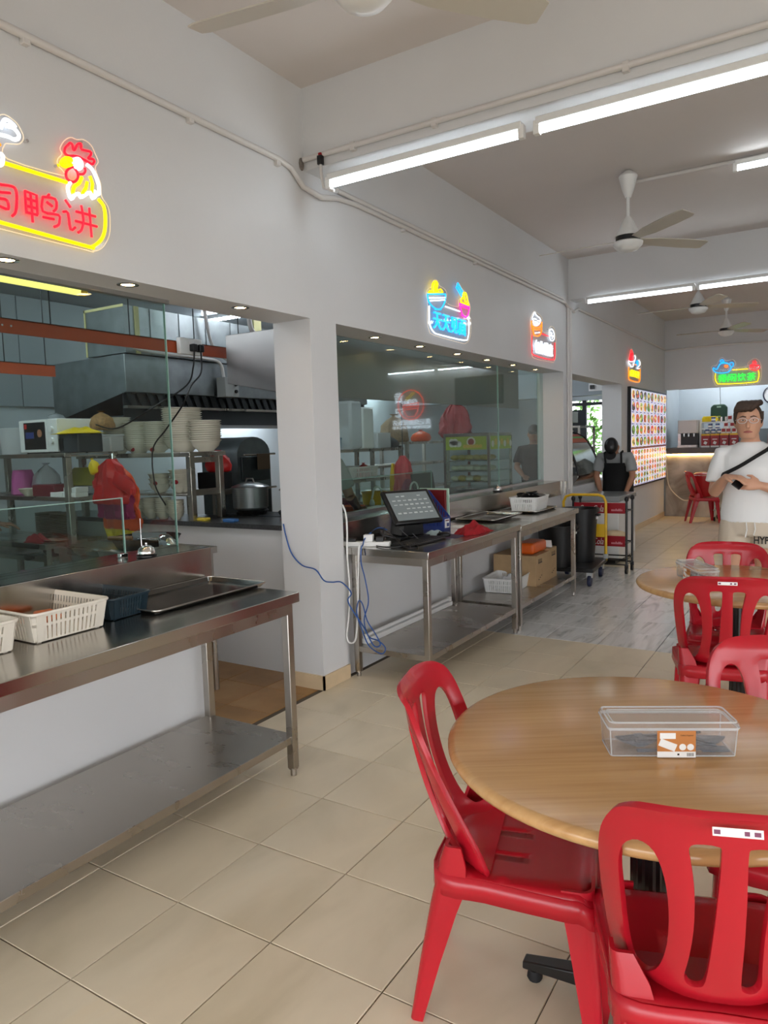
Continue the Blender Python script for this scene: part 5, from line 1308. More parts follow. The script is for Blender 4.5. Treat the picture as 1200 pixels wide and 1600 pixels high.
for z in (0.05, 0.11): MB().lathe([(0.016, 0.10), (0.014, 0.115)], (0, 0.13, z), 12, axis='x').build('button', M['black'], t)
def cpipe(label, pts, r=0.014): return tag(MB().tube(smooth_path(pts, 5), r, 8).build('kitchen_pipe', M['pipe'], None, smooth=50), label, 'pipe')
cpipe('white pipe bending down the front of the galvanised duct', [(-2.34, 3.35, 2.99), (-2.34, 3.40, 2.60), (-2.34, 3.48, 2.35), (-2.34, 3.72, 2.22), (-2.34, 3.70, 2.11)])
cpipe('white pipe running along the top edge of the louvred hood', [(-2.36, 2.62, 2.35), (-2.36, 2.70, 2.27), (-2.36, 3.3, 2.26), (-2.36, 3.55, 2.24), (-2.36, 3.60, 2.11)])
cpipe('white pipe bending beside the plain hood panel near the pillar', [(-1.9, 3.45, 3.0), (-1.9, 3.45, 2.55), (-1.9, 3.55, 2.42), (-1.9, 3.9, 2.40)], 0.02)
o = MB().box(-0.02, 0.0, 0, 0.10, 0, 0.60).build('yellow_tape', tp, None); o.location = (-2.38, 4.05, 2.26); tag(o, 'pale yellow tape strip on the duct right of the socket', 'tape')

# crockery rack standing on the half wall
t = thing('crockery_rack', 'steel two-tier rack of crockery standing on the half wall', 'rack', (-1.62, 2.46, 0.988))
MB().box(-1.25, 0.02, -0.02, 0.33, 0.455, 0.487).build('shelf', M['steel2'], t, bevel=0.003)
MB().box(-1.25, 0.0, 0.0, 0.30, 0.175, 0.19).build('shelf', M['steel2'], t, bevel=0.003)
for x in (0.0, -1.20):
    for y in (0.0, 0.28): MB().box(x - 0.022, x + 0.022, y - 0.022, y + 0.022, 0, 0.457).build('post', M['steel2'], t, bevel=0.003)
for z in (0.43, 0.20): MB().box(-0.018, 0.018, 0.0, 0.28, z - 0.02, z + 0.02).build('cross_bar', M['steel2'], t)
ORD = ('lowest', 'second', 'third', 'fourth', 'fifth', 'sixth', 'seventh', 'eighth', 'ninth', 'tenth', 'eleventh', 'twelfth', 'thirteenth', 'fourteenth', 'fifteenth', 'sixteenth')
def stack(label, loc, n, r, dh, h, group, m_=None, name='bowl', cat='bowl'):
    """a stack of n nested bowls, each one an object of its own"""
    mb = MB()
    mb.lathe([(r * 0.45, 0), (r * 0.5, 0.003), (r * 0.52, 0.010), (r * 0.80, h * 0.5), (r * 0.90, h - 0.007), (r, h - 0.003), (r, h), (r * 0.97, h + 0.001), (r * 0.76, h * 0.5), (r * 0.46, 0.014), (0.001, 0.012)], (0, 0, 0), 20, cap=False)
    first = mb.build(name, m_ or M['porc'], None, smooth=50)
    for k in range(n):
        o = first if k == 0 else first.copy()
        if k: COL.objects.link(o)
        o.location = (loc[0] + random.uniform(-.002, .002), loc[1] + random.uniform(-.002, .002), loc[2] + k * dh)
        tag(o, label if n == 1 else label + (', lowest' if k == 0 else ', %s from the bottom' % ORD[k] if k < n - 1 else ', topmost'), cat, group)
ZT = 1.475
stack('large cream bowl in the tallest rack stack', (-1.83, 2.60, ZT), 16, 0.145, 0.0155, 0.085, 'tallest bowl stack')
stack('cream bowl in the right end rack stack', (-1.60, 2.60, ZT), 10, 0.115, 0.0155, 0.08, 'right end bowl stack')
stack('patterned bowl in the third rack stack from the right', (-2.06, 2.56, ZT), 13, 0.098, 0.0145, 0.055, 'third bowl stack')
stack('patterned bowl in the fourth rack stack from the right', (-2.27, 2.56, ZT), 13, 0.108, 0.0145, 0.06, 'fourth bowl stack')
stack('patterned bowl in the left end rack stack', (-2.51, 2.56, ZT), 16, 0.11, 0.0145, 0.06, 'left end bowl stack')
for k, (x, n) in enumerate(((-2.35, 8), (-2.22, 7), (-2.10, 8), (-1.97, 8), (-1.84, 7))):
    stack('small cream bowl in the %s ledge stack from the left' % ('first', 'second', 'third', 'fourth', 'fifth')[k], (x, 2.50, 0.988), n, 0.064, 0.0145, 0.055, 'small bowl stack %d' % (k + 1))
stack('flower patterned bowl, left middle shelf stack', (-2.08, 2.58, 1.178), 3, 0.085, 0.035, 0.07, 'middle shelf left bowls')
stack('flower patterned bowl, right middle shelf stack', (-1.86, 2.58, 1.178), 4, 0.085, 0.033, 0.07, 'middle shelf right bowls')
rm = mat('rooster_red', (150, 30, 40), 0.5); gm = mat('rooster_green', (40, 60, 44), 0.5)
for k, (x, y, z, m_) in enumerate(((-2.475, 2.475, 1.50, gm), (-2.24, 2.478, 1.505, rm), (-2.03, 2.483, 1.50, rm), (-2.04, 2.50, 1.25, rm), (-1.82, 2.50, 1.26, rm))):
    o = MB().sphere((0, 0, 0), 0.02, 0, 8, 6, (1.2, 0.15, 0.8)).build('painted_mark', m_, None); o.location = (x, y, z)
    tag(o, 'painted rooster mark on the %s decorated bowl' % ('leftmost', 'second', 'third', 'lower left', 'lower right')[k], 'painted mark')
o = MB().box(-0.12, 0.12, -0.07, 0.07, 0, 0.13).build('black_box', M['black'], None, bevel=0.006); o.location = (-1.66, 2.68, 1.178 + 0.0); o.location = (-1.90, 2.97, 1.18); 
tag(o, 'small black box seen through the end frame of the rack', 'box')
sh = thing('side_shelf', 'low steel stand behind the rack end carrying a black box and red bag', 'stand', (-1.78, 2.97, 0))
MB().box(-0.35, 0.05, -0.10, 0.22, 1.14, 1.18).build('top', M['steel2'], sh)
for x in (-0.33, 0.03):
    for y in (-0.08, 0.2): MB().box(x - .015, x + .015, y - .015, y + .015, 0, 1.14).build('leg', M['steel2'], sh)
def bag(label, loc, sx, sy, sz, m_, seed, name='plastic_bag', knot=True, rz=0.0):
    rnd = random.Random(seed); rings = []; n = 18
    ph = [rnd.uniform(0, 6.3) for _ in range(4)]
    prof = [(0.0, 0.75), (0.06, 0.95), (0.3, 1.0), (0.6, 0.85), (0.8, 0.5), (0.9, 0.2), (0.94, 0.12), (1.0, 0.32)] if knot else [(0.0, 0.85), (0.05, 1), (0.5, 0.95), (0.85, 0.8), (1.0, 0.7)]
    for z, s in prof:
        ring = []
        for k in range(n):
            a = 2 * math.pi * k / n
            q = s * (1 + 0.10 * math.sin(5 * a + ph[0] + z * 3) + 0.07 * math.sin(9 * a + ph[1] - z * 4))
            ring.append((sx * q * math.cos(a), sy * q * math.sin(a), sz * z))
        rings.append(ring)
    o = MB().loft(rings).build(name, m_, None, smooth=50); o.location = loc; o.rotation_euler = (0, 0, rz)
    return tag(o, label, 'bag')
bag('dark red bag seen through the end frame of the rack', (-1.88, 3.0, 1.31), 0.11, 0.08, 0.17, M['redbag'], 31)
# prep table with overshelf at the left
t = thing('steel_prep_table', 'steel prep table with overshelves at the left edge of the near stall', 'prep table', (-2.60, 1.95, 0))
MB().box(-1.1, 0, 0, 0.48, 0.80, 0.84).build('table_top', M['steel2'], t, bevel=0.003)
MB().box(-1.05, -0.04, 0.04, 0.44, 0.70, 0.735).build('under_rail', M['steel2'], t)
for x in (-1.06, -0.035):
    for y in (0.035, 0.445): MB().box(x - .02, x + .02, y - .02, y + .02, 0, 0.80).build('leg', M['steel2'], t)
for x in (-1.06, 0.30 - 0.02):
    for y in (0.03, 0.40): MB().box(x - .022, x + .022, y - .022, y + .022, 0.84 if x < 0 else 0.0, 1.465).build('post', M['steel2'], t, bevel=0.003)
MB().box(-1.1, 0.30, 0.0, 0.44, 1.465, 1.495).build('overshelf', M['steel2'], t, bevel=0.003)
MB().box(-1.1, 0.28, 0.02, 0.42, 1.155, 1.185).build('overshelf', M['steel2'], t, bevel=0.003)
# microwave
t = thing('microwave', 'white microwave oven on the top shelf at the left', 'microwave', (-2.89, 2.0, 1.495))
MB().box(0, 0.455, 0.01, 0.36, 0.008, 0.245).build('case', M['white2'], t, bevel=0.006)
MB().box(0.0, 0.33, 0.0, 0.012, 0.012, 0.24).build('door', M['white'], t, bevel=0.003)
MB().box(0.06, 0.315, -0.003, 0.001, 0.03, 0.225).build('door_window', M['black'], t, bevel=0.002)
MB().box(0.332, 0.455, 0.0, 0.012, 0.012, 0.24).build('control_panel', M['white2'], t, bevel=0.003)
for z in (0.17, 0.09): MB().lathe([(0.020, -0.014), (0.022, 0.0)], (0.393, 0, z), 16, axis='y').build('dial', M['white'], t, smooth=40)
b = MB(); b.box(0.08, 0.18, -0.004, -0.003, 0.11, 0.155, 0); b.lathe([(0.028, -0.001), (0.028, 0)], (0.25, -0.003, 0.145), 16, 1, axis='y'); b.box(0.07, 0.10, -0.004, -0.003, 0.18, 0.215, 2); b.build('stickers', [M['blue'], mat('food_print', (170, 120, 90), 0.5), M['redbag']], t)
for x in (0.03, 0.42): MB().box(x, x + .03, 0.03, 0.33, 0, 0.01).build('foot', M['rubber'], t)
t = thing('dark_toaster', 'dark grey box under a yellow bag beside the microwave', 'appliance', (-2.36, 1.97, 1.495))
MB().box(-0.02, 0.19, 0.0, 0.20, 0, 0.13).build('body', mat('charcoal_plastic', (50, 54, 58), 0.4), t, bevel=0.008)
MB().box(-0.015, 0.03, -0.004, 0.0, 0.02, 0.10).build('slot_panel', M['black'], t)
cloth('yellow_bag', 'yellow plastic bag draped over the dark appliance', (-2.28, 2.07, 1.625), M['yellowbag'], 0.15, 0.12, 0.05, 22, 'bag')
bag('clear knotted bag on top of the microwave, left one', (-2.66, 2.15, 1.74), 0.06, 0.06, 0.05, M['clearbag'], 41)
bag('clear knotted bag of brown food behind the microwave', (-2.42, 2.36, 1.655), 0.10, 0.09, 0.14, mat('brown_food', (156, 120, 76), 0.7, noise=0.3, nscale=60), 42)
t = thing('plastic_tub', 'translucent white tub at the left edge on the top shelf', 'tub', (-3.18, 2.1, 1.495))
MB().lathe([(0.11, 0), (0.13, 0.19), (0.135, 0.19), (0.135, 0.2), (0.125, 0.2), (0.105, 0.01)], (0, 0.05, 0), 24, cap=False).build('tub', M['clearrim'], t, smooth=40)
t = thing('plastic_tub', 'translucent food tub between the yellow bag and the crockery', 'tub', (-2.08, 2.30, 1.475))
t.location = (-2.56, 2.30 + 0.0, 1.495); t.location = (-2.32, 2.33, 1.495)
MB().box(-0.05, 0.10, -0.06, 0.06, 0, 0.11).build('tub', M['clearrim'], t, bevel=0.01)
MB().box(-0.055, 0.105, -0.065, 0.065, 0.11, 0.125).build('lid', M['clearrim'], t, bevel=0.004)
# things on the lower overshelf
bag('pink bag at the left edge on the middle overshelf', (-3.05, 2.1, 1.185), 0.09, 0.09, 0.19, M['pinkbag'], 51, knot=False)
bag('clear bag of peanuts on the middle overshelf', (-2.78, 2.12, 1.185), 0.11, 0.09, 0.24, M['clearbag'], 52)
bag('clear bag of dried goods behind the middle overshelf post', (-2.52, 2.25, 1.185), 0.09, 0.08, 0.20, M['clearbag'], 53)
bag('olive green bag slumped on the middle overshelf', (-2.40, 2.20, 1.255), 0.18, 0.09, 0.13, mat('olive_bag', (140, 136, 60), 0.5, noise=0.1, nscale=20), 54, knot=False)
o = MB().box(-0.13, 0.13, -0.09, 0.09, 0, 0.085).build('red_tin', mat('maroon_tin', (110, 30, 40), 0.4), None, bevel=0.006); o.location = (-2.64, 2.08, 1.185); tag(o, 'low maroon box on the middle overshelf', 'box')
stack('cream bowl beside the maroon box on the overshelf', (-2.86, 2.03, 1.185), 1, 0.08, 0.02, 0.055, 'overshelf bowl')
for k in range(3):
    o = MB().box(-0.07, 0.07, -0.05, 0.05, 0, 0.033).build('glove_carton', M['paper'], None, bevel=0.002); o.location = (-2.44 + 0.10 * (k > 0) + 0.0, 2.02 + 0.0, 1.185 + 0.034 * (k if k < 2 else 1) * (k > 0)); 
    o.location = ((-2.47, 2.03, 1.185), (-2.32, 2.03, 1.185), (-2.32, 2.035, 1.219))[k]
    tag(o, 'white printed glove carton on the overshelf, %s' % ('left one', 'lower right one', 'upper right one')[k], 'carton', 'glove cartons')
# plates and cloth on the prep table, cook's hand
pm_ = mat('wicker_plate', (160, 146, 124), 0.6)
for j, (x, n) in enumerate(((-2.95, 16), (-2.76, 16))):
    me = None
    for k in range(n):
        if me is None:
            f_ = MB().lathe([(0.001, 0.004), (0.06, 0.0), (0.095, 0.009), (0.098, 0.012), (0.06, 0.004)], (0, 0, 0), 20, cap=False).build('woven_plate', pm_, None, smooth=40); me = f_.data; o = f_
        else:
            o = bpy.data.objects.new('woven_plate', me); COL.objects.link(o)
        o.location = (x, 2.22, 0.84 + k * 0.0125); tag(o, 'grey woven plate, %s in the %s stack on the prep table' % ('lowest' if k == 0 else 'topmost' if k == n - 1 else ORD[k] + ' from the bottom', ('left', 'right')[j]), 'plate', 'woven plate stack %s' % ('left', 'right')[j])
for k, (x, y) in enumerate(((-2.66, 2.08), (-2.63, 2.10))):
    o = MB().lathe([(0.001, 0.004), (0.08, 0.0), (0.115, 0.009), (0.118, 0.012), (0.08, 0.004)], (0, 0, 0), 24, cap=False).build('serving_plate', pm_, None, smooth=40); o.location = (x, y, 0.84 + 0.012 * k); tag(o, 'flat serving plate on the prep table corner, %s' % ('lower', 'upper')[k], 'plate')
cloth('cleaning_cloth', 'red cloth lying on the prep table by the left edge', (-2.80, 2.02, 0.84), M['redd'], 0.12, 0.05, 0.07, 61)
# hanging plastic bags between the racks
from mathutils import noise as _nz
def flat_bag(label, x, y, ztop, w, h, m_, seed, tilt=0.0, th=0.035):
    rings = []; n = 40; NR = 26
    env = [(0.0, 0.16), (0.05, 0.30), (0.15, 0.62), (0.35, 0.86), (0.6, 0.95), (0.85, 1.0), (0.96, 0.96), (1.0, 0.88)]
    for i in range(NR + 1):
        z = i / NR
        for (z0, s0), (z1, s1) in zip(env, env[1:]):
            if z0 <= z <= z1: s = s0 + (s1 - s0) * (z - z0) / (z1 - z0); break
        ring = []
        for k in range(n):
            a = 2 * math.pi * k / n
            p = Vector((math.cos(a) * 1.3, math.sin(a) * 1.3, z * 2.2 + seed))
            f = 1 + 0.30 * _nz.noise(p * 1.6) + 0.16 * _nz.noise(p * 4.0)
            fold = 1 + 0.8 * _nz.noise(Vector((math.cos(a) * 4.5, math.sin(a) * 4.5, z * 1.2 + seed)))
            ring.append((w / 2 * s * f * math.cos(a) + tilt * z * h, th * (0.45 + 0.55 * s) * fold * math.sin(a), -z * h * (1 + 0.05 * _nz.noise(Vector((math.cos(a) * 3, seed, 0))))))
        rings.append(ring)
    o = MB().loft(rings).build('plastic_bag', m_, None, smooth=70); o.location = (x, y, ztop)
    return tag(o, label, 'bag', 'bags hung from the rack')
YH = 1.90
flat_bag('yellow carrier bags, lowest of the hanging bunch', -1.77, 1.93, 1.36, 0.24, 0.42, M['yellowbag'], 71, 0.05)
flat_bag('orange carrier bags in the hanging bunch', -1.66, 1.89, 1.40, 0.34, 0.40, M['orangebag'], 72, 0.0)
flat_bag('magenta carrier bags at the centre of the hanging bunch', -1.67, 1.84, 1.39, 0.34, 0.32, M['purplebag'], 73, 0.1)
flat_bag('red carrier bags on top of the hanging bunch', -1.60, 1.79, 1.45, 0.32, 0.28, M['redbag'], 74, -0.1, 0.05)
flat_bag('dark red carrier bag behind the post left of the bunch', -1.86, 1.97, 1.44, 0.22, 0.22, M['redbag'], 75, 0.2)
o = bag('red bag handles sticking out to the right of the bunch', (-1.50, 1.78, 1.27), 0.12, 0.03, 0.08, M['redbag'], 77, knot=False); o.rotation_euler = (0, R(25), 0)
o = bag('small yellow bag tied at the top of the bunch', (-1.74, 1.78, 1.36), 0.04, 0.03, 0.10, M['yellowbag'], 78); o.rotation_euler = (0, R(-20), 0)
t = thing('bag_hook', 'steel hook holding the bunch of carrier bags', 'hook', (-1.66, 1.85, 1.42)); MB().tube([(0, 0, -0.05), (0, 0, 0.06), (-0.3, 0.06, 0.065), (-0.66, 0.13, 0.06)], 0.005, 6).build('wire', M['chrome'], t)
# second work surface right behind the sill, with a wok
t = thing('steel_side_table', 'narrow steel side table behind the sill end near the passage', 'side table', (-1.45, 1.62, 0))
MB().box(-0.55, 0.47, 0, 0.42, 0.86, 0.90).build('table_top', M['steel2'], t, bevel=0.003)
MB().box(-0.53, 0.45, 0.02, 0.40, 0.60, 0.86).build('apron_box', M['steel2'], t)
for x in (-0.51, 0.43):
    for y in (0.03, 0.39): MB().lathe([(0.02, 0.0), (0.02, 0.6)], (x, y, 0), 12).build('leg', M['steel2'], t)
t = thing('frying_pan', 'wide iron pan with tools on the side table behind the bell', 'pan', (-1.38, 1.84, 0.90))
MB().lathe([(0.001, 0.006), (0.17, 0.0), (0.205, 0.065), (0.21, 0.07), (0.20, 0.065), (0.165, 0.008)], (0, 0, 0), 28, cap=False).build('pan', M['iron'], t, smooth=40)
t = thing('cleaver', 'cleaver with a wooden handle lying across the pan', 'cleaver', (-1.36, 1.70, 0.975), R(20))
MB().tube([(-0.14, 0, 0), (0.02, 0, 0.0)], 0.014, 8).build('handle', mat('wood_handle', (130, 88, 58), 0.6), t, smooth=50)
MB().box(0.02, 0.24, -0.003, 0.003, -0.012, 0.035).build('blade', M['chrome'], t)
t = thing('ladle', 'chrome ladle with its bowl turned up at the pan edge', 'ladle', (-1.08, 1.74, 0.95), R(10))
MB().sphere((0, 0, 0), 0.07, 0, 16, 10, (1.0, 0.6, 0.75), (0, 0.7, 0)).build('bowl', M['chrome'], t, smooth=60)
MB().tube([(-0.05, 0, 0.02), (-0.2, 0.02, 0.02), (-0.36, 0.04, 0.02)], 0.008, 8).build('handle', M['chrome'], t, smooth=50)
# barrel ovens, pots
ov = mat('oven_metal', (96, 104, 106), 0.42, 0.75, noise=0.15, nscale=8)
t = thing('roasting_oven', 'arched grey roasting oven behind the pots, under the hood', 'oven', (-1.87, 3.40, 0.78))
prof = [(-0.20, 0), (0.20, 0), (0.20, 0.66)] + [(0.20 * math.cos(R(a)), 0.66 + 0.14 * math.sin(R(a))) for a in range(15, 180, 15)] + [(-0.20, 0.66)]
MB().prism(prof, 'x', -0.40, 0.0).build('body', ov, t, smooth=30)
fr_ = mat('oven_dark', (46, 52, 54), 0.4, 0.6)
for z0, z1 in ((0.44, 0.64), (0.16, 0.36)):
    d = MB().box(0.0, 0.02, -0.17, 0.17, z0, z1).build('door', fr_, t, bevel=0.004)
    MB().tube([(0.045, -0.17, z1 + 0.015), (0.045, 0.21, z1 + 0.015)], 0.008, 8).build('handle', M['steel'], d, smooth=50)
MB().box(0.05, 0.058, -0.02, 0.13, 0.53, 0.66).build('towel', mat('brown_towel', (70, 54, 36), 0.9), t)
MB().box(-0.38, -0.02, -0.18, 0.18, -0.78, 0.0).build('stand', M['iron'], t)
def pot(label, loc, r, h, lidm, m_):
    t = thing('cooking_pot', label, 'pot', loc)
    MB().lathe([(r * 0.85, 0), (r * 0.97, 0.015), (r, h), (r * 1.08, h + 0.002), (r * 1.08, h + 0.008), (r * 0.95, h + 0.006)], (0, 0, 0), 28).build('pan', m_, t, smooth=40)
    l = MB().lathe([(r * 1.06, h + 0.008), (r * 1.0, h + 0.016), (r * 0.5, h + 0.038), (0.005, h + 0.045)], (0, 0, 0), 28).build('lid', lidm, t, smooth=50)
    MB().tube([(-0.045, 0, h + 0.035), (-0.03, 0, h + 0.07), (0.03, 0, h + 0.07), (0.045, 0, h + 0.035)], 0.006, 8).build('handle', M['alu'], l, smooth=50)
    return t
pot('grey pot with a shiny lid on the stove behind the half wall', (-1.52, 2.95, 1.03), 0.135, 0.16, M['alu'], mat('pot_grey', (120, 124, 124), 0.4, 0.7))
pot('steel pot with a dark lid beside the pillar', (-1.12, 3.0, 1.045), 0.115, 0.13, M['iron'], M['steel'])
t = thing('stove', 'black stove top behind the half wall carrying the pots', 'stove', (-1.35, 3.02, 0))
MB().box(-0.42, 0.55, -0.14, 0.14, 0.0, 0.99).build('body', M['kdark'], t)
for x in (-0.17, 0.23): MB().lathe([(0.10, 0.99), (0.12, 1.02), (0.11, 1.03), (0.08, 1.02)], (x, -0.05, 0), 16, cap=False).build('burner_ring', M['iron'], t)
MB().obox((-0.10, -0.135, 0.98), (0.30, 0.02, 0.03), (0.3, 0.1, 0)).build('front_rail', M['iron'], t)
t = thing('soap_bottle', 'orange bottle at the pillar edge behind the pots', 'bottle', (-1.14, 3.30, 1.15))
MB().lathe([(0.045, 0), (0.06, 0.02), (0.062, 0.20), (0.05, 0.24), (0.02, 0.28), (0.018, 0.36), (0.001, 0.365)], (0, 0, 0), 16, cap=False).build('bottle', M['orangep'], t, smooth=40)
MB().lathe([(0.022, 0.30), (0.022, 0.37)], (0, 0, 0), 12).build('cap', M['white'], t, smooth=40)
MB().box(-0.10, 0.10, -0.10, 0.10, -1.15, 0.0).build('stand', M['kdark'], t)
t = thing('measuring_jug', 'clear plastic jug on the ledge beside the pillar', 'jug', (-0.76, 2.62, 0.988))
MB().lathe([(0.045, 0), (0.06, 0.16), (0.062, 0.165), (0.055, 0.16), (0.042, 0.006)], (0, 0, 0), 20, cap=False).build('jug', M['clearrim'], t, smooth=40)
MB().tube([(-0.06, 0, 0.15), (-0.12, 0, 0.15), (-0.14, 0, 0.12), (-0.14, 0, 0.02)], 0.009, 8).build('handle', M['clearrim'], t, smooth=40)
cloth('cleaning_cloth', 'red cloth behind the clear jug on the half wall ledge', (-0.95, 2.74, 0.99), M['redd'], 0.06, 0.05, 0.12, 66)
for k, (x, c, w2) in enumerate(((-1.58, (216, 190, 60), 0.06), (-1.30, (60, 110, 170), 0.05))):
    o = MB().box(-w2, w2, -0.03, 0.03, 0, 0.022).build('snack_packet', mat('packet_%d' % k, c, 0.4), None, bevel=0.006); o.location = (x, 2.50, 0.988); tag(o, ('yellow', 'blue')[k] + ' packet lying on the half wall ledge', 'packet')

# ------------------------------------------------------------------ till stall kitchen (behind glass)
sk = thing('kitchen_shelf', 'steel shelving with tubs behind the till stall glass, left side', 'shelf', (-2.15, 4.75, 0))
for z in (0.82, 1.12, 1.44): MB().box(-0.3, 0.15, 0, 1.35, z - 0.03, z).build('shelf_board', M['steel2'], sk)
for x in (-0.27, 0.12):
    for y in (0.03, 1.32): MB().box(x - .02, x + .02, y - .02, y + .02, 0, 1.46).build('post', M['steel2'], sk)
sk2 = thing('kitchen_shelf', 'steel shelving behind the till stall glass, right of the hanging bags', 'shelf', (-2.6, 5.8, 0))
for z in (0.9, 1.22, 1.50): MB().box(-0.3, 0.15, 0, 2.4, z - 0.03, z).build('shelf_board', M['steel2'], sk2)
for x in (-0.27, 0.12):
    for y in (0.03, 1.2, 2.37): MB().box(x - .02, x + .02, y - .02, y + .02, 0, 1.52).build('post', M['steel2'], sk2)
def tub(label, loc, r, h, m_, cat='tub'):
    o = MB().lathe([(r * .9, 0), (r, h), (r * 1.05, h), (r * 1.05, h + .012), (r * .95, h + .012), (r * .86, 0.01)], (0, 0, 0), 22, cap=False).build('plastic_tub', m_, None, smooth=40); o.location = loc
    return tag(o, label, cat, 'kitchen tubs')
tub('teal tub on the left end of the kitchen shelf', (-2.12, 4.85, 1.44), 0.10, 0.11, M['teal'])
tub('red dish on the kitchen shelf at the pillar edge', (-2.29, 4.8, 1.44), 0.10, 0.12, M['bucket'])
o = MB().box(-0.12, 0.12, -0.11, 0.11, 0, 0.50).build('water_drum', M['clearrim'], None, bevel=0.03); o.location = (-2.12, 5.14, 1.44); tag(o, 'tall translucent white drum on the kitchen shelf', 'drum')
o = MB().box(-0.10, 0.10, -0.11, 0.11, 0, 0.44).build('water_drum', M['white'], None, bevel=0.02); o.location = (-2.11, 5.38, 1.44); tag(o, 'white square drum beside the translucent drum', 'drum')
o = MB().box(-0.10, 0.10, -0.14, 0.14, 0, 0.17).build('food_tub', M['clearrim'], None, bevel=0.012); o.location = (-2.09, 5.66, 1.44); tag(o, 'low translucent food tub right of the drums', 'tub')
bag('grey bundle at the right end of the kitchen shelf', (-2.09, 5.94, 1.44), 0.09, 0.10, 0.13, mat('grey_bundle', (70, 74, 78), 0.7), 81)
basket('plastic_basket', 'white slotted basket on the middle kitchen shelf behind the glass', (-2.15, 5.27, 1.12), 0, 0.30, 0.55, 0.13, M['white'], ns=(8, 16), group='slotted plastic baskets')
bag('red bag in the white basket behind the glass', (-2.12, 5.42, 1.13), 0.07, 0.10, 0.16, M['redbag'], 82)
bag('beige sack on the middle kitchen shelf by the pillar', (-2.15, 4.82, 1.12), 0.12, 0.12, 0.24, mat('beige_sack', (170, 156, 130), 0.8, noise=0.2, nscale=30), 83)
tub('yellow tub on the lowest kitchen shelf behind the glass', (-2.12, 5.62, 0.82), 0.14, 0.13, M['yellow'])
tub('maroon tub on the lowest kitchen shelf by the pillar', (-2.12, 4.97, 0.82), 0.12, 0.10, M['book'])
flat_bag('bunch of pink red carrier bags hanging behind the till glass', -1.60, 5.38, 1.36, 0.24, 0.46, mat('salmon_bag', (206, 70, 76), 0.4, noise=0.15, nscale=20), 85, 0, 0.07)
flat_bag('yellow carrier bag at the left of the pink red bunch', -1.71, 5.36, 1.28, 0.07, 0.46, M['yellowbag'], 86, 0, 0.05)
flat_bag('magenta carrier bags low in the pink red bunch', -1.52, 5.33, 1.12, 0.14, 0.24, M['purplebag'], 87, 0, 0.06)
flat_bag('dark red folded bags hanging on the kitchen wall behind the steamer', -2.75, 9.0, 2.08, 0.50, 0.55, mat('dull_red_bag', (130, 34, 40), 0.6, noise=0.2, nscale=10), 88, 0, 0.10)
bag('clear bag of brown food on the kitchen shelf behind the steamer', (-2.6, 6.9, 1.50), 0.18, 0.2, 0.36, mat('dried_food', (166, 140, 112), 0.7, noise=0.3, nscale=50), 89)
bag('orange packets beside the steamer on the kitchen shelf', (-2.6, 7.6, 1.50), 0.1, 0.2, 0.16, M['orangebag'], 90)
for k, (x, y, z0) in enumerate(((-1.60, 5.38, 1.30), (-2.75, 9.0, 2.08))):
    h_ = thing('bag_hook', 'thin steel rod holding the hanging bags, %s one' % ('nearer', 'farther')[k], 'hook', (x, y, z0)); MB().tube([(0, 0, 0), (0, 0, 3.0 - z0)], 0.005, 6).build('rod', M['iron'], h_)
# sink counter behind the glass
t = thing('prep_counter', 'steel prep counter directly behind the till stall glass', 'counter', (-1.45, 3.58, 0))
MB().box(0, 0.72, 0, 3.3, 0.85, 0.90).build('worktop', M['steel2'], t, bevel=0.003)
MB().box(0.02, 0.70, 0.02, 3.28, 0.0, 0.85).build('cabinet', M['steel2'], t)
for k, (y, lab) in enumerate(((3.75, 'left'), (4.35, 'right'))):
    f = thing('gooseneck_lamp', 'white gooseneck lamp behind the till stall glass, %s one' % lab, 'lamp', (-0.88, y, 0.90))
    pts = [(0, 0.05, 0), (0, 0.05, 0.18)] + [(0, 0.05 - 0.07 + 0.07 * math.cos(R(a)), 0.18 + 0.07 * math.sin(R(a))) for a in range(20, 150, 15)] + [(0, -0.10, 0.14 + 0.02)]
    MB().tube(pts, 0.008, 8).build('neck', M['white'], f, smooth=50)
    MB().lathe([(0.02, 0), (0.022, 0.02), (0.012, 0.05)], (0, -0.10, 0.105), 12).build('head', M['white'], f, smooth=50)
t = thing('food_container', 'blue tray of food behind the till stall glass', 'tray', (-1.05, 4.05, 0.90)); MB().box(-0.12, 0.12, -0.15, 0.15, 0, 0.05).build('tray', M['blue'], t, bevel=0.005); MB().box(-0.11, 0.11, -0.14, 0.14, 0.04, 0.055).build('food', M['paper'], t)
t = thing('food_container', 'orange bowl of food behind the till stall glass', 'bowl', (-1.2, 3.85, 0.90)); MB().lathe([(0.07, 0), (0.11, 0.08), (0.10, 0.08), (0.06, 0.01)], (0, 0, 0), 18).build('bowl', M['orangep'], t, smooth=40)
o = MB().obox((0, 0, 0.2), (0.02, 0.42, 0.30), (0, R(-8), 0)).build('tablet', M['black'], None, bevel=0.006); o.location = (-1.12, 4.95, 0.85); tag(o, 'black screen standing behind the right gooseneck lamp', 'screen')
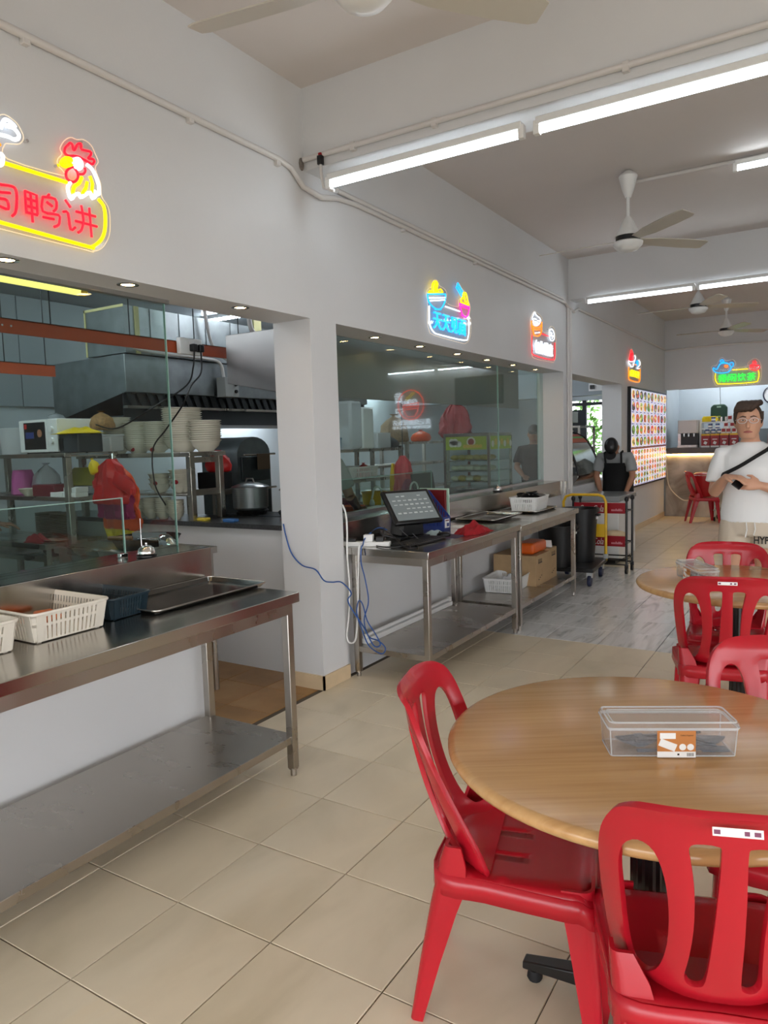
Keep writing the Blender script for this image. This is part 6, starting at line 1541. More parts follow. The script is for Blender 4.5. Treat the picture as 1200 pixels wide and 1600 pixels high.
# bun steamer
t = thing('bun_steamer', 'glass bun steamer cabinet with a food picture on top, behind the window', 'steamer', (-0.72, 4.88, 1.0))
SW, SD, SH = 0.52, 0.61, 0.56     # x depth, y length, height
t.location = (-1.27, 5.67, 0.90)
MB().box(0, SW, 0, SD, 0, 0.10).build('base', M['steel'], t, bevel=0.004)
MB().box(0, SW, 0, SD, 0.64, 0.67).build('top', M['steel'], t, bevel=0.004)
for x in (0.012, SW - 0.012):
    for y in (0.012, SD - 0.012): MB().box(x - .012, x + .012, y - .012, y + .012, 0.10, 0.64).build('post', M['steel'], t)
for z in (0.16, 0.27, 0.38): MB().box(0.02, SW - 0.02, 0.02, SD - 0.02, z, z + 0.008).build('rack_shelf', M['alu'], t)
g_ = MB(); g_.box(0.02, SW - 0.02, 0.002, 0.006, 0.10, 0.64); g_.box(SW - 0.006, SW - 0.002, 0.02, SD - 0.02, 0.10, 0.64)
g_.build('glass_panels', M['glass'], t)
pa = MB(); pa.box(0.03, SW - 0.03, -0.003, 0.0, 0.50, 0.635, 0); pa.box(SW, SW + 0.003, 0.03, SD - 0.03, 0.50, 0.635, 0)
rnd = random.Random(2)
for k in range(5): pa.lathe([(0.032, -0.001), (0.032, 0)], (0.10 + 0.04 * (k % 3), -0.004, 0.56 + 0.025 * (k // 3)), 14, 1, axis='y')
pa.lathe([(0.05, -0.001), (0.05, 0)], (0.32, -0.004, 0.58), 16, 1, axis='y'); pa.lathe([(0.034, -0.0015), (0.034, 0)], (0.32, -0.005, 0.58), 16, 2, axis='y')
for k in range(6): pa.lathe([(0.02, -0.001), (0.02, 0)], (0.25 + k * 0.035, -0.006, 0.535), 10, 3, axis='y')
for k in range(7): pa.lathe([(0.035, 0), (0.035, 0.001)], (SW + 0.004, 0.08 + 0.08 * k, 0.555 + 0.02 * (k % 2)), 12, 1 + 2 * (k % 2), axis='x')
pa.build('food_picture', [mat('picture_green', (170, 190, 60), 0.5), mat('picture_white', (232, 230, 220), 0.5), mat('picture_red', (150, 50, 40), 0.5), mat('picture_yellow', (226, 190, 80), 0.5)], t)
for li, (z, n, col_) in enumerate(((0.168, 9, 'mix'), (0.278, 12, 'white'), (0.388, 10, 'yellow'))):
    me = None
    for k in range(n):
        c = M['doughy'] if col_ == 'yellow' or (col_ == 'mix' and k % 2) else M['dough']
        o = MB().sphere((0, 0, 0.022), 0.052, 0, 14, 8, (1, 1.05, 0.55)).build('steamed_bun', c, None, smooth=60)
        o.location = (t.location.x + 0.09 + 0.085 * (k % 5), t.location.y + 0.09 + 0.16 * (k // 5), t.location.z + z + 0.007)
        tag(o, '%s bun on the %s steamer rack, %s from the left, %s row' % ('yellow' if c == M['doughy'] else 'white', ('lowest', 'middle', 'top')[li], ('first', 'second', 'third', 'fourth', 'fifth')[k % 5], ('front', 'second', 'third')[k // 5]), 'bun', 'buns on the %s rack' % ('lowest', 'middle', 'top')[li])
# curved hot display and things at the far stall
t = thing('hot_display', 'curved glass food display cabinet at the far stall opening', 'display cabinet', (-0.60, 7.62, 0.90))
pr = [(-0.10, 0.08), (0.16, 0.10), (0.12, 0.25), (0.03, 0.45), (-0.10, 0.60), (-0.22, 0.66), (-0.32, 0.66), (-0.32, 0.08)]
def prof_loft(mb, pts, y0, y1): mb.loft([[(x, y0, z) for x, z in pts], [(x, y1, z) for x, z in pts]])
mb = MB(); prof_loft(mb, [(-0.32, 0.0), (0.10, 0.0), (0.17, 0.10), (0.17, 0.13), (-0.32, 0.13)], 0, 0.95); mb.build('base', M['steel'], t, bevel=0.004)
cv = smooth2([(0.17, 0.13), (0.14, 0.27), (0.06, 0.46), (-0.06, 0.60), (-0.20, 0.66)], 5, False)
mb = MB(); mb.loft([[(x, 0.02, z) for x, z in cv], [(x, 0.93, z) for x, z in cv]], cap=False, closed=False); gl_ = mb.build('curved_glass', mat('display_film', (150, 156, 150), 0.12, 0.6, noise=0.25, nscale=12), t, smooth=60)
for y in (0.0, 0.95): MB().tube([(x, y, z) for x, z in cv], 0.014, 8).build('edge_frame', M['black'], t, smooth=50)
MB().box(-0.34, -0.18, 0, 0.95, 0.65, 0.69).build('top_cap', M['steel'], t)
MB().box(-0.34, -0.32, 0, 0.95, 0.13, 0.66).build('back_panel', M['kdark'], t)
for z in (0.27, 0.42): MB().box(-0.32, 0.02, 0.02, 0.93, z, z + 0.012).build('shelf', M['alu'], t)
st_ = [MB().tube([(x + 0.002, 0.05 + 0.0, z + 0.002) for x, z in cv[13:18]], 0.02, 4) for _ in (0,)]
sl = MB()
for k, (i0, i1) in enumerate(((12, 14), (14, 15), (15, 17))):
    a, b2 = cv[i0], cv[i1]
    sl.add([(a[0] + .003, 0.03, a[1] + .003), (a[0] + .003, 0.92, a[1] + .003), (b2[0] + .003, 0.92, b2[1] + .003), (b2[0] + .003, 0.03, b2[1] + .003)], [(0, 1, 2, 3)], k)
sl.build('colour_banner', [M['orange'], mat('banner_green', (70, 170, 70), 0.4), mat('banner_red', (190, 60, 30), 0.4)], t, recalc=False)
for k in range(8):
    o = MB().sphere((0, 0, 0.02), 0.035, 0, 10, 6, (1.2, 1, 0.6)).build('fried_snack', mat('fried', (186, 120, 50), 0.6), None, smooth=60); o.location = (-0.72 + 0.03 * (k % 2), 7.74 + 0.1 * k, 0.90 + (0.283 if k % 2 else 0.433)); tag(o, 'fried snack on the %s shelf of the curved display, %s along' % (('upper', 'lower')[k % 2], ('first', 'second', 'third', 'fourth')[k // 2]), 'snack', 'fried snacks in the display')
MB().box(-0.30, 0.10, 0.05, 0.90, -0.12, 0.0).build('stand', M['steel2'], t)
o = MB().box(-0.18, 0.18, -0.5, 0.5, 0, 0.20).build('range_hood', M['kdark'], None, bevel=0.01); MB().box(-0.03, 0.03, -0.3, 0.3, 0.2, 1.26).build('hanger', M['iron'], o); o.location = (-1.9, 11.4, 1.75); tag(o, 'dark hood box hanging in the far stall kitchen', 'hood')
t = thing('kitchen_shelf', 'open steel frame shelf in the far stall kitchen', 'shelf', (-1.5, 10.6, 0))
for z in (1.0, 1.65): MB().box(-0.5, 0.2, 0, 0.9, z, z + 0.03).build('shelf_board', M['steel2'], t)
for x in (-0.48, 0.18):
    for y in (0.02, 0.88): MB().box(x - .018, x + .018, y - .018, y + .018, 0, 1.68).build('post', M['steel2'], t)
struct(MB().box(-4.45, -0.68, 10.25, 10.5, 2.14, 3.0).build('trim_kitchen_beam', M['kpanel']))
t = thing('wall_socket', 'white socket with a black plug on the beam in the far stall kitchen', 'socket', (-1.05, 10.25, 2.2)); MB().box(0, 0.22, -0.02, 0.0, 0, 0.12).build('plate', M['white'], t); MB().box(0.03, 0.09, -0.06, -0.02, 0.03, 0.09).build('plug', M['black'], t)
# ------------------------------------------------------------------ drink counter at the back
t = thing('drink_counter', 'raw concrete drink counter under the teapot sign', 'counter', (-0.39, YB + 0.02, 0))
MB().box(0.0, 2.08, 0.05, 0.75, 0, 1.13).build('body', M['concrete'], t)
MB().box(0.0, 2.1, 0.0, 0.8, 1.14, 1.24).build('top', M['concretetop'], t, bevel=0.004)
MB().box(0.01, 2.1, 0.03, 0.05, 1.115, 1.135).build('led_strip', M['ledstrip'], t)
CZ = 1.24; CY = YB + 0.28
t = thing('drink_machine', 'silver and black drink dispenser on the concrete counter', 'drink machine', (-0.22, CY, CZ))
MB().box(0, 0.33, 0.0, 0.38, 0.26, 0.50).build('hopper', mat('brushed_panel', (206, 200, 194), 0.4, 0.3), t, bevel=0.01)
MB().box(0.05, 0.33, 0.08, 0.38, 0.05, 0.26).build('bay', M['black'], t)
MB().box(0.0, 0.33, -0.04, 0.38, 0, 0.05).build('drip_tray', M['steel'], t, bevel=0.004)
MB().box(0.0, 0.05, 0.02, 0.38, 0.05, 0.26).build('side_cheek', M['steel'], t)
for x in (0.10, 0.18, 0.27): MB().lathe([(0.022, 0.20), (0.024, 0.27)], (x, 0.05, 0), 12).build('spout', M['alu'], t, smooth=40)
t = thing('counter_shelf', 'white wire shelf behind the red boxes on the concrete counter', 'shelf', (0.16, CY + 0.2, CZ))
for z in (0.22, 0.32, 0.44): MB().box(0, 0.50, 0, 0.25, z, z + 0.02).build('shelf_board', M['white2'], t)
MB().box(-0.04, 0.0, -0.02, 0.27, 0, 0.50).build('end_panel', M['white2'], t); MB().box(0.5, 0.52, 0, 0.25, 0, 0.46).build('end_panel', M['white2'], t)
rb = mat('box_red', (158, 26, 34), 0.4)
for k in range(4):
    x = 0.18 + k * 0.155
    t = thing('drink_box', 'red and yellow drink box on the concrete counter, %s of four' % ('leftmost', 'second', 'third', 'rightmost')[k], 'box', (x, CY, CZ), 0, 'red drink boxes')
    MB().box(0, 0.14, 0, 0.12, 0, 0.24).build('carton', rb, t, bevel=0.002)
    MB().box(-0.001, 0.141, -0.001, 0.121, 0.21, 0.242).build('yellow_band', M['yellow'], t); MB().box(-0.001, 0.141, -0.001, 0.0, 0.0, 0.03).build('white_band', M['paper'], t)
    b = MB(); b.box(0.03, 0.11, -0.0015, 0.0, 0.135, 0.15); b.obox((0.07, -0.001, 0.08), (0.05, 0.001, 0.05), (0, 0.5, 0)); b.build('print', M['paper'], t)
for k, (x, z) in enumerate(((0.20, 0.24), (0.30, 0.24), (0.40, 0.24), (0.25, 0.34), (0.37, 0.34), (0.30, 0.46))):
    t = thing('milk_can', 'blue and white milk can, %s on the counter shelf' % ('lower left', 'lower middle', 'lower right', 'upper left', 'upper right', 'topmost')[k], 'can', (x + 0.05, CY + 0.22, CZ + z), 0, 'milk cans')
    MB().lathe([(0.036, 0), (0.036, 0.085)], (0, 0, 0), 16).build('tin', mat('can_blue', (90, 110, 160), 0.4), t, smooth=40)
    MB().lathe([(0.0365, 0.02), (0.0365, 0.05)], (0, 0, 0), 16, cap=False).build('label_band', M['paper'], t)
for k, (x, z) in enumerate(((0.50, 0.24), (0.58, 0.24), (0.67, 0.24), (0.54, 0.34), (0.64, 0.34), (0.60, 0.46))):
    t = thing('sugar_box', 'small white and red box, %s of the stepped pile' % ('bottom left', 'bottom middle', 'bottom right', 'middle left', 'middle right', 'top')[k], 'box', (x, CY + 0.06, CZ + z), 0, 'stepped white and red boxes')
    MB().box(0, 0.075, 0, 0.06, 0, 0.095).build('carton', M['paper'], t, bevel=0.002); MB().box(0.008, 0.067, -0.001, 0, 0.03, 0.085).build('red_print', rb, t)
MB_ = thing('box_riser', 'plain shelf riser under the stepped white and red boxes', 'riser', (0.49, CY + 0.04, CZ + 0.0))
MB_.location = (0.49, CY + 0.125, CZ); MB().box(0, 0.27, 0, 0.04, 0, 0.235).build('block', M['white2'], MB_)
t = thing('green_board', 'dark green plastic board with a handle leaning on the recess wall', 'board', (0.42, CY + 0.36, CZ + 0.462))
MB().prism([(-0.14, 0), (0.14, 0), (0.14, 0.26), (0.09, 0.31), (-0.09, 0.31), (-0.14, 0.26)], 'y', 0, 0.08).build('body', M['green'], t, bevel=0.02)
MB().box(-0.035, 0.035, -0.004, 0.0, 0.25, 0.275).build('grip', M['greenp'], t, bevel=0.004); MB().box(-0.03, 0.03, -0.004, 0, 0.04, 0.10).build('sticker', mat('lime', (170, 190, 70), 0.5), t)
MB().tube([(0.02, 0.05, 0.30), (-0.03, 0.35, 0.65)], 0.006, 6).build('cord', M['iron'], t)
bag('yellow bag on the top of the counter shelf', (0.28, CY + 0.3, CZ + 0.46), 0.15, 0.08, 0.10, M['yellowbag'], 91, knot=False)
for k, x in enumerate((0.40, 0.47, 0.55)): tub('small steel cup on the counter shelf top, %s' % ('left', 'middle', 'right')[k], (x, CY + 0.3, CZ + 0.46), 0.03, 0.07, M['steel'], 'cup')
tub('white bowl on the concrete counter right of the red boxes', (0.90, CY + 0.1, CZ + 0.12), 0.09, 0.06, M['white'], 'bowl')
o = MB().box(-0.08, 0.08, -0.08, 0.08, 0, 0.12).build('block_riser', M['white2'], None, bevel=0.004); o.location = (0.90, CY + 0.1, CZ); tag(o, 'white block under the white bowl on the counter', 'block')
bag('red and white packet behind the standing man on the counter', (1.35, CY + 0.2, CZ), 0.12, 0.1, 0.42, M['redbag'], 93, knot=False)
# small table with a steel pot in front of the counter
t = thing('steel_trolley', 'small wheeled steel trolley with a pot before the concrete counter', 'trolley', (0.72, 12.40, 0))
MB().box(-0.22, 0.35, -0.2, 0.2, 0.80, 0.86).build('top', M['steel'], t, bevel=0.004); MB().box(-0.22, 0.35, -0.2, 0.2, 0.18, 0.20).build('shelf', M['steel'], t)
for x in (-0.2, 0.33):
    for y in (-0.18, 0.18):
        MB().lathe([(0.014, 0.07), (0.014, 0.80)], (x, y, 0), 10).build('leg', M['steel'], t, smooth=40); MB().lathe([(0.01, -0.012), (0.036, -0.012), (0.036, 0.012), (0.01, 0.012)], (x, y, 0.036), 14, axis='x').build('caster', M['rubber'], t, smooth=40)
t = thing('stock_pot', 'shiny steel stock pot on the small trolley', 'pot', (0.66, 12.40, 0.86))
MB().lathe([(0.105, 0), (0.11, 0.01), (0.11, 0.21), (0.118, 0.215), (0.105, 0.215)], (0, 0, 0), 28).build('pot', M['chrome'], t, smooth=40)
MB().lathe([(0.108, 0.215), (0.10, 0.23), (0.02, 0.24)], (0, 0, 0), 24).build('lid', M['iron'], t, smooth=40)
t = thing('cutlery_jar', 'dark jar of green handled tools on the steel pot', 'jar', (0.62, 12.38, 1.10)); MB().lathe([(0.05, 0), (0.06, 0.10), (0.055, 0.10)], (0, 0, 0), 16).build('jar', M['kdark'], t, smooth=40)
for k in range(5): MB().tube([(0.02 * math.cos(k * 1.3), 0.02 * math.sin(k * 1.3), 0.02), (0.045 * math.cos(k * 1.3), 0.04 * math.sin(k * 1.3), 0.15)], 0.008, 6).build('tool', M['green'] if k % 2 else M['iron'], t)
# bucket on the chair
t = thing('bucket', 'red plastic bucket with a lid standing on the rear chair', 'bucket', (0.37, 12.03, 0.435))
MB().lathe([(0.115, 0), (0.12, 0.01), (0.15, 0.36), (0.156, 0.36), (0.156, 0.375), (0.13, 0.375)], (0, 0, 0), 32).build('tub', M['bucket'], t, smooth=40)
MB().lathe([(0.158, 0.37), (0.158, 0.385), (0.12, 0.405), (0.02, 0.41)], (0, 0, 0), 32).build('lid', M['bucket'], t, smooth=40)
MB().tube(arc((0, 0, 0.36), 0.165, 200, 350, 12) , 0.006, 6).build('bail', M['chrome'], t, smooth=50)
t2 = thing('wall_clock', 'round wall clock with a dark rim at the right edge of the recess', 'clock', (1.24, 14.19, 2.17))
MB().lathe([(0.17, 0.0), (0.17, -0.03), (0.15, -0.035), (0.148, -0.015)], (0, 0, 0), 32, axis='y', cap=False).build('rim', mat('clock_rim', (20, 28, 52), 0.3), t2, smooth=40)
MB().lathe([(0.15, -0.012), (0.15, 0.0)], (0, 0, 0), 32, axis='y').build('face', M['paper'], t2)
h_ = MB(); h_.obox((0.02, -0.016, 0.03), (0.09, 0.003, 0.012), (0, -0.9, 0)); h_.obox((-0.02, -0.018, 0.04), (0.12, 0.003, 0.008), (0, 1.2, 0)); h_.build('hands', M['ink'], t2)
cable('white hose curving from the menu board end toward the rear chair', [(-0.36, 12.70, 1.2), (-0.35, 12.71, 0.9), (-0.30, 12.71, 0.55), (-0.1, 12.7, 0.33), (0.05, 12.68, 0.31), (0.2, 12.62, 0.42), (0.33, 12.5, 0.60)], 0.010, M['cream'])
# ------------------------------------------------------------------ people
def remesh(o, vox, it=3):
    r = o.modifiers.new('remesh', 'REMESH'); r.mode = 'VOXEL'; r.voxel_size = vox; r.use_smooth_shade = True
    s = o.modifiers.new('smooth', 'SMOOTH'); s.iterations = it; s.factor = 0.5
    return o
def ell(c, rx, ry, n=20, lean=0.0):
    return [(c[0] + rx * math.cos(2 * math.pi * k / n), c[1] + ry * math.sin(2 * math.pi * k / n), c[2] + lean * math.sin(2 * math.pi * k / n) * ry) for k in range(n)]
def hand(mb, wrist, d, nrm, side, curl=0.5, s=1.0):
    """palm, four fingers and a thumb; d = pointing direction, nrm = back of the hand, side = towards the thumb"""
    d = Vector(d).normalized(); nrm = Vector(nrm); nrm = (nrm - d * nrm.dot(d)).normalized(); sd = Vector(side); sd = (sd - d * sd.dot(d) - nrm * sd.dot(nrm)).normalized()
    w = Vector(wrist)
    rings = []
    for t_, wd, th in ((-0.01, 0.026, 0.020), (0.02, 0.034, 0.017), (0.06, 0.041, 0.015), (0.09, 0.039, 0.013)):
        c = w + d * t_ * s
        rings.append([c + sd * wd * s * math.cos(2 * math.pi * k / 12) + nrm * th * s * math.sin(2 * math.pi * k / 12) for k in range(12)])
    mb.loft(rings)
    for off, ln in ((0.030, 0.072), (0.010, 0.080), (-0.010, 0.075), (-0.030, 0.060)):
        p = w + d * 0.082 * s + sd * off * s; pts = [p]; dd = d.copy()
        for q in (0.42, 0.33, 0.25):
            dd = (dd * math.cos(curl) - nrm * math.sin(curl)).normalized(); p = p + dd * ln * q * s; pts.append(p.copy())
        mb.tube(pts, [0.0095 * s, 0.009 * s, 0.0082 * s, 0.007 * s], 8)
    p = w + d * 0.025 * s + sd * 0.030 * s
    p1 = p + (d * 0.6 + sd * 0.7 - nrm * 0.25).normalized() * 0.038 * s; p2 = p1 + (d * 0.9 + sd * 0.15 - nrm * 0.35).normalized() * 0.032 * s
    mb.tube([p - d * 0.01 * s, p1, p2], [0.014 * s, 0.011 * s, 0.008 * s], 8)
def person(label, loc, rz, J, mats, cap=False, glasses=False, face=True, apron=False, legs=True, vox=0.007, cat='person', top_hem=0.90, short=True, hands=None):
    """J: joints in local metres, figure faces -y"""
    t = thing('person', label, cat, loc, rz)
    skin, shirt, pants, hairm = mats
    b = MB()
    nb, hc = Vector(J['neck']), Vector(J['head'])
    pel, wai, che = Vector(J['pelvis']), Vector(J['waist']), Vector(J['chest'])
    tor = [(pel + Vector((0, 0, -0.06)), .135, .095), (pel, .16, .11), (wai, .138, .098), (che, .165, .112), (che + (nb - che) * 0.55, .15, .085), (nb, .062, .058)]
    b.loft([ell(c, rx, ry) for c, rx, ry in tor])
    b.tube([nb - Vector((0, 0, .05)), nb + (hc - nb) * 0.35, hc + Vector((0, 0.015, -0.06))], [.064, .056, .054], 14)
    hp = [(-.110, .034, .032, -.030), (-.100, .052, .052, -.022), (-.065, .068, .076, -.006), (-.03, .076, .088, 0), (0.02, .079, .096, .002), (.06, .077, .096, .004), (.095, .060, .082, .006), (.118, .034, .046, .008)]
    tl = J.get('tilt', 0.0); E_ = Euler((tl, 0, 0)).to_matrix()
    def hd(p): return hc + E_ @ Vector(p)
    b.loft([[hd((rx * math.cos(2 * math.pi * k / 20), oy + ry * math.sin(2 * math.pi * k / 20), z)) for k in range(20)] for z, rx, ry, oy in hp])
    b.tube([hd((0, -.088, .012)), hd((0, -.102, -.012)), hd((0, -.112, -.030)), hd((0, -.094, -.040))], [.008, .011, .015, .010], 8)
    for s in (-1, 1):
        e_ = hd((s * .080, .008, -.004)); b.sphere(e_, .03, 0, 8, 6, (.35, .6, 1.0))
        sh, el, wr = (Vector(J[k][0 if s < 0 else 1]) for k in ('shoulder', 'elbow', 'wrist'))
        b.tube([nb + (sh - nb) * 0.3 + Vector((0, 0, -.05)), sh + Vector((0, 0, -.015))], [.045, .045], 12)
        b.tube([sh, sh + (el - sh) * .4, el], [.047, .045, .039], 12)
        b.tube([el, el + (wr - el) * .35, wr], [.041, .040, .026], 12)
        if hands:
            hnd = hands[0 if s < 0 else 1]
            if hnd: hand(b, wr, *hnd)
        if legs:
            hi, kn, an = (Vector(J[k][0 if s < 0 else 1]) for k in ('hip', 'knee', 'ankle'))
            b.tube([hi, hi + (kn - hi) * .5, kn], [.088, .075, .055], 14)
            b.tube([kn, kn + (an - kn) * .35, an], [.053, .056, .034], 14)
            b.tube([an + Vector((0, .05, -.03)), an + Vector((0, -.06, -.035)), an + Vector((0, -.16, -.05))], [.035, .036, .028], 10)
    remesh(b.build('body', skin, t), vox, 3)
    # shirt
    m = MB()
    tr = [(Vector((pel.x, pel.y, top_hem)), .182, .128), (Vector((pel.x, pel.y, top_hem + .06)), .186, .132), (wai, .172, .126), (che, .190, .132), (che + (nb - che) * 0.45, .188, .112), (nb + (che - nb) * .25, .130, .088), (nb + Vector((0, 0, -.004)), .078, .070)]
    m.loft([ell(c, rx, ry, 24) for c, rx, ry in tr])
    for s in (-1, 1):
        sh, el = (Vector(J[k][0 if s < 0 else 1]) for k in ('shoulder', 'elbow'))
        m.tube([nb + (sh - nb) * 0.45 + Vector((0, 0, -.035)), sh + Vector((0, 0, -.006)), sh + (el - sh) * .35, sh + (el - sh) * .76], [.058, .062, .067, .072], 14)
    remesh(m.build('tshirt', shirt, t), 0.010, 4)
    if legs:
        m = MB(); m.loft([ell(pel + Vector((0, 0, z)), rx, ry, 24) for z, rx, ry in ((-.13, .165, .125), (-.04, .176, .128), (.06, .168, .122))])
        end = .40 if short else .98
        for s in (0, 1):
            hi, kn, an = Vector(J['hip'][s]), Vector(J['knee'][s]), Vector(J['ankle'][s])
            if short: m.tube([hi + Vector((0, 0, .02)), hi + (kn - hi) * .3, hi + (kn - hi) * end], [.100, .105, .102], 16)
            else: m.tube([hi, hi + (kn - hi) * .5, kn, kn + (an - kn) * .95], [.10, .09, .075, .065], 16)
        remesh(m.build('shorts' if short else 'trousers', pants, t), 0.010, 4)
        for s in (0, 1):
            an = Vector(J['ankle'][s]); q = MB()
            q.tube([an + Vector((0, .065, -.045)), an + Vector((0, 0, -.04)), an + Vector((0, -.10, -.052)), an + Vector((0, -.20, -.06))], [.034, .046, .044, .030], 12)
            q.build('shoe', M['black'], t, smooth=60)
    # head details
    h = MB()
    if cap:
        h.loft([[hd((rx * math.cos(2 * math.pi * k / 20), .010 + ry * math.sin(2 * math.pi * k / 20), z)) for k in range(20)] for z, rx, ry in ((.035, .084, .106), (.075, .083, .105), (.115, .066, .085), (.135, .03, .04))])
        h.loft([[hd((.07 * math.cos(2 * math.pi * k / 20), -.115 + .06 * math.sin(2 * math.pi * k / 20), z)) for k in range(20)] for z in (.040, .050)])
        h.build('cap', hairm, t, smooth=60)
    else:
        h.sphere(hd((0, .018, .056)), 1, 0, 20, 14, (.081, .097, .080))
        h.sphere(hd((0, .035, .0)), 1, 0, 16, 10, (.080, .076, .085))
        for s in (-1, 1): h.tube([hd((s * .077, -.035, .07)), hd((s * .080, -.020, .02)), hd((s * .077, -.012, -.012))], [.016, .013, .006], 8)
        for x0, x1 in ((.07, .02), (.045, -.01), (.02, -.035), (-.01, -.055), (-.035, -.072)):
            h.tube([hd((x0, -.02, .128)), hd(((x0 + x1) / 2, -.075, .120)), hd((x1, -.088, .088)), hd((x1 - .012, -.080, .068))], [.022, .022, .018, .008], 10)
        remesh(h.build('hair', hairm, t), 0.006, 2)
    if face:
        for s in (-1, 1):
            ey = MB().sphere(hd((s * .031, -.086, .014)), .0115, 0, 10, 6, (1.15, .4, .34)).build('eye', mat('eye_white', (226, 220, 214), 0.3), t, smooth=60)
            MB().sphere(hd((s * .031, -.0905, .014)), .0046, 0, 8, 6, (1, .6, .8)).build('iris', M['ink'], ey, smooth=60)
            MB().tube([hd((s * .012, -.094, .034)), hd((s * .032, -.095, .040)), hd((s * .052, -.084, .034))], [.0035, .0045, .002], 6).build('eyebrow', hairm if not cap else M['hair'], t, smooth=60)
        MB().tube([hd((-.026, -.086, -.066)), hd((-.010, -.096, -.064)), hd((.010, -.096, -.064)), hd((.026, -.086, -.066))], [.003, .0075, .0075, .003], 8, flat=1.0).build('lips', M['lips'], t, smooth=60)
    if glasses:
        g = MB()
        for s in (-1, 1):
            pts = [hd((s * .035 + .027 * math.cos(R(a)) * 1.0, -.106 + .010 * abs(math.cos(R(a))) * (1 if s * math.cos(R(a)) > 0 else 0), .010 + .018 * math.sin(R(a)))) for a in range(0, 360, 24)]
            g.tube(pts, .0028, 6, closed=True)
            g.tube([hd((s * .062, -.097, .018)), hd((s * .077, -.04, .016)), hd((s * .080, .01, .012))], .0028, 6)
        g.tube([hd((-.008, -.107, .014)), hd((.008, -.107, .014))], .0028, 6)
        g.build('glasses', mat('clear_frame', (226, 214, 212), 0.25), t, smooth=60)
    if apron:
        a = MB(); a.loft([ell(c + Vector((0, -.012, 0)), rx, ry, 24) for c, rx, ry in ((pel + Vector((0, 0, -.25)), .205, .150), (pel, .196, .142), (wai, .186, .138), (che + Vector((0, 0, -.02)), .150, .146))], cap=True)
        for s in (-1, 1): a.tube([che + Vector((s * .10, -.128, -.02)), nb + Vector((s * .105, -.075, .005)), nb + Vector((s * .10, .03, .015))], .020, 6, flat=0.6)
        a.build('apron', M['blackcloth'], t, smooth=60)
    return t
# the standing man
JM = dict(pelvis=(0, 0, .93), waist=(0, 0, 1.08), chest=(0, .005, 1.26), neck=(-.005, .015, 1.435), head=(-.02, -.02, 1.562),
          shoulder=((-.18, .015, 1.352), (.18, .015, 1.352)), elbow=((-.225, -.03, 1.09), (.245, -.05, 1.08)), wrist=((-.14, -.205, 1.205), (.055, -.225, 1.15)),
          hip=((-.088, 0, .87), (.088, 0, .87)), knee=((-.105, -.02, .48), (.105, -.02, .48)), ankle=((-.11, .02, .085), (.11, .02, .085)))
man = person('standing man in a white t-shirt and beige shorts holding a phone', (1.742, 4.35, 0), R(4), JM, (M['skin'], M['shirt'], M['shorts'], M['hair']), glasses=True, top_hem=0.885,
             hands=(((.85, -.45, -.02), (0.2, -.3, 1), (0.2, -1, 0.3), .45), ((-.95, -.2, .10), (-.1, -1, .2), (0, 0.1, 1), .55)))
mb = MB(); bagp = smooth_path([(.16, .10, 1.34), (.145, .01, 1.425), (.105, -.095, 1.385), (.03, -.140, 1.335), (-.06, -.150, 1.275), (-.14, -.125, 1.23), (-.195, -.02, 1.20)], 5)
mb.tube(bagp, .020, 8, flat=0.35); mb.build('bag_strap', M['blackcloth'], man, smooth=60)
mb = MB(); text_on(mb, 'HYPE', 0.06, (.085, -.116, .775), (1, 0, 0.0), (0, 0, 1), 0.002, 0, (.115, .05), bold=0.001, off=0.0); mb.build('printed_word', M['ink'], man)
for x, l in ((-.02, .10), (.03, .085)):
    MB().tube([(x, -.138, .895), (x + .005, -.142, .895 - l * .5), (x - .004, -.140, .895 - l)], .004, 6).build('drawstring', M['paper'], man, smooth=60)
o = MB().box(-.030, .030, -.004, .004, -.055, .055).build('phone', M['black'], None, bevel=.003); o.location = (1.695, 4.085, 1.165); o.rotation_euler = (R(-62), R(38), 0); tag(o, 'dark phone held between the hands of the standing man', 'phone')
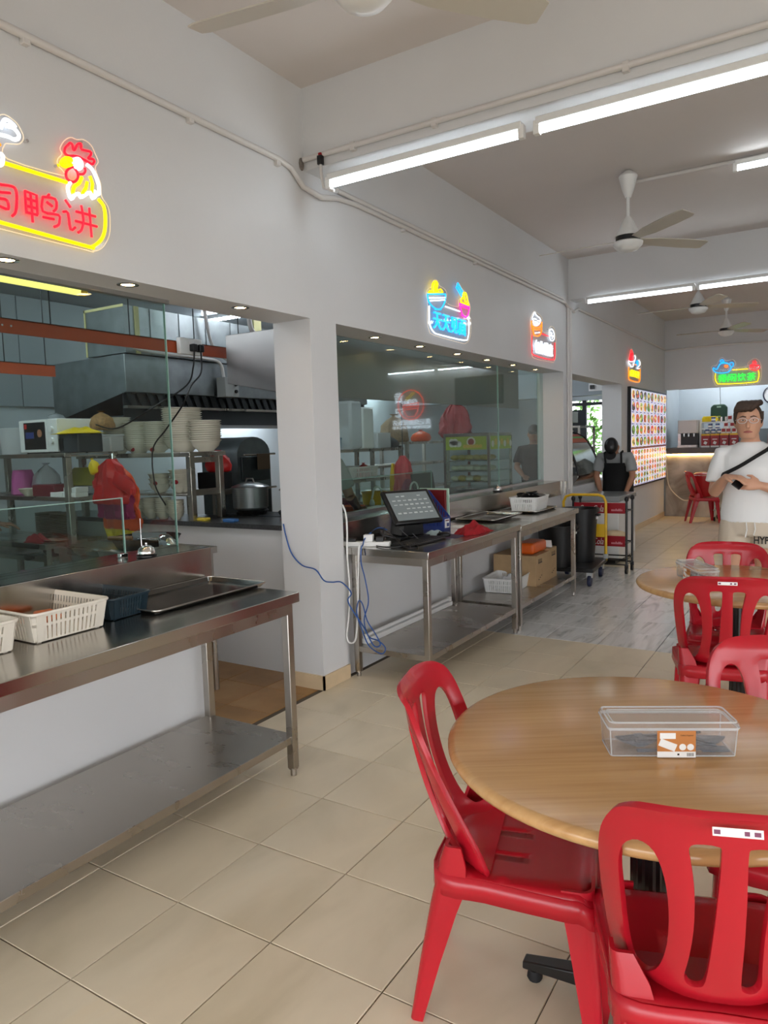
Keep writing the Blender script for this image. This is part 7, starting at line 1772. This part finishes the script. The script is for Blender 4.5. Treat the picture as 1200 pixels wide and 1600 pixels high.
# cook at the far stall, bending over
JC = dict(pelvis=(0, .10, .90), waist=(0, .06, 1.04), chest=(0, -.02, 1.17), neck=(0, -.11, 1.28), head=(0, -.215, 1.345), tilt=1.2,
          shoulder=((-.185, -.07, 1.24), (.185, -.07, 1.24)), elbow=((-.23, -.10, .98), (.23, -.10, .98)), wrist=((-.16, -.16, .78), (.16, -.16, .78)),
          hip=((-.09, .10, .86), (.09, .10, .86)), knee=((-.10, .06, .47), (.10, .06, .47)), ankle=((-.10, .12, .085), (.10, .12, .085)))
person('cook in a black cap and black apron bending over at the far stall', (-0.18, 8.45, 0.0), R(0), JC, (M['skin2'], M['greycloth'], M['blackcloth'], M['black']), cap=True, face=True, apron=True, short=False, top_hem=0.90,
       hands=(((.2, -.5, -.8), (-.3, -1, .3), (1, 0, 0), .5), ((-.2, -.5, -.8), (.3, -1, .3), (-1, 0, 0), .5)))
# kitchen workers, seen in part
JW = dict(pelvis=(0, 0, .92), waist=(0, 0, 1.07), chest=(0, 0, 1.25), neck=(0, .01, 1.42), head=(0, -.03, 1.55), tilt=0.2,
          shoulder=((-.18, .01, 1.35), (.18, .01, 1.35)), elbow=((-.24, -.06, 1.10), (.22, -.12, 1.08)), wrist=((-.15, -.25, .99), (.12, -.36, .965)),
          hip=((-.088, 0, .86), (.088, 0, .86)), knee=((-.10, 0, .47), (.10, 0, .47)), ankle=((-.10, .02, .085), (.10, .02, .085)))
hw_ = (((.3, -.9, -.1), (0, 0, 1), (1, 0, 0), .4), ((-.1, -1, -.1), (0, 0, 1), (-1, 0, 0), .35))
person('kitchen worker behind the pillar reaching a hand over the till stall counter', (-1.17, 3.38, 0.0), R(172), JW, (M['skin2'], M['greycloth'], M['blackcloth'], M['hair']), short=False, hands=hw_)
person('kitchen worker in a dark cap behind the bun steamer', (-1.35, 8.6, 0.0), R(20), JW, (M['skin2'], M['blackcloth'], M['blackcloth'], M['black']), cap=True, short=False, hands=hw_)
person('kitchen worker past the left edge whose hand rests by the red cloth', (-3.32, 1.62, 0.0), R(148), JW, (M['skin2'], M['greycloth'], M['blackcloth'], M['hair']), short=False, hands=hw_)
